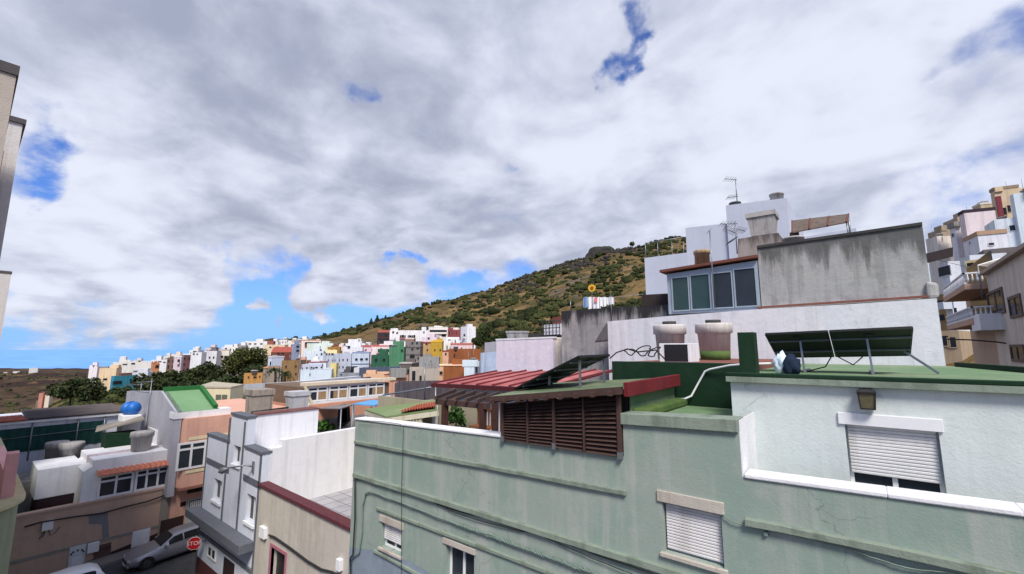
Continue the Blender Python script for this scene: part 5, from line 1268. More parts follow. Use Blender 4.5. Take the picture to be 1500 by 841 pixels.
block(H, 'tall green gable wall with one round window', 570, 592, 595, 508, 152, (76, 134, 98), wins=[(589, 514, 3.4, 3.4)], zb=-6)
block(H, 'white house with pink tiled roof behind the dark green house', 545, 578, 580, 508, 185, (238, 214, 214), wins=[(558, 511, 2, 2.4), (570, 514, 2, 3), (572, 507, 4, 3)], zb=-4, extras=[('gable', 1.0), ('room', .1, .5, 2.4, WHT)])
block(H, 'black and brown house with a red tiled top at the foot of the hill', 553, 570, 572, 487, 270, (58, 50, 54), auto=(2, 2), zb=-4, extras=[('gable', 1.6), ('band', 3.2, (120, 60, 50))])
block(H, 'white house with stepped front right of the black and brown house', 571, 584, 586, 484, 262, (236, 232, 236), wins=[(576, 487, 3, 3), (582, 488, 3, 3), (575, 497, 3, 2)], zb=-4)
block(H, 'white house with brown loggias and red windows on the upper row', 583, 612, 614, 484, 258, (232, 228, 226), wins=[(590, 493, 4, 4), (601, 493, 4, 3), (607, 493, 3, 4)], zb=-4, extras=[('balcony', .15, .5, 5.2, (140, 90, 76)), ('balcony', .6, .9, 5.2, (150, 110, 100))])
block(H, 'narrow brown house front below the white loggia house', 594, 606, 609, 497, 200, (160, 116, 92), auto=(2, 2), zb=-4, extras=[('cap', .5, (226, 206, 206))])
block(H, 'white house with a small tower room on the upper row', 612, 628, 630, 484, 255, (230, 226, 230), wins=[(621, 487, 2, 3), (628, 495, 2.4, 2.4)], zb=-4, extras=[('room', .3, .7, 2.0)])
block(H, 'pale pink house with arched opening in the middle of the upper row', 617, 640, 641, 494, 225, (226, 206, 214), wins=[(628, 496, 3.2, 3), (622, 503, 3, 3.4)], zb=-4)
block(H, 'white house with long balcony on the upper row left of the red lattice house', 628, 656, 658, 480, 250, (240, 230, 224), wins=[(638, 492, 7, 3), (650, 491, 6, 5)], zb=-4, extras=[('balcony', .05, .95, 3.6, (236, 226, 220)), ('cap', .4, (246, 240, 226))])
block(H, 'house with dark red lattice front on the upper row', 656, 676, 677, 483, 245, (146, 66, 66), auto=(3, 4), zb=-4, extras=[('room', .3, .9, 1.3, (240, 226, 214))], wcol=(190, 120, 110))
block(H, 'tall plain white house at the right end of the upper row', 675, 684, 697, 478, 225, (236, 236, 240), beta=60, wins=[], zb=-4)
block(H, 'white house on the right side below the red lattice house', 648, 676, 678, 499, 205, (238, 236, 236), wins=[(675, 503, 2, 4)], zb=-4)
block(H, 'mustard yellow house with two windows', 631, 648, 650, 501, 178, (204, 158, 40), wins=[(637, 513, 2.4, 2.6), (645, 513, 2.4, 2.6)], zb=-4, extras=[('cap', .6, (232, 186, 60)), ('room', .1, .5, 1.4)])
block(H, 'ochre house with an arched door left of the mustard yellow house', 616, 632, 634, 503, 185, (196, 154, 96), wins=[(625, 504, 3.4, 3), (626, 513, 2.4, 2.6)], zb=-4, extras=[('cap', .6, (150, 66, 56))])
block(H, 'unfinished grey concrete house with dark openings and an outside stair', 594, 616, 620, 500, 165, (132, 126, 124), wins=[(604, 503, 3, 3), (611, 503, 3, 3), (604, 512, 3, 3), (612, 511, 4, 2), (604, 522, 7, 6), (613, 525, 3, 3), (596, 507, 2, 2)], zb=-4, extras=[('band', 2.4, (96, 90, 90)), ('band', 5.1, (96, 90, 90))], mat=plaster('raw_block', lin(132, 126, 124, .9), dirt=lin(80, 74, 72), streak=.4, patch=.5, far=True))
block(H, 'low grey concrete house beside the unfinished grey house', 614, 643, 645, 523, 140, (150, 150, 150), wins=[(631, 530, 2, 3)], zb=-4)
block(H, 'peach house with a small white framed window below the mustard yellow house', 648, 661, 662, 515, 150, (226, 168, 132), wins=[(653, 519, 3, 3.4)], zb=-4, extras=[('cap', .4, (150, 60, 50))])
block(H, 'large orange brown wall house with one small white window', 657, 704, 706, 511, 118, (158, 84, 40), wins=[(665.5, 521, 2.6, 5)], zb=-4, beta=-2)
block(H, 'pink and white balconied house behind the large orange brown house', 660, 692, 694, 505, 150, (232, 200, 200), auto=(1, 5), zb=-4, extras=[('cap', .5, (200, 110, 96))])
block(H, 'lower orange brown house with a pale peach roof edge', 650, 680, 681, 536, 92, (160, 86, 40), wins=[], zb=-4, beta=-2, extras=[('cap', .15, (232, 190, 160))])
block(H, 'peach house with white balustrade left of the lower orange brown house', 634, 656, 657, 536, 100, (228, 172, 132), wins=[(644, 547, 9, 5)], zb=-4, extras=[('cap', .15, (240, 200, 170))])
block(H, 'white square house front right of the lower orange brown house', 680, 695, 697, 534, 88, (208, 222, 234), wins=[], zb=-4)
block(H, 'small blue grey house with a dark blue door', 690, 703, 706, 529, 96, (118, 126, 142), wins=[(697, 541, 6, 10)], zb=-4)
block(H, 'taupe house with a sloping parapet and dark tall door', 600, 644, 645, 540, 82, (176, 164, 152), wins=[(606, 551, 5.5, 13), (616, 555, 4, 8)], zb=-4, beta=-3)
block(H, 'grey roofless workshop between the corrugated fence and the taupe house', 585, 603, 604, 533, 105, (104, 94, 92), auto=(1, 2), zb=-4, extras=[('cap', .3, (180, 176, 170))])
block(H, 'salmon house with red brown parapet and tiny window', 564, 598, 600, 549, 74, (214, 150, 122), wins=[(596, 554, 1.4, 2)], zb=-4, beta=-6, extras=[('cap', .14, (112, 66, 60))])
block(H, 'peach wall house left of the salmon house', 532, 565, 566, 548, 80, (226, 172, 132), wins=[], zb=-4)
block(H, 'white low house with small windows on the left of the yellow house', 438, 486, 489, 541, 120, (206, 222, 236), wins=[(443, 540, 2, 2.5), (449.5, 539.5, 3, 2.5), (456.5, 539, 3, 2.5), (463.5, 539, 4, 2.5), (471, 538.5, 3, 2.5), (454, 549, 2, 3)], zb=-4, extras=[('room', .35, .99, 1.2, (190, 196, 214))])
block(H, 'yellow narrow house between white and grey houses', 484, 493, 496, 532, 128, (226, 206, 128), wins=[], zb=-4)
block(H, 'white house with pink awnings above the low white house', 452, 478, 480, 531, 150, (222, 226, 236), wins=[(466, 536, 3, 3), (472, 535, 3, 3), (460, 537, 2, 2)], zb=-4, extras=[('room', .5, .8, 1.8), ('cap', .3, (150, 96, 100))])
block(H, 'salmon roof house left of the white house with pink awnings', 436, 449, 450, 528, 150, (228, 164, 142), wins=[(443, 533, 3, 2.6)], zb=-4)
block(H, 'brown house with four small square windows', 413, 438, 439, 528, 118, (148, 112, 66), wins=[(419, 537.5, 2.8, 3), (433.5, 537, 2.8, 3), (426, 548, 2.4, 2.4), (433.5, 548, 2.6, 2.8)], zb=-4)
block(H, 'white box house with a flat bright front above the ochre house', 393, 399, 416, 524, 128, (206, 214, 232), beta=55, wins=[], zb=-4, extras=[('cap', .4, (216, 220, 230))])
block(H, 'ochre house with three small windows', 358, 385, 387, 546, 108, (204, 142, 70), wins=[(364, 553, 2, 3), (373.5, 553, 4, 3), (380.5, 552, 2, 2.6)], zb=-4, beta=-4)
block(H, 'grey tan house joined to the ochre house with three windows', 386, 409, 411, 539, 112, (150, 136, 124), wins=[(396, 545, 4, 2)], zb=-4, extras=[('cap', .15, (206, 140, 96))])
block(H, 'white house with a flat terrace roof right of the brown four window house', 438, 470, 471, 520, 190, (216, 222, 234), auto=(2, 5), zb=-4, extras=[('room', .2, .5, 1.8)])
block(H, 'grey blue house with black gutter and roof clutter', 494, 530, 531, 546, 96, (140, 146, 156), wins=[(500, 549, 3, 2)], zb=-4, extras=[('room', .2, .45, .9, (200, 200, 206)), ('room', .6, .8, 1.1, (80, 80, 84))])
# filler houses of the same town behind and between, small in the picture
frg = random.Random(77); pal = [(232, 230, 232), (226, 222, 216), (236, 220, 196), (214, 220, 232), (228, 204, 196), (200, 196, 192), (236, 232, 222)]
names = ['white', 'chalk white', 'cream', 'bluish white', 'pale pink', 'light grey', 'ivory']
where = [(346, 508, 255), (404, 501, 320), (418, 498, 330), (432, 499, 320), (447, 497, 345), (247, 522, 280), (262, 519, 290), (290, 513, 285), (313, 510, 300), (205, 530, 280), (540, 507, 265), (527, 500, 285), (575, 500, 230), (640, 497, 240), (664, 503, 190), (500, 511, 220), (455, 511, 230), (606, 489, 290), (648, 485, 290)]
nb_ = ['behind the small grey skyline house', 'on the skyline behind the beige house', 'on the skyline right of the beige house', 'on the skyline behind the slim blue grey house', 'on the skyline behind the balconied house', 'behind the brown house of the far row', 'behind the pinkish narrow house', 'behind the rounded white house', 'behind the wide window cream house', 'behind the long low white house',
       'behind the pink roofed house', 'behind the arched dormer house', 'behind the green gable', 'above the mustard yellow house', 'beside the orange brown houses', 'behind the ochre brown roofed house', 'behind the mint house', 'behind the loggia house', 'behind the long balcony house']
for (x, y, D), nbh in zip(where, nb_):
    k = frg.randrange(len(pal)); w = frg.uniform(9, 13)
    block(H, 'small %s house %s' % (names[k], nbh), x - w, x + w * .3, x + w * .7, y, D, pal[k], auto=(2, 3), beta=frg.uniform(5, 35), zb=-8, extras=[('room', .2, .6, frg.uniform(1.4, 2.4))])

# valley farm buildings
for x, y, w, col, lb in [(61, 576, 7, (206, 130, 110), 'pink farm shed in the valley'), (70, 579, 7, (224, 210, 190), 'cream farm shed in the valley'), (58, 587, 10, (120, 110, 104), 'grey stone farm ruin in the valley')]:
    block('farm_shed', lb, x - w / 2, x + w * .4, x + w / 2, y, 240, col, wins=[], beta=15, cat='shed', dep=5)
for x, y, w, lb in [(24, 544, 10, 'white farm building on the far valley ridge'), (50, 539, 14, 'long pale building on the crest of the far valley ridge'), (8, 545.5, 6, 'small white hut at the left end of the far valley ridge')]:
    block('farm_building', lb, x - w / 2, x + w * .4, x + w / 2, y, 1500, (220, 214, 210), wins=[], cat='building', dep=12)

# ------------------------------------------------------------------ middle distance between the green house and the town
def facing(name, label, cat, pix, Y, dep, mat, zb=None, part='wall'):
    """a walled volume whose front outline is given on plane Y"""
    o = onY(pix, Y); z0 = zb if zb is not None else min(p.z for p in o) - 6
    root = thing(name, label, cat, Vector(((o[0].x + o[-1].x) / 2, Y, z0)))
    e = [Vector((o[0].x, Y, z0))] + o + [Vector((o[-1].x, Y, z0))]
    MB().prism(e, (0, dep, 0)).build(part, mat, root); return root
m_wc = plaster('mouldy_concrete', lin(150, 148, 150, .9), dirt=lin(48, 48, 54), streak=.35, patch=.6, patchcol=lin(178, 174, 168), top=(P(900, 450, Y=17.8).z, 1.1, .95), bump=.6)
r = facing('mouldy_wall', 'blackened concrete parapet wall below the laundry line', 'wall', [(822, 456), (900, 450), (984, 446)], 17.8, .35, m_wc, 7)
A = P(822, 500, Y=17.8)
o = onY([(872, 500), (888, 474), (900, 471), (900, 497)], 17.78); 
MB().prism(o, (0, -.02, 0)).build('cement_patch', plaster('cement_patch', lin(104, 100, 102, .85), streak=.2, patch=.4), r)
m_pw = plaster('pale_pink_white', lin(222, 210, 220), dirt=lin(176, 164, 176), streak=.2, patch=.35, patchcol=lin(214, 208, 226), bump=.5)
pk = facing('pink_wall_house', 'long pale pink painted wall behind the red metal roof', 'house', [(727, 497.5), (770, 496), (810, 494)], 18.6, 5, m_pw, 2)
MB().prism(onY([(726, 499), (811, 495.5), (811, 493), (726, 496.5)], 18.58), (0, .3, 0)).build('coping', M_WHITE, pk)
facing('flaking_wall_house', 'cream wall with flaking paint right of the pale pink wall', 'house', [(810.5, 495.5), (864, 496)], 18.9, 4, plaster('flaking_cream', lin(214, 206, 188), dirt=lin(90, 84, 74), streak=.45, patch=.5, chip=lin(110, 96, 82), scale=1.4, bump=.6), 2)
facing('grey_wall_house', 'smooth light grey wall between the flaking cream wall and the white boundary wall', 'house', [(862, 494), (891, 493)], 18.3, 3, plaster('light_grey_render', lin(182, 186, 188), streak=.2, patch=.2), 2)
facing('crackle_wall_house', 'light blue grey wall with crackled paint left of the pale pink wall', 'house', [(704, 517), (728, 515)], 21, 5, plaster('crackled_blue', lin(184, 198, 220), dirt=lin(110, 116, 128), streak=.4, patch=.4, chip=lin(128, 134, 146), scale=2.4), 0)
facing('grey_block_house', 'plain grey block above the crackled blue wall', 'house', [(710, 502), (729, 500)], 23, 5, plaster('mid_grey_render', lin(168, 166, 172), streak=.3), 0)
q = P(786, 500, Y=24)
for px, lb in [(751, 'left square grey tank on the roof behind the pale pink wall'), (765, 'right square grey tank on the roof behind the pale pink wall')]:
    tank(lb, px, 485, 498, 15, square=True, group=None, Y=24)
facing('dark_roof_house', 'dark roof line with white clutter behind the pale pink wall', 'house', [(740, 496), (772, 489), (822, 487)], 24.6, 4, plaster('dark_roofline', lin(70, 66, 66, .8), streak=.3), 2)
cl = thing('white_roof_hut', 'small white rooftop hut with railings left of the blackened parapet', 'hut', P(808, 486, Y=23.6))
b0 = onY([(797, 476), (822, 474), (822, 490), (797, 491)], 23.6); MB().prism(b0, (0, 2, 0)).build('wall', M_WHITE, cl)
mb = MB()
for k in range(6):
    p = b0[0].lerp(b0[1], k / 5); mb.tube([p + Vector((0, -.15, -1.1)), p + Vector((0, -.15, .2))], .03, 5)
for z in (.2, -.25, -.7): mb.tube([b0[0] + Vector((-.3, -.15, z)), b0[1] + Vector((0, -.15, z))], .03, 5)
mb.build('railing', M_BLACK, cl); b1 = onY([(809, 465), (822, 463), (822, 474), (809, 475)], 25); MB().prism(b1, (0, 2, 0)).build('brown_room', plaster('brown_room', lin(110, 62, 52, .85), streak=.2), cl)
# red metal roof
rr_ = thing('red_roof_house', 'small white house under a red ribbed metal roof behind the timber pergola', 'house', P(730, 590, Y=13.5))
q = [P(634, 561.5, Y=12.2), P(756, 567, Y=12.2), P(905, 542, Y=16.2), P(727, 543.5, Y=16.6)]
q[1] = q[0] + (q[1] - q[0]); 
rt_ = P(872, 562, Y=12.2)
F0, F1 = P(636, 562, Y=12.2), P(800, 569, Y=12.2); B0, B1 = P(728, 544, Y=16.5), P(902, 542, Y=16.5)
m_red = plaster('red_sheet', lin(168, 94, 94, .82), dirt=lin(124, 70, 70), streak=0, patch=.6, patchcol=lin(192, 120, 118), far=True)
rf = MB().prism([F0, F1, B1, B0], (0, 0, -.06)).build('roof', m_red, rr_)
mb = MB()
for k in range(8):
    f = k / 7; mb.bar(F0.lerp(F1, f) + Vector((0, 0, .03)), B0.lerp(B1, f) + Vector((0, 0, .03)), .06, .07)
mb.build('roof_rib', flat('red_rib', lin(120, 48, 54, .82), .6), rf)
MB().bar(F0 + Vector((-.1, -.04, -.06)), F1 + Vector((.1, -.04, -.06)), .1, .15).build('gutter', flat('dark_red_gutter', lin(84, 26, 34, .85), .6), rr_)
MB().prism([Vector((F0.x + .7, 12.7, 1)), Vector((F1.x - .1, 12.7, 1)), Vector((F1.x - .1, 12.7, F1.z - .1)), Vector((F0.x + .7, 12.7, F0.z - .1))], (0, 3.2, 0)).build('wall', M_WHITE2, rr_)
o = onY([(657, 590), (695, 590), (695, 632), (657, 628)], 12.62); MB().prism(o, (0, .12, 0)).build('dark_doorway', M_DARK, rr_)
# pergola
pg = thing('pergola', 'dark timber pergola on four posts over the terrace behind the green parapet', 'pergola', P(690, 628, Y=8.6))
pb0, pb1 = P(640, 588, Y=8.6), P(716, 595, Y=8.6)
MB().bar(pb0, pb1, .12, .15).build('beam', M_WOODD, pg)
pb2, pb3 = P(655, 576, Y=11), P(735, 582, Y=11); MB().bar(pb2, pb3, .1, .12).build('beam', M_WOODD, pg)
for k in range(5):
    f = .08 + k * .2; MB().bar(pb0.lerp(pb1, f) + Vector((0, -.2, .12)), pb2.lerp(pb3, f) + Vector((0, .2, .1)), .06, .1).build('rafter', M_WOODD, pg)
for px, pyb, Y in [(651, 640, 8.6), (707, 650, 8.6), (725, 655, 9.6), (738, 640, 9.0)]:
    b0 = P(px, pyb, Y=Y); MB().box(b0.x - .07, b0.x + .07, Y - .07, Y + .07, ztl + .01, P(px, 590, Y=Y).z).build('post', flat('red_brown_post', lin(84, 52, 44, .7), .8, var=.3), pg)
q = P(637, 620, Y=10.6); tag(MB().box(q.x - .07, q.x + .07, 10.53, 10.67, ztl, P(637, 594, Y=10.6).z).build('white_column', M_WHITE, None, .01), 'slim white column beside the dark pergola post', 'column')
# furniture glimpsed under the pergola
for px, lb in [(700, 'small wooden chair on the terrace left of the middle pergola post'), (716, 'small wooden chair on the terrace between the two right pergola posts')]:
    b0 = P(px, 632, Y=11.2); b0.z = ztl; cr_ = thing('wooden_chair', lb, 'chair', b0); mw = flat('orange_wood', lin(150, 92, 54, .8), .6, var=.3)
    MB().box(b0.x - .22, b0.x + .22, b0.y - .22, b0.y + .22, b0.z + .42, b0.z + .46).build('seat', mw, cr_)
    mb = MB()
    for k in range(4): mb.box(b0.x - .2 + k * .12, b0.x - .16 + k * .12, b0.y + .18, b0.y + .22, b0.z + .46, b0.z + .95)
    mb.box(b0.x - .22, b0.x + .22, b0.y + .17, b0.y + .23, b0.z + .9, b0.z + 1.0); mb.build('backrest', mw, cr_)
    for sx in (-.2, .2):
        for sy in (-.2, .2): MB().box(b0.x + sx - .02, b0.x + sx + .02, b0.y + sy - .02, b0.y + sy + .02, b0.z, b0.z + .42).build('leg', mw, cr_)
b0 = P(668, 628, Y=9.4); b0.z = ztl
def potted(label, p, h, rad):
    root = thing('potted_plant', label, 'plant', p)
    MB().lathe(p, [(rad * .4, 0), (rad * .55, .3), (rad * .6, .3), (rad * .6, .36), (.01, .36)], 16).build('pot', M_TERRA, root)
    me = crown_mesh('foliage', (0, 0, h), (rad, rad, h * .45), 260, .07, int(abs(p.x) * 100), 6)
    o = bpy.data.objects.new('foliage', me); COL.objects.link(o); me.materials.append(M_LEAF_G); o.parent = root; OFF[o.name] = p
    MB().tube([p + Vector((0, 0, .3)), p + Vector((0, 0, h))], .02, 5).build('stem', M_BARK, root); return root
potted('yellow green potted plant behind the green parapet between the pergola posts', b0, 1.0, .4)
# green awning over the balustrade
aw = thing('green_awning', 'mossy green sheet canopy with a patch of terracotta tiles over an off white balustrade', 'canopy', P(590, 615, Y=10))
q = [P(534, 599.5, Y=11.5), P(565, 610, Y=9.2), P(640, 599, Y=9.8), P(641, 583.5, Y=12.6)]
MB().prism([q[0], q[1], q[2], q[3]], (0, 0, -.05)).build('sheet', plaster('faded_green_sheet', lin(124, 144, 96, .85), dirt=lin(84, 96, 62), streak=0, patch=.8, patchcol=lin(146, 158, 120, .85), far=True), aw)
mb = MB(); a0, a1 = q[1].lerp(q[2], .3), q[1].lerp(q[2], .97); up = (q[3] - q[2]) * .45
i0 = 0; n = 13; K = 6
for k in range(n * K + 1):
    f = k / (n * K); p = a0.lerp(a1, f); h = .07 * abs(math.cos(math.pi * f * n)) + .04; tap = min(1, .25 + 1.6 * f) if f < .6 else 1
    mb.v += [tuple(p + Vector((0, 0, h))), tuple(p + up * tap + Vector((0, 0, h)))]
for k in range(n * K): mb.f.append([2 * k, 2 * k + 1, 2 * k + 3, 2 * k + 2])
mb.build('tile_patch', M_TERRA, aw)
m_ow = plaster('off_white', lin(214, 206, 184, .88), dirt=lin(140, 130, 104), streak=.4, patch=.3)
MB().bar(q[0] + Vector((.05, .05, -.14)), q[1] + Vector((0, .05, -.14)), .12, .16).build('edge_beam', m_ow, aw)
MB().bar(q[1] + Vector((0, .05, -.14)), q[2] + Vector((0, .05, -.14)), .12, .16).build('edge_beam', m_ow, aw)
for (s0, s1, n) in ((q[0], q[1], 6), (q[1], q[2].lerp(q[1], .3), 11)):
    for k in range(n):
        p = s0.lerp(s1, (k + .35) / n) + Vector((0, .08, 0)); MB().box(p.x - .05, p.x + .05, p.y - .05, p.y + .05, p.z - .95, p.z - .2).build('baluster', m_ow, aw)
    a, b2 = s0 + Vector((0, .08, -1.02)), s1 + Vector((0, .08, -1.02)); MB().bar(a, b2, .16, .16).build('rail', m_ow, aw)
dk = [p + Vector((0, .5 if i < 2 else .2, -.3)) for i, p in enumerate(q)]
MB().box(q[0].x + .4, q[2].x - .1, 11.9, 12.0, ztl - 1.5, q[2].z - .15).build('back_wall', plaster('dim_beige_wall', lin(170, 160, 140, .85), streak=.3), aw)
MB().prism([p + Vector((0, 0, -1.1)) for p in q], (0, 0, -3)).build('plinth', m_ow, aw)
# blue canvas canopy and grey sheet canopies
def canopy(name, label, pts, mat, zb):
    root = thing(name, label, 'canopy', pts[0] * .5 + pts[2] * .5); MB().prism(pts, (0, 0, -.05)).build('sheet', mat, root)
    for p in pts: MB().tube([Vector((p.x, p.y, zb)), p + Vector((0, 0, -.05))], .035, 6).build('post', M_STEEL, root)
    return root
canopy('blue_canopy', 'bright blue canvas canopy on thin poles behind the green canopy', [P(517, 591.5, Y=13.5), P(549, 593.5, Y=12.8), P(571, 588, Y=14.5), P(545, 585.5, Y=16)], flat('blue_canvas', lin(96, 170, 226, .88), .6, var=.15), 2)
canopy('grey_canopy', 'flat grey sheet canopy on thin posts in the yard behind the white roof room', [P(457, 598, Y=13.2), P(500, 598, Y=12.5), P(519, 592, Y=14), P(478, 592, Y=15.5)], plaster('grey_sheet', lin(134, 130, 130, .8), streak=.1, patch=.5, far=True), 1.5)
# peach building with the long glazed gallery
XG = -27.0
pb = thing('gallery_house', 'peach house with a long white framed glazed gallery and curtains', 'house', (XG, 15, 0))
ya, yb = P(449, 580, X=XG).y, P(564, 570, X=XG).y; z1 = P(487, 565, X=XG).z; z0 = P(487, 586, X=XG).z
MB().box(XG - 6, XG, ya, yb + .4, -1, z0 - .25).build('wall', plaster('salmon_render', lin(206, 150, 124, .88), dirt=lin(160, 110, 92), streak=.3, patch=.4), pb)
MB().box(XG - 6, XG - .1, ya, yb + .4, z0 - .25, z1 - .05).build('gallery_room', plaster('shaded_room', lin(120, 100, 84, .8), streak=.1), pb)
for k in range(4):
    c0 = ya + (yb - ya) * k / 4 + .03; c1 = ya + (yb - ya) * (k + 1) / 4 - .03
    w = grid_window(pb, 'X', c0, c1, z0, z1, XG - .06, cols=2, toprow=.3, thick=.1)
    mb = MB(); rg = random.Random(k); n = 22
    ca, cb = c0 + .25 + rg.random() * .5, c1 - .1
    for j in range(n):
        f0, f1 = j / n, (j + 1) / n; x = XG - .03
        mb.poly([(x + .0, ca + (cb - ca) * f0, z0 + .12), (x + .0, ca + (cb - ca) * f1, z0 + .12), (x, ca + (cb - ca) * f1, z0 + (z1 - z0) * .68), (x, ca + (cb - ca) * f0, z0 + (z1 - z0) * .68)])
    mb.build('curtain', plaster('beige_curtain', lin(178, 146, 108, .8), dirt=lin(120, 96, 68), streak=.8, patch=.1, scale=4, far=True), w)
MB().box(XG - .3, XG + .16, ya - .3, yb + .8, z1 + .1, z1 + .28).build('roof_edge', plaster('cream_edge', lin(226, 210, 186, .88), streak=.2), pb)
MB().box(XG - .05, XG + .08, ya, yb + .4, z0 - .24, z0 - .02).build('sill', M_WHITE, pb)
a, b2 = P(446, 566, X=XG + .1), P(457, 592, X=XG + .1); MB().bar(a, b2, .14, .14).build('sloping_post', m_pey, pb)
yw0, yw1 = P(462, 640, X=-23).y, P(530, 620, X=-23).y
yard = thing('yard_wall', 'peach and grey yard wall with weeds at its foot under the grey canopy', 'wall', (-24.5, 14, 0))
wy0, wy1 = P(456, 600, X=-24.5).y, P(556, 590, X=-24.5).y; zt3 = P(490, 590, X=-24.5).z; zm = P(490, 612, X=-24.5).z
MB().box(-24.8, -24.5, wy0, wy1, zm, zt3).build('upper_wall', _mats['salmon_render'], yard); MB().box(-24.78, -24.48, wy0, wy1, -1, zm).build('lower_wall', plaster('grey_lower', lin(150, 140, 140, .85), streak=.4, patch=.4), yard)
for px, py, hgt in [(470, 631, 1.0), (482, 630, .8), (505, 622, .7)]:
    p = P(px, py + 4, X=-24.2); me = crown_mesh('weed', (0, 0, hgt * .4), (.5, .5, hgt * .5), 240, .1, px, 5)
    o = bpy.data.objects.new('weed', me); COL.objects.link(o); me.materials.append(M_LEAF_G); o.location = p
    tag(o, {470: 'green weed tuft at the left foot of the yard wall', 482: 'low green weed tuft in the middle of the yard wall foot', 505: 'green weed tuft at the right foot of the yard wall'}[px], 'weed')
for px, lb in [(501, 'dark garment hanging in the yard left of the taller one'), (506, 'taller dark garment hanging in the yard under the grey canopy')]:
    p = P(px, 607, X=-23.4); o = MB().prism([p + Vector((0, -.25, .5)), p + Vector((0, .2, .55)), p + Vector((0, .3, -.4)), p + Vector((0, .02, -.55)), p + Vector((0, -.3, -.4))], (.08, 0, 0)).build('hanging_garment', flat('dark_cloth', lin(56, 44, 52, .7), .9, var=.3), None, .02); tag(o, lb, 'garment')
# grey blue wall, roof tanks and low dark roof in front of the gallery
facing('grey_blue_wall_house', 'low pale grey blue walled roof behind the white roof room', 'house', [(357, 563), (400, 561), (446, 560), (463, 590)], 15.5, 6, plaster('pale_grey_blue', lin(186, 192, 200, .9), dirt=lin(130, 134, 140), streak=.35, patch=.4), 0)
tank('square rust stained grey chimney tank left of the slim pale tank', 378, 570, 611, 30, square=True, mat=plaster('stained_cement', lin(160, 150, 138, .88), dirt=lin(84, 66, 54), streak=.7, patch=.5, scale=2), taper=1.0, D=24.5)
tank('pale square tank with flat lid on the white roof room', 434, 573, 604, 27, square=True, mat=plaster('pale_tank', lin(190, 190, 194, .88), streak=.4, scale=2), D=25.5)
o = [P(395, 566, D=44), P(560, 556, D=60), P(540, 549, D=66), P(430, 557, D=52)]
lr = thing('low_roof_house', 'low dark house with a long white roof edge in front of the glazed gallery roof', 'house', P(460, 575, D=52))
e = [P(438, 560.5, D=52), P(525, 552.5, D=68)]
MB().prism([Vector((e[0].x, e[0].y, 0)), e[0] - Vector((0, 0, .3)), e[1] - Vector((0, 0, .3)), Vector((e[1].x, e[1].y, 0))], FW * 6).build('wall', plaster('dark_house_wall', lin(70, 70, 76, .8), streak=.3, far=True), lr)
MB().bar(e[0], e[1], .8, .35).build('roof_edge', M_WHITE2, lr)
# corrugated metal fence in the town and dark board fence
fn = thing('sheet_fence', 'blue grey corrugated sheet fence on a rooftop in the town', 'fence', P(555, 548, D=90))
a, b2 = P(526, 538.5, D=88), P(586, 536.5, D=92); n = 60; mb = MB()
hz = (b2 - a); 
for k in range(n + 1):
    p = a + hz * (k / n) + FW * .12 * math.cos(math.pi * k); mb.v += [tuple(p), tuple(p - Vector((0, 0, 3.2)))]
for k in range(n): mb.f.append([2 * k, 2 * k + 1, 2 * k + 3, 2 * k + 2])
sf = mb.build('sheet', plaster('blue_grey_sheet', lin(112, 124, 146, .85), dirt=lin(84, 92, 104), streak=.5, patch=.4, far=True), fn); sf.modifiers.new('thick', 'SOLIDIFY').thickness = .04
for k in range(6):
    p = a + hz * (k / 5) + FW * .3; MB().tube([p + Vector((0, 0, .1)), p - Vector((0, 0, 3.3))], .05, 5).build('post', M_STEEL, fn)
df = thing('board_fence', 'dark grey weathered board fence on the flat roof behind the green canopy', 'fence', P(615, 590, Y=17))
o = onY([(578, 562), (584, 558.5), (640, 557.5), (662, 558), (662, 592), (578, 592)], 15.5); MB().prism(o, (0, .08, 0)).build('boards', plaster('grey_boards', lin(96, 88, 92, .85), dirt=lin(60, 54, 58), streak=.9, patch=.4, scale=2.5), df)
a, b2 = P(561, 579, Y=14.2), P(640, 566, Y=14.8); MB().tube([a, b2], .04, 6).build('rail', M_STEEL, df)
for f in (0, .18, .98):
    p = a.lerp(b2, f); MB().tube([p, p - Vector((0, 0, 2.0))], .04, 6).build('post', M_STEEL, df)
q = P(622, 585, Y=14.6); tag(MB().tube([q, P(622, 532, Y=14.6)], .035, 6).build('pole', M_STEEL), 'thin grey pole rising in front of the taupe house', 'pole')
q = P(440, 556, D=46); tag(MB().tube([Vector((q.x, q.y, 2)), P(441, 498, D=46)], [.07, .05], 6).build('pole', flat('rusty_pole', lin(150, 120, 120, .8), .7)), 'slim pale mast standing in front of the white low house', 'pole')

# ------------------------------------------------------------------ right side: houses along the rising street
XR_ = 6.0
tan = thing('tan_balcony_house', 'taupe house with rust brown balconies and white balustrades on the right', 'house', (XR_, 40, 4))
m_tp = plaster('taupe_render', lin(206, 194, 184, .95), dirt=lin(104, 96, 92), streak=.3, patch=.3)
def Xp(px, py): return P(px, py, X=XR_)
yf = Xp(1405, 420).y; yn = Xp(1520, 420).y; ym = Xp(1447, 420).y
ztan = Xp(1470, 388).z; zl_ = Xp(1422, 402).z
MB().box(XR_, XR_ + 10, yn - 8, ym, 0, ztan).build('wall', m_tp, tan)
MB().box(XR_ + .5, XR_ + 10, ym, yf + 2, 0, Xp(1420, 398).z).build('wall', plaster('rust_render', lin(186, 160, 142, .9), dirt=lin(140, 116, 104), streak=.3), tan)
m_rb = plaster('rust_balcony', lin(196, 162, 142, .9), dirt=lin(146, 116, 100), streak=.3)
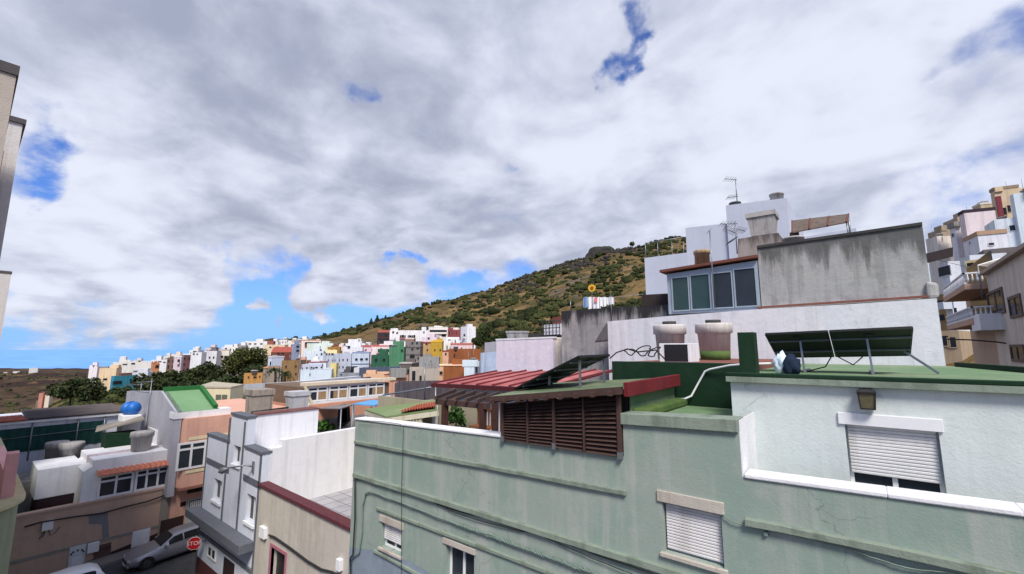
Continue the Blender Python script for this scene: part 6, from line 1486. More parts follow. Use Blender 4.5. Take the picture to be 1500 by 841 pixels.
def balcony(px0, px1, pyc, Y0, name='balcony'):
    ya, yb = Xp(px1, pyc).y, Xp(px0, pyc).y; z = Xp((px0 + px1) / 2, pyc + 6).z; out = .95
    b_ = MB().box(XR_ - out, XR_ + .6, ya, yb, z - .35, z).build(name, m_rb, tan, .02)
    mb = MB(); mb.box(XR_ - out, XR_ - out + .1, ya, yb, z + .62, z + .7); mb.box(XR_ - out, XR_ + .5, ya, ya + .1, z + .62, z + .7); mb.box(XR_ - out, XR_ - out + .12, ya, yb, z + .003, z + .1); mb.build('rail', M_WHITE, b_)
    n = 24; prof = [(.035, 0), (.055, .2), (.028, .38), (.04, .53)]
    for k in range(n): MB().lathe((XR_ - out + .05, ya + (yb - ya) * (k + .5) / n, z + .1), prof, 8).build('baluster', M_WHITE, b_)
    for k in range(4): MB().lathe((XR_ - out + .2 + .2 * k, ya + .05, z + .1), prof, 8).build('baluster', M_WHITE, b_)
    grid_window(tan, 'X', ya + .5, yb - .5, z + .05, z + 2.1, XR_ + .46, cols=3, out=-.1) if False else None
    MB().box(XR_ + .42, XR_ + .49, ya + .6, yb - .6, z + .02, z + 2.0).build('balcony_door', M_GLASS, tan)
balcony(1405, 1446, 419, 0); balcony(1411, 1459, 465, 0)
def xwin(px0, px1, py0, py1, gm=None):
    ya, yb = Xp(px1, py0).y, Xp(px0, py0).y; z1 = Xp(px0, py0).z; z0 = Xp((px0 + px1) / 2, py1).z
    fr = MB(); t = .14
    fr.box(XR_ - .06, XR_ + .02, ya, ya + t, z0, z1); fr.box(XR_ - .06, XR_ + .02, yb - t, yb, z0, z1); fr.box(XR_ - .06, XR_ + .02, ya + t, yb - t, z0, z0 + t); fr.box(XR_ - .06, XR_ + .02, ya + t, yb - t, z1 - t, z1); fr.box(XR_ - .05, XR_ + .02, (ya + yb) / 2 - .05, (ya + yb) / 2 + .05, z0 + t, z1 - t)
    w = fr.build('window', flat('dark_brown_frame', lin(110, 92, 88, .8), .6), tan); MB().box(XR_ - .02, XR_ + .01, ya + t, yb - t, z0 + t, z1 - t).build('pane', M_GLASS, w)
xwin(1477, 1496, 436, 466); xwin(1446, 1470, 430, 462)
xwin(1480, 1500, 505, 530)
MB().box(XR_ - .9, XR_ + .0, Xp(1472, 480).y, Xp(1456, 480).y, Xp(1464, 484).z, Xp(1464, 484).z + .9).build('white_planter', M_WHITE, tan)
MB().box(XR_ - .3, XR_ + .1, yn - 8, ym - .1, ztan + .003, ztan + .18).build('coping', plaster('taupe_coping', lin(176, 160, 146, .88), streak=.3), tan)
# glazed pale canopies on its roof
a = [P(1432, 388, Z=ztan + .6), P(1468, 377, Z=ztan + 1.0), P(1500, 377, Z=ztan + 1.0), P(1464, 392, Z=ztan + .6)]
canopy('roof_canopy', 'white translucent sheet canopy on the roof of the taupe balcony house', a, flat('white_sheet', lin(232, 240, 244), .4), 12)
block(H, 'white house with a dark green shutter on the right street, beyond the taupe balcony house', 1376, 1388, 1406, 383, 56, (212, 216, 224), beta=60, wins=[(1384, 398, 9, 14), (1398, 420, 5, 10), (1399, 456, 5, 9)], zb=0, extras=[('balcony', .1, .9, 6.2, (200, 206, 216))])
block(H, 'narrow ochre house at the end of the right street', 1372, 1385, 1390, 430, 62, (150, 124, 84), beta=40, wins=[(1378, 445, 4, 9), (1379, 466, 4, 9), (1379, 497, 4, 9)], zb=0)
block(H, 'brown ochre house front at street level on the right', 1376, 1404, 1405, 484, 50, (172, 152, 126), wins=[(1383, 500, 6, 14), (1395, 502, 5, 14)], zb=0)
block(H, 'cream house with a balustraded roof above the taupe house', 1412, 1448, 1449, 378, 60, (214, 196, 150), wins=[(1424, 388, 6, 6), (1436, 386, 6, 6)], zb=4)
# upper terraces of houses on the right
block(H, 'low grey stone wall house along the upper right street', 1376, 1440, 1560, 366, 66, (112, 106, 106), beta=80, zb=6, wins=[], cat='house')
block(H, 'white house with an ochre gable roof line in the upper right terrace', 1410, 1432, 1475, 345, 72, (220, 220, 228), beta=70, zb=6, wins=[(1452, 358, 6, 4), (1421, 356, 2, 4)], extras=[('cap', .7, (176, 146, 120))])
block(H, 'large bright white house block below the ochre house with the red pillar', 1440, 1456, 1560, 322, 76, (214, 222, 232), beta=75, zb=6, wins=[])
block(H, 'pale blue white house at the right edge of the picture, tallest of the upper terrace', 1478, 1484, 1560, 284, 74, (206, 220, 230), beta=70, zb=6, wins=[])
oc = block(H, 'ochre house with rounded bay, dark red pillar and two windows on the skyline at right', 1450, 1456, 1492, 279, 84, (212, 184, 146), beta=70, zb=6, wins=[(1472, 310, 4, 11), (1478, 306, 4, 10)], extras=[('cap', .6, (150, 130, 110))])
q = P(1463, 296, D=82.5); MB().box(q.x - .35, q.x + .35, q.y - .35, q.y + .35, P(1463, 330, D=82.5).z, P(1463, 288, D=82.5).z).build('red_pillar', flat('dark_red_pillar', lin(136, 50, 62, .8), .7), oc)
block(H, 'pink white house left of the ochre bay house on the upper terrace', 1404, 1412, 1458, 312, 84, (226, 208, 210), beta=68, zb=6, wins=[], extras=[('cap', .6, (60, 46, 54))])
block(H, 'white house with stepped edge at the left of the upper terrace', 1390, 1398, 1420, 330, 88, (222, 220, 224), beta=60, zb=6, wins=[(1396, 345, 2, 5)])
block(H, 'cream walled house at the far left end of the upper terrace', 1355, 1372, 1394, 346, 92, (222, 212, 202), beta=50, zb=6, wins=[(1380, 350, 2, 6)])
block(H, 'taupe house on the skyline behind the cream walled house', 1358, 1378, 1404, 336, 110, (164, 146, 122), beta=50, zb=6, auto=(1, 2))
block(H, 'sand coloured house on the skyline behind the white stepped house', 1380, 1402, 1436, 318, 112, (176, 156, 132), beta=60, zb=6, wins=[], extras=[('room', .2, .7, 1.6)])
block(H, 'ochre taupe house on the skyline behind the pink white house', 1424, 1436, 1462, 300, 110, (190, 170, 136), beta=60, zb=6, wins=[], extras=[('cap', .5, (214, 206, 196))])
block(H, 'yellow ochre house at the top right corner of the terrace', 1470, 1488, 1560, 276, 96, (214, 188, 144), beta=60, zb=6, wins=[])
block(H, 'white low house below the stone wall at right', 1404, 1420, 1475, 374, 62, (206, 210, 220), beta=70, zb=6, wins=[])
rp = [P(1355, 366, D=60), P(1392, 360, D=60)]
tag(MB().prism([P(1356, 372, D=58), P(1396, 362, D=58), P(1396, 376, D=58), P(1356, 386, D=58)], FW * 3).build('dark_carport', plaster('carport_dark', lin(60, 52, 54, .7), streak=.3, far=True)), 'dark flat roofed carport below the cream walled house', 'carport')

# ------------------------------------------------------------------ small things on the roofs
YA = 14.6
m_tk2 = plaster('white_tank', lin(204, 198, 194, .9), dirt=lin(150, 140, 132), streak=.4, patch=.3, scale=2)
zfl = ZD - .03
def tub_tank(label, px, ytop, ybot, wpx, Y, green=False):
    b0 = P(px, ybot, Y=Y); b0.z = min(b0.z, zfl); t0 = P(px, ytop, Y=Y); dep = (b0 - CAMP).dot(FW); r = wpx / F_PX * dep / 2; h = t0.z - b0.z
    root = thing('water_tank', label, 'water tank', b0)
    MB().lathe(b0, [(r * .78, 0), (r * .88, h * .72), (r, h * .74), (r * 1.0, h * .96), (r * .96, h), (.01, h * 1.015)], 30).build('tub', m_tk2, root)
    MB().lathe(b0 + Vector((0, 0, h * 1.01)), [(r * .42, 0), (r * .42, h * .09), (.01, h * .1)], 20).build('lid', flat('dark_lid', lin(70, 68, 68, .8), .8), root)
    if green: MB().lathe(b0 + Vector((0, 0, .0)), [(r * .785, 0), (r * .825, h * .24)], 30).build('green_base', m_moss, root)
    return root
tub_tank('white tapered water tank half hidden by the white framed box on the red terrace', 983, 476, 527, 46, YA)
tub_tank('white tapered water tank with green painted base on the red terrace', 1048, 474, 527, 50, YA, True)
b0 = P(993, 531, Y=11.4); hb = thing('washing_machine', 'white box with a black front standing on the red terrace by the left tank', 'appliance', b0)
xa, xb = P(966, 520, Y=11.4).x, P(1012, 520, Y=11.4).x; z1 = P(990, 503, Y=11.4).z; z0 = zfl
MB().box(xa, xb, 11.4, 12.1, z0, z1).build('case', M_WHITE, hb, .01)
MB().box(xa + .14, xb - .07, 11.385, 11.4, z0 + .02, z1 - .03).build('black_front', flat('black_panel', (.012, .012, .014), .5), hb)
mb = MB(); rg = random.Random(3); c = P(945, 527, Y=11.2)
for k in range(3):
    pts = []; cx0 = (-.42, -.05, .22)[k]; rr0 = (.12, .17, .14)[k]
    for j in range(15):
        a = 2 * math.pi * j / 14; pts.append(c + Vector((cx0 + rr0 * math.cos(a) + .05 * rg.random(), .1 * math.sin(a * 2), .10 + rr0 * .75 + rr0 * (.7 + .1 * k) * math.sin(a + .4 * k))))
    mb.tube(pts, .016, 6)
mb.tube([c + Vector((-1.0, 0, .02)), c + Vector((-.8, 0, .18)), c + Vector((-.5, .05, .28)), c + Vector((-.2, 0, .2)), c + Vector((.3, 0, .25)), c + Vector((.52, 0, .02))], .018, 6)
tag(mb.build('coiled_hose', M_BLACK), 'coil of black hose lying on the red terrace edge', 'hose')
# white conduit over the dark green wall
pts = [P(990, 585, Y=9.9), P(1003, 584.5, Y=9.9), P(1013, 580, Y=9.95), P(1022, 563, Y=10.0), P(1033, 544, Y=10.0), P(1040, 541, Y=9.98), P(1068, 535.5, Y=9.9), P(1090, 533.5, Y=9.7), P(1150, 532, Y=9.6)]
tag(MB().tube(pts, .022, 8).build('white_conduit', M_PVC), 'bent white conduit running over the dark green parapet down to the mossy roof', 'conduit')
pts = [P(972, 597, Z=ZM + .02), P(976, 592, Z=ZM + .02), P(990, 590, Z=ZM + .02), P(1008, 587, Z=ZM + .02), P(1028, 588.5, Z=ZM + .02)]
tag(MB().tube(pts, .014, 6).build('brown_cable', flat('brown_cable', lin(80, 60, 44, .7), .7)), 'thin brown cable lying on the mossy green roof', 'cable')
# solar panels on the white house
sp2 = thing('photovoltaic_array', 'pair of solar panels side by side on struts on the green roof', 'solar panel', (P(1228, 525, Y=11)))
def PZq(px, py, Y): return P(px, py, Y=Y)
T0 = P(1122, 491, Y=10.2); T1 = P(1336, 481.5, Y=10.2); T1.x = max(T1.x, T0.x + 1)
B0 = P(1138, 524, Y=11.5); B1 = P(1320, 521, Y=11.5); B1.z = B0.z + (T1.z - T0.z)
B1.x = T1.x; B0.x = T0.x
mid = .47
for f0, f1 in ((0, mid - .011), (mid + .011, 1)): solar_panel_quad(sp2, B0.lerp(B1, f0), B0.lerp(B1, f1), T0.lerp(T1, f1), T0.lerp(T1, f0))
for f in (.25, .72):
    p = T0.lerp(T1, f) + Vector((0, .25, -.14)); foot = Vector((p.x + .03, p.y - .05, ZR - .06)); MB().bar(p, foot, .034, .034).build('strut', M_STEEL, sp2)
    foot2 = Vector((p.x, B0.y + .2, ZR - .04)); MB().bar(foot + Vector((0, 0, .03)), foot2, .05, .05).build('foot_rail', M_STEEL, sp2)
p = B1 + Vector((-.05, 0, 0)); MB().bar(B1 + Vector((-.1, -.2, .1)), Vector((B1.x + .35, B1.y - .3, ZR - .04)), .04, .04).build('strut', M_STEEL, sp2)
mb = MB(); c = T0.lerp(T1, .45); 
mb.tube([Vector((c.x, 11.2, ZR + .25)), Vector((c.x - .1, 10.9, ZR + .05)), Vector((c.x - .4, 10.6, ZR - .04)), Vector((c.x - .2, 10.4, ZR - .04))], .012, 5); mb.tube([Vector((c.x + .1, 11.2, ZR + .25)), Vector((c.x + .35, 10.8, ZR + .1)), Vector((c.x + .5, 11, ZR + .25))], .012, 5); mb.build('cable', M_BLACK, sp2)
# bags by the panels
def bag(label, px, py0, py1, w, Y, mat, seed):
    a, b2 = P(px, py0, Y=Y), P(px, py1, Y=Y); bm = bmesh.new(); bmesh.ops.create_icosphere(bm, subdivisions=3, radius=1)
    for v in bm.verts:
        p = v.co; k = 1 + .45 * mnoise.noise(p * 2.0 + Vector((seed, 0, 0))) + .28 * mnoise.noise(p * 5 + Vector((0, seed, 0))) + .12 * mnoise.noise(p * 11); pinch = 1 - .2 * max(0, p.z) ** 2
        v.co = Vector((p.x * w * k * pinch, p.y * w * .8 * k * pinch, p.z * .5 * k))
        v.co.z = max(v.co.z, -.42)
    me = bpy.data.meshes.new('bag'); bm.to_mesh(me); bm.free()
    for p in me.polygons: p.use_smooth = True
    o = bpy.data.objects.new('bag', me); COL.objects.link(o); me.materials.append(mat); h = a.z - (ZR - .06); o.location = (a.x, Y, ZR - .06 + .42 * h); o.scale = (1, 1, h); tag(o, label, 'bag')
bag('white plastic bag under the left solar panel', 1145, 515, 538, .15, 9.6, flat('white_plastic', lin(206, 222, 236), .35), 1.0)
bag('dark blue bag beside the white plastic bag', 1158, 518, 538, .13, 9.5, flat('dark_blue_plastic', lin(44, 56, 78, .7), .95, spec=.1), 4.0)
# roof edge stub on the far right, small kerb along the roof
o = MB().box(4.6, XWR, 15.6, 16.0, ZR - .08, ZR + .12).build('roof_kerb', m_gdark, None, .01); tag(o, 'dark green kerb along the back of the green roof at right', 'kerb')
ka = P(1500, 542, Z=ZR - .01); kb = P(1402, 520, Y=16.6); kb.z = ka.z; o = MB().bar(ka + (ka - kb).normalized() * 1.5, kb, .16, .12).build('roof_upstand', m_gdark); tag(o, 'dark green raised edge running along the right side of the green roof', 'kerb')

# tanks, collector and aerials on the upper house
rq = tank('tapered square cement tank on the mouldy plinth of the roof', 1119, 314, 347, 40, square=True, mat=m_tk2 if False else M_TANK, taper=.86, Y=19.5)
b0 = P(1110, 346, Y=19.2); p1 = P(1140, 346, Y=19.2)
o = onY([(1081, 350), (1140, 341), (1140, 372), (1081, 380)], 19.0); tag(MB().prism(o, (0, 1.6, 0)).build('tank_plinth', plaster('mouldy_plinth', lin(160, 150, 146, .9), dirt=lin(70, 60, 58), streak=.6, patch=.5, top=(EYE + 4.75, 1.2, .7))), 'mould streaked concrete plinth carrying the tapered square tank', 'plinth')
tank('round tank on the right corner of the white tower roof', 1138, 284, 293, 20, Y=23.6, taper=.98)
tank('dark topped round tank on the left corner of the white tower roof', 1077, 297, 304, 17, Y=23.6, taper=.98, mat=flat('dark_tank', lin(90, 88, 92, .8), .8))
tank('round tank with hose just behind the weathered wall', 1163, 348, 358, 28, Y=18.2, taper=.9)
tank('tan round tank behind the glazed enclosure lid', 1029, 367, 388, 23, Y=21, taper=.96, mat=plaster('tan_cement', lin(176, 152, 122, .88), dirt=lin(110, 90, 70), streak=.5, scale=2))
sc = thing('solar_collector', 'rusty brown ribbed solar water collector on legs above the weathered wall', 'solar collector', P(1200, 335, Y=20))
q = [P(1160, 340, Y=19.8), P(1240, 325, Y=19.8), P(1243, 313, Y=21.0), P(1160, 323, Y=21.0)]
MB().prism(q, (0, 0, -.05)).build('panel', plaster('brown_collector', lin(112, 98, 90, .8), dirt=lin(66, 52, 46), streak=.5, patch=.5, scale=2), sc)
mb = MB()
for k in range(4): mb.bar(q[0].lerp(q[1], k / 3) + Vector((0, -.02, -.02)), q[3].lerp(q[2], k / 3) + Vector((0, 0, -.02)), .04, .08)
mb.bar(q[0].lerp(q[3], .5) + Vector((0, 0, -.1)), q[1].lerp(q[2], .5) + Vector((0, 0, -.1)), .05, .08); mb.build('frame', flat('rust', lin(120, 70, 58, .8), .8), sc)
for p in (q[1].lerp(q[2], .15), q[1].lerp(q[2], .85), q[0].lerp(q[3], .85)): MB().tube([p, Vector((p.x, p.y, P(1240, 338, Y=p.y).z - .6))], .03, 6).build('leg', M_STEEL, sc)
MB().tube([q[0] + Vector((-.1, .3, -.05)), q[0] + Vector((.2, .3, -.05))], .11, 12).build('small_boiler', flat('boiler', lin(110, 90, 84, .8), .6), sc)
def aerial(label, px, ytop, ybot, Y, arms, mat=None, name='aerial'):
    b0 = P(px, ybot, Y=Y); t0 = P(px, ytop, Y=Y); t0.x = b0.x; root = thing(name, label, 'aerial', b0)
    MB().tube([b0, t0], .022, 6).build('mast', M_STEEL, root)
    for (f, length, n, tilt) in arms:
        c = b0.lerp(t0, f); d = (RT * -1 + UPV * tilt).normalized(); mb = MB(); mb.tube([c + d * -.15 * length, c + d * length], .016, 5)
        for k in range(n): p = c + d * length * (k + .6) / n; mb.tube([p - FW * .22 + UPV * .05, p + FW * .22 - UPV * .05], .01, 4)
        mb.build('antenna', M_STEEL, root)
    return root
aerial('tall thin television aerial on the white tower roof', 1080, 262, 299, 23.5, [(.98, .55, 5, .1), (.3, .5, 6, -.1)])
aerial('bushy television aerial beside the mouldy plinth', 1080, 325, 372, 18.8, [(.95, .6, 5, .0), (.65, .5, 8, .5), (.5, .45, 7, -.6), (.8, -.4, 6, .3)])
aerial('plain thin mast in front of the glazed enclosure', 1047, 337, 452, 17.05, [(.995, .05, 1, 0)])
aerial('thin aerial mast on the blackened parapet wall', 896, 433, 470, 17.7, [(.98, .1, 1, 0)])
aerial('thin post at the left end of the blackened parapet wall', 836, 440, 458, 18, [])
aerial('television aerial on the grey side wall of the peach house', 213, 553, 640, 7.2, [(.95, .9, 6, -.1), (.75, .8, 6, .1)])
aerial('fishbone aerial right of the television aerial over the peach house', 204, 560, 590, 7.45, [(.9, 1.0, 7, 0)])
# laundry, line and yellow sunflower spinner
YL = 18.3
la, lb = P(840, 436, Y=YL), P(942, 431, Y=YL)
tag(MB().tube([la, la.lerp(lb, .5) - Vector((0, 0, .12)), lb], .012, 5).build('clothes_line', M_STEEL), 'clothes line above the blackened parapet wall', 'clothes line')
cols = [(120, 150, 190), (236, 236, 240), (226, 224, 232), (240, 236, 240), (220, 130, 130), (236, 238, 242), (226, 226, 232)]
lbs = ['blue shirt at the left end of the clothes line', 'first white cloth on the clothes line, next to the blue shirt', 'second white cloth on the clothes line', 'third white cloth, beside the pink cloth on the clothes line', 'small pink cloth on the clothes line', 'white sheet right of the pink cloth on the clothes line', 'white cloth at the right end of the clothes line']
for k, (px, w, hh) in enumerate([(858, 9, 15), (864, 8, 18), (871, 7, 17), (877, 7, 18), (873, 5, 7), (884, 10, 13), (894, 11, 10)]):
    t0 = P(px, 436, Y=YL - .04 - .02 * k); sw_ = w / F_PX * 20 / 2; L = hh / F_PX * 21; mb = MB(); n = 8
    for j in range(n + 1):
        f = j / n; x = t0.x - sw_ + 2 * sw_ * f; o_ = .04 * math.sin(f * 9 + k); mb.v += [(x, t0.y + o_ * .3, t0.z + .03 * math.sin(3.14 * f)), (x * 1.0, t0.y + o_, t0.z - L * (1 - .15 * ((j + k) % 3 == 0)))]
    for j in range(n): mb.f.append([2 * j, 2 * j + 1, 2 * j + 3, 2 * j + 2])
    o = mb.build('laundry', flat('cloth_%d_%d_%d' % cols[k], lin(*cols[k]), .9, var=.1)); o.modifiers.new('thick', 'SOLIDIFY').thickness = .01; tag(o, lbs[k], 'laundry')
c = P(867, 422, Y=YL); sf_ = thing('sunflower_spinner', 'yellow sunflower shaped garden spinner above the laundry', 'ornament', c)
mb = MB(); nv = Vector((.4, -.9, 0)).normalized(); sx = Vector((0, 0, 1)).cross(nv).normalized()
for k in range(12):
    a = 2 * math.pi * k / 12; d = sx * math.cos(a) + UPV * math.sin(a); e = sx * -math.sin(a) + UPV * math.cos(a); mb.prism([c + d * .04, c + d * .12 + e * .05, c + d * .2, c + d * .12 - e * .05], nv * .015)
mb.build('petals', flat('sunflower_yellow', lin(236, 180, 40, .9), .6), sf_)
MB().tube([c - nv * .01, c + nv * .04], .075, 14).build('flower_centre', flat('brown_centre', lin(130, 90, 40, .7), .8), sf_); MB().tube([c, c - Vector((0, 0, .7))], .012, 5).build('stem', M_STEEL, sf_)

# dark clutter between mouldy wall and glazed enclosure
o = onY([(940, 432), (977, 430), (977, 447), (940, 448)], 18.4); tag(MB().prism(o, (0, 2.2, 0)).build('dark_shed', plaster('dark_shed', lin(70, 60, 58, .7), streak=.3)), 'low dark shed between the clothes line and the glazed enclosure', 'shed')

# ------------------------------------------------------------------ cables on the facades
def cable(label, pix, r, Y=YG, out=.04, mat=None, name='cable', sag=0, jitter=0.0, n=4):
    pts = [P(x, y, Y=Y - out) for x, y in pix]; res = []; rg = random.Random(len(pix) * 7 + int(pix[0][0]))
    for a, b2 in zip(pts[:-1], pts[1:]):
        for j in range(n): f = j / n; res.append(a.lerp(b2, f) + Vector((0, -rg.random() * jitter, (rg.random() - .5) * jitter - sag * math.sin(math.pi * f))))
    res.append(pts[-1]); return tag(MB().tube(res, r, 6).build(name, mat or M_BLACK), label, 'cable')
def z3(L): return [(500 + x / 3, 580 + y / 3) for x, y in L]
def z6(L): return [(1000 + x / 2.33, 480 + y / 2.33) for x, y in L]
m_gc = flat('green_painted_cable', lin(132, 152, 142, .8), .7, var=.3)
cable('black cable running just under the long moulding of the green house', z3([(56, 372), (75, 362), (200, 395), (270, 412), (450, 488), (640, 540), (800, 592), (930, 625), (1100, 690), (1350, 775), (1450, 812)]), .011, jitter=.01)
cable('thin second black cable sagging below the long moulding', z3([(300, 430), (420, 470), (500, 515), (620, 552), (760, 588), (860, 605), (960, 650), (1100, 712), (1280, 782)]), .008, jitter=.01)
cable('twisted bundle of green painted cables sloping across the green facade', z3([(38, 790), (42, 712), (80, 690), (92, 600), (96, 480), (108, 428), (130, 420), (270, 472), (420, 530), (540, 573), (660, 610), (760, 655), (880, 700), (1000, 742), (1060, 765), (1150, 800)]), .02, mat=m_gc, jitter=.02)
mb = MB(); rg = random.Random(9)
for k in range(46):
    f = k / 45; p = P(500 + (530 + 600 * f) / 3, 580 + (570 + 215 * f) / 3, Y=YG - .05); d = Vector((.07, 0, -.03 + .016 * rg.uniform(-1, 1))); mb.tube([p - d, p + Vector((0, -.012, .008 * rg.uniform(-1, 1))), p + d], .014, 5)
tag(mb.build('cable_ties', m_gc), 'knotted pale ties along the twisted green cable bundle', 'cable ties')
cable('thin green conduit line looping along the lower right of the green facade', z6([(138, 638), (165, 660), (185, 668), (280, 690), (340, 700), (420, 716), (560, 752), (640, 782), (720, 808), (800, 826), (900, 834), (960, 850)]), .009, mat=m_gc, jitter=.008)
q = P(1000 + 284 / 2.33, 480 + 703 / 2.33, Y=YG - .03); tag(MB().box(q.x - .025, q.x + .025, q.y - .02, q.y + .03, q.z - .03, q.z + .03).build('cable_clip', m_gc, None, .005), 'small square cable clip on the right green conduit', 'clip')
cable('thin wire hanging straight down the green facade from the white coping', [(524, 616), (560, 617.5), (585, 621), (591, 626), (590, 660), (588, 720), (588, 760), (588, 845)], .006, out=.09)
cable('black cable from the meter box sloping across the beige house', [(394, 784), (402, 787), (425, 803), (450, 822), (470, 834), (486, 838), (500, 845)], .035, Y=YT, out=.04)
cable('dark pipe at the corner between the beige house and the green house', [(514, 850), (513, 818), (517, 812), (520, 760), (520, 700)], .02, Y=YG - .1, out=.02)
pts = [P(x, y, X=XB + .12) for x, y in [(36, 772), (60, 765), (110, 757), (150, 752), (185, 742), (215, 735), (240, 726), (255, 716), (262, 712)]]
tag(MB().tube(pts, .035, 6).build('cable', M_BLACK), 'thick black cable sagging along the top of the brown house wall', 'cable')
pts = [P(120, 673, D=24), P(180, 667, D=25), P(240, 657, D=26.5), P(275, 652, D=28)]; tag(MB().tube(pts, .012, 5).build('cable', M_BLACK), 'thin overhead wire crossing above the white glazed room', 'cable')
pts = [P(1370, 380, D=40), P(1420, 392, D=38), P(1460, 405, D=36), P(1500, 413, D=34)]; tag(MB().tube(pts, .02, 5).build('cable', M_BLACK), 'overhead wire crossing in front of the taupe balcony house', 'cable')
pts = [P(1385, 497, D=24), P(1420, 498, D=24), P(1460, 501, D=24), P(1500, 507, D=24)]; tag(MB().tube(pts, .04, 5).build('cable', M_BLACK), 'thick dark cable bundle across the street above the green roof', 'cable')

# ------------------------------------------------------------------ stop sign and cars
c = P(284.5, 796, Y=YT - .4); sg = thing('stop_sign', 'red octagonal stop sign with white STOP lettering at the corner of the tower house', 'stop sign', c)
nv = hor(CAMP - c); nv = (nv + Vector((.0, -.25, 0))).normalized(); sx = UPV.cross(nv).normalized(); rad = .27
def octa(r, d, t): return [c + sx * r * math.cos(R(22.5 + 45 * k)) + UPV * r * math.sin(R(22.5 + 45 * k)) + nv * d for k in range(8)], nv * t
MB().prism(*octa(rad, -.01, .014)).build('white_rim', flat('sign_white', lin(232, 232, 232), .4), sg)
MB().prism(*octa(rad * .93, .005, .004)).build('red_plate', flat('sign_red', lin(206, 34, 40, .9), .4, var=.05), sg)
cu = bpy.data.curves.new('lettering', 'FONT'); cu.body = 'STOP'; cu.align_x = 'CENTER'; cu.align_y = 'CENTER'; cu.size = .215; cu.extrude = .003
tx = bpy.data.objects.new('lettering', cu); COL.objects.link(tx)
dg = bpy.context.evaluated_depsgraph_get(); me = bpy.data.meshes.new_from_object(tx.evaluated_get(dg)); bpy.data.objects.remove(tx)
from mathutils import Matrix
me.transform(Matrix((( sx.x, 0, nv.x, 0), (sx.y, 0, nv.y, 0), (0, 1, nv.z, 0), (0, 0, 0, 1))) )
me.transform(Matrix.Translation(nv * .014)); me.materials.clear(); me.materials.append(_mats['sign_white'])
o = bpy.data.objects.new('lettering', me); COL.objects.link(o); o.parent = sg
MB().bar(c - nv * .02, Vector((c.x + .1, YT + .02, c.z)), .05, .05).build('bracket', M_STEEL, sg)

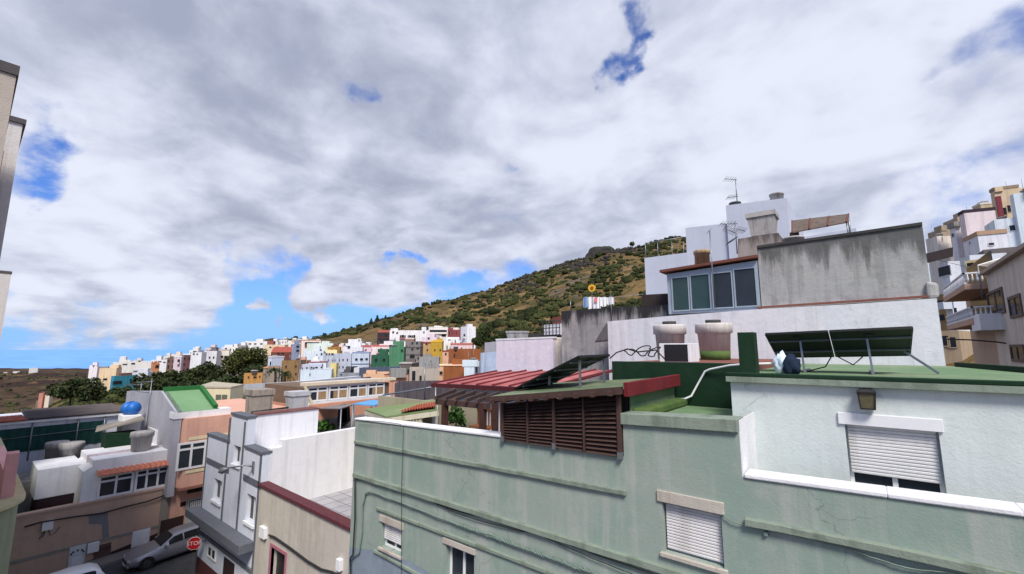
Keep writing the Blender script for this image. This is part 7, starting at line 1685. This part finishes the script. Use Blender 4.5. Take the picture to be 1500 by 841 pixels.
def make_car(label, paint, loc, slope):
    """estate car, nose towards -Y; built about the origin then placed"""
    root = thing('parked_car', label, 'car', (0, 0, 0))
    # stations along y: (y, half width, sill z, belt z, roof z, roof half width)
    S = [(-2.18, .62, .42, .56, .56, .5), (-2.08, .76, .30, .66, .66, .62), (-1.7, .83, .24, .78, .79, .72), (-1.1, .86, .22, .88, .90, .74), (-.72, .87, .22, .93, .96, .72), (-.1, .87, .22, .94, 1.36, .60),
         (.3, .87, .22, .95, 1.43, .61), (1.1, .87, .22, .96, 1.44, .61), (1.75, .86, .24, .97, 1.38, .60), (2.05, .83, .28, .97, 1.22, .62), (2.2, .78, .34, .95, .98, .66), (2.25, .72, .42, .86, .86, .62)]
    mb = MB(); n = 0
    for (y, hw, z0, zb_, zr_, rw) in S:
        ring = [(-hw * .9, z0), (-hw, z0 + .14), (-hw * 1.01, (z0 + zb_) / 2 + .05), (-hw * .97, zb_), (-rw, zr_ - .03 * (zr_ > zb_ + .1)), (-rw * .6, zr_ + .02), (0, zr_ + .03), (rw * .6, zr_ + .02), (rw, zr_ - .03 * (zr_ > zb_ + .1)), (hw * .97, zb_), (hw * 1.01, (z0 + zb_) / 2 + .05), (hw, z0 + .14), (hw * .9, z0)]
        mb.v += [(x, y, z) for x, z in ring]; n = len(ring)
    for i in range(len(S) - 1):
        for j in range(n - 1): mb.sm.add(len(mb.f)); mb.f.append([i * n + j, i * n + j + 1, (i + 1) * n + j + 1, (i + 1) * n + j])
        mb.f.append([i * n + n - 1, i * n, (i + 1) * n, (i + 1) * n + n - 1])
    mb.f.append(list(range(n))); mb.f.append([(len(S) - 1) * n + j for j in reversed(range(n))])
    body = mb.build('body', paint, root)
    def strip(ya, yb, f0, f1, side, k=.012):
        def at(y, f):
            for a, b2 in zip(S[:-1], S[1:]):
                if a[0] <= y <= b2[0]:
                    t = (y - a[0]) / (b2[0] - a[0]); v = [a[i] + (b2[i] - a[i]) * t for i in range(6)]
                    x = v[1] * .97 + (v[5] - v[1] * .97) * f; z = v[3] + (v[4] - .03 - v[3]) * f; return Vector((side * (x + k), y, z + k * .3))
        m_ = MB(); N = 8
        for i in range(N):
            y1, y2 = ya + (yb - ya) * i / N, ya + (yb - ya) * (i + 1) / N; m_.poly([at(y1, f0), at(y2, f0), at(y2, f1), at(y1, f1)])
        return m_
    gl = glass('car_glass', (.010, .011, .013), .1); gl.node_tree.nodes['Principled BSDF'].inputs['Specular IOR Level'].default_value = .2
    for s in (-1, 1):
        for ya, yb in ((-.36, .32), (.38, 1.12), (1.18, 1.86)):
            strip(ya, yb, .08, .86, s).build('side_window', gl, root)
        strip(-2.05, 2.18, -.0, .02, s, .014).build('trim_strip', M_BLACK, root)
    k = .014; ws = MB().poly([(-.70, -.74, .955 + k), (.70, -.74, .955 + k), (.57, -.14, 1.35 + k), (-.57, -.14, 1.35 + k)]); ws.poly([(-.6, -.72, .98 + k), (.6, -.72, .98 + k), (0, -.2, 1.36 + k)])
    MB().prism([(-.68, -.735, .975), (.68, -.735, .975), (.56, -.15, 1.375), (-.56, -.15, 1.375)], (0, -.012, .02)).build('windscreen', gl, root)
    MB().prism([(-.6, 2.09, 1.2), (.6, 2.09, 1.2), (.64, 2.21, 1.0), (-.64, 2.21, 1.0)], (0, .02, .01)).build('rear_window', gl, root)
    for s in (-1, 1):
        MB().prism([(s * .42, -2.155, .55), (s * .74, -2.08, .57), (s * .74, -2.06, .68), (s * .42, -2.12, .66)], (0, -.025, 0)).build('headlight', flat('headlight_glass', lin(206, 212, 220), .15), root)
        MB().prism([(s * .6, 2.22, .62), (s * .8, 2.17, .62), (s * .8, 2.15, .92), (s * .6, 2.2, .92)], (0, .03, 0)).build('tail_light', flat('tail_red', lin(150, 24, 28, .8), .3), root)
        o = MB().box(s * .88 - .02, s * .88 + s * .12 + .02, -.62, -.5, .93, 1.05).build('mirror', paint, root, .02)
        for y in (-1.36, 1.3):
            t_ = MB().tube([(s * .66, y, .31), (s * .70, y, .31), (s * .86, y, .31), (s * .885, y, .31)], [.29, .31, .31, .28], 24).build('wheel', flat('tyre_rubber', (.02, .02, .02), .85), root)
            MB().tube([(s * .884, y, .31), (s * .9, y, .31)], [.2, .18], 20).build('rim', flat('alloy', lin(96, 98, 102, .8), .4, .6), t_)
            MB().tube([(s * .60, y, .33), (s * .882, y, .33)], .36, 24).build('wheel_arch', flat('arch_black', (.015, .015, .015), .9), root)
    MB().box(-.7, .7, -2.21, -2.1, .3, .46).build('front_bumper', paint, root, .04); MB().box(-.26, .26, -2.235, -2.21, .34, .45).build('number_plate', M_PVC, root); MB().box(-.38, .38, -2.225, -2.15, .5, .6).build('grille', M_BLACK, root)
    for o in list(root.children):
        pass
    root.location = loc; root.rotation_euler = (slope, 0, 0); root.scale = (.78, .78, .78); return root
m_cp, t, b = newmat('silver_car_paint'); b.inputs['Base Color'].default_value = (*lin(146, 146, 154, .92), 1); b.inputs['Metallic'].default_value = .35; b.inputs['Roughness'].default_value = .3; b.inputs['Coat Weight'].default_value = .6
m_cw, t, b = newmat('white_car_paint'); b.inputs['Base Color'].default_value = (*lin(226, 228, 232), 1); b.inputs['Roughness'].default_value = .3; b.inputs['Coat Weight'].default_value = .6
car1 = make_car('silver grey estate car parked nose downhill in front of the brown house', m_cp, (-26.25, 7.25, ROAD_Z(7.25)), math.atan(.05))
car2 = copy_tree(car1); cq = P(64, 850, Z=ROAD_Z(2.5) + 1.1); car2.location = (cq.x, cq.y, ROAD_Z(cq.y)); car2['label'] = 'white car cut off by the lower picture edge in front of the white door'
for ch in car2.children:
    if ch.data.materials and ch.data.materials[0] == m_cp:
        ch.data = ch.data.copy(); ch.data.materials[0] = m_cw
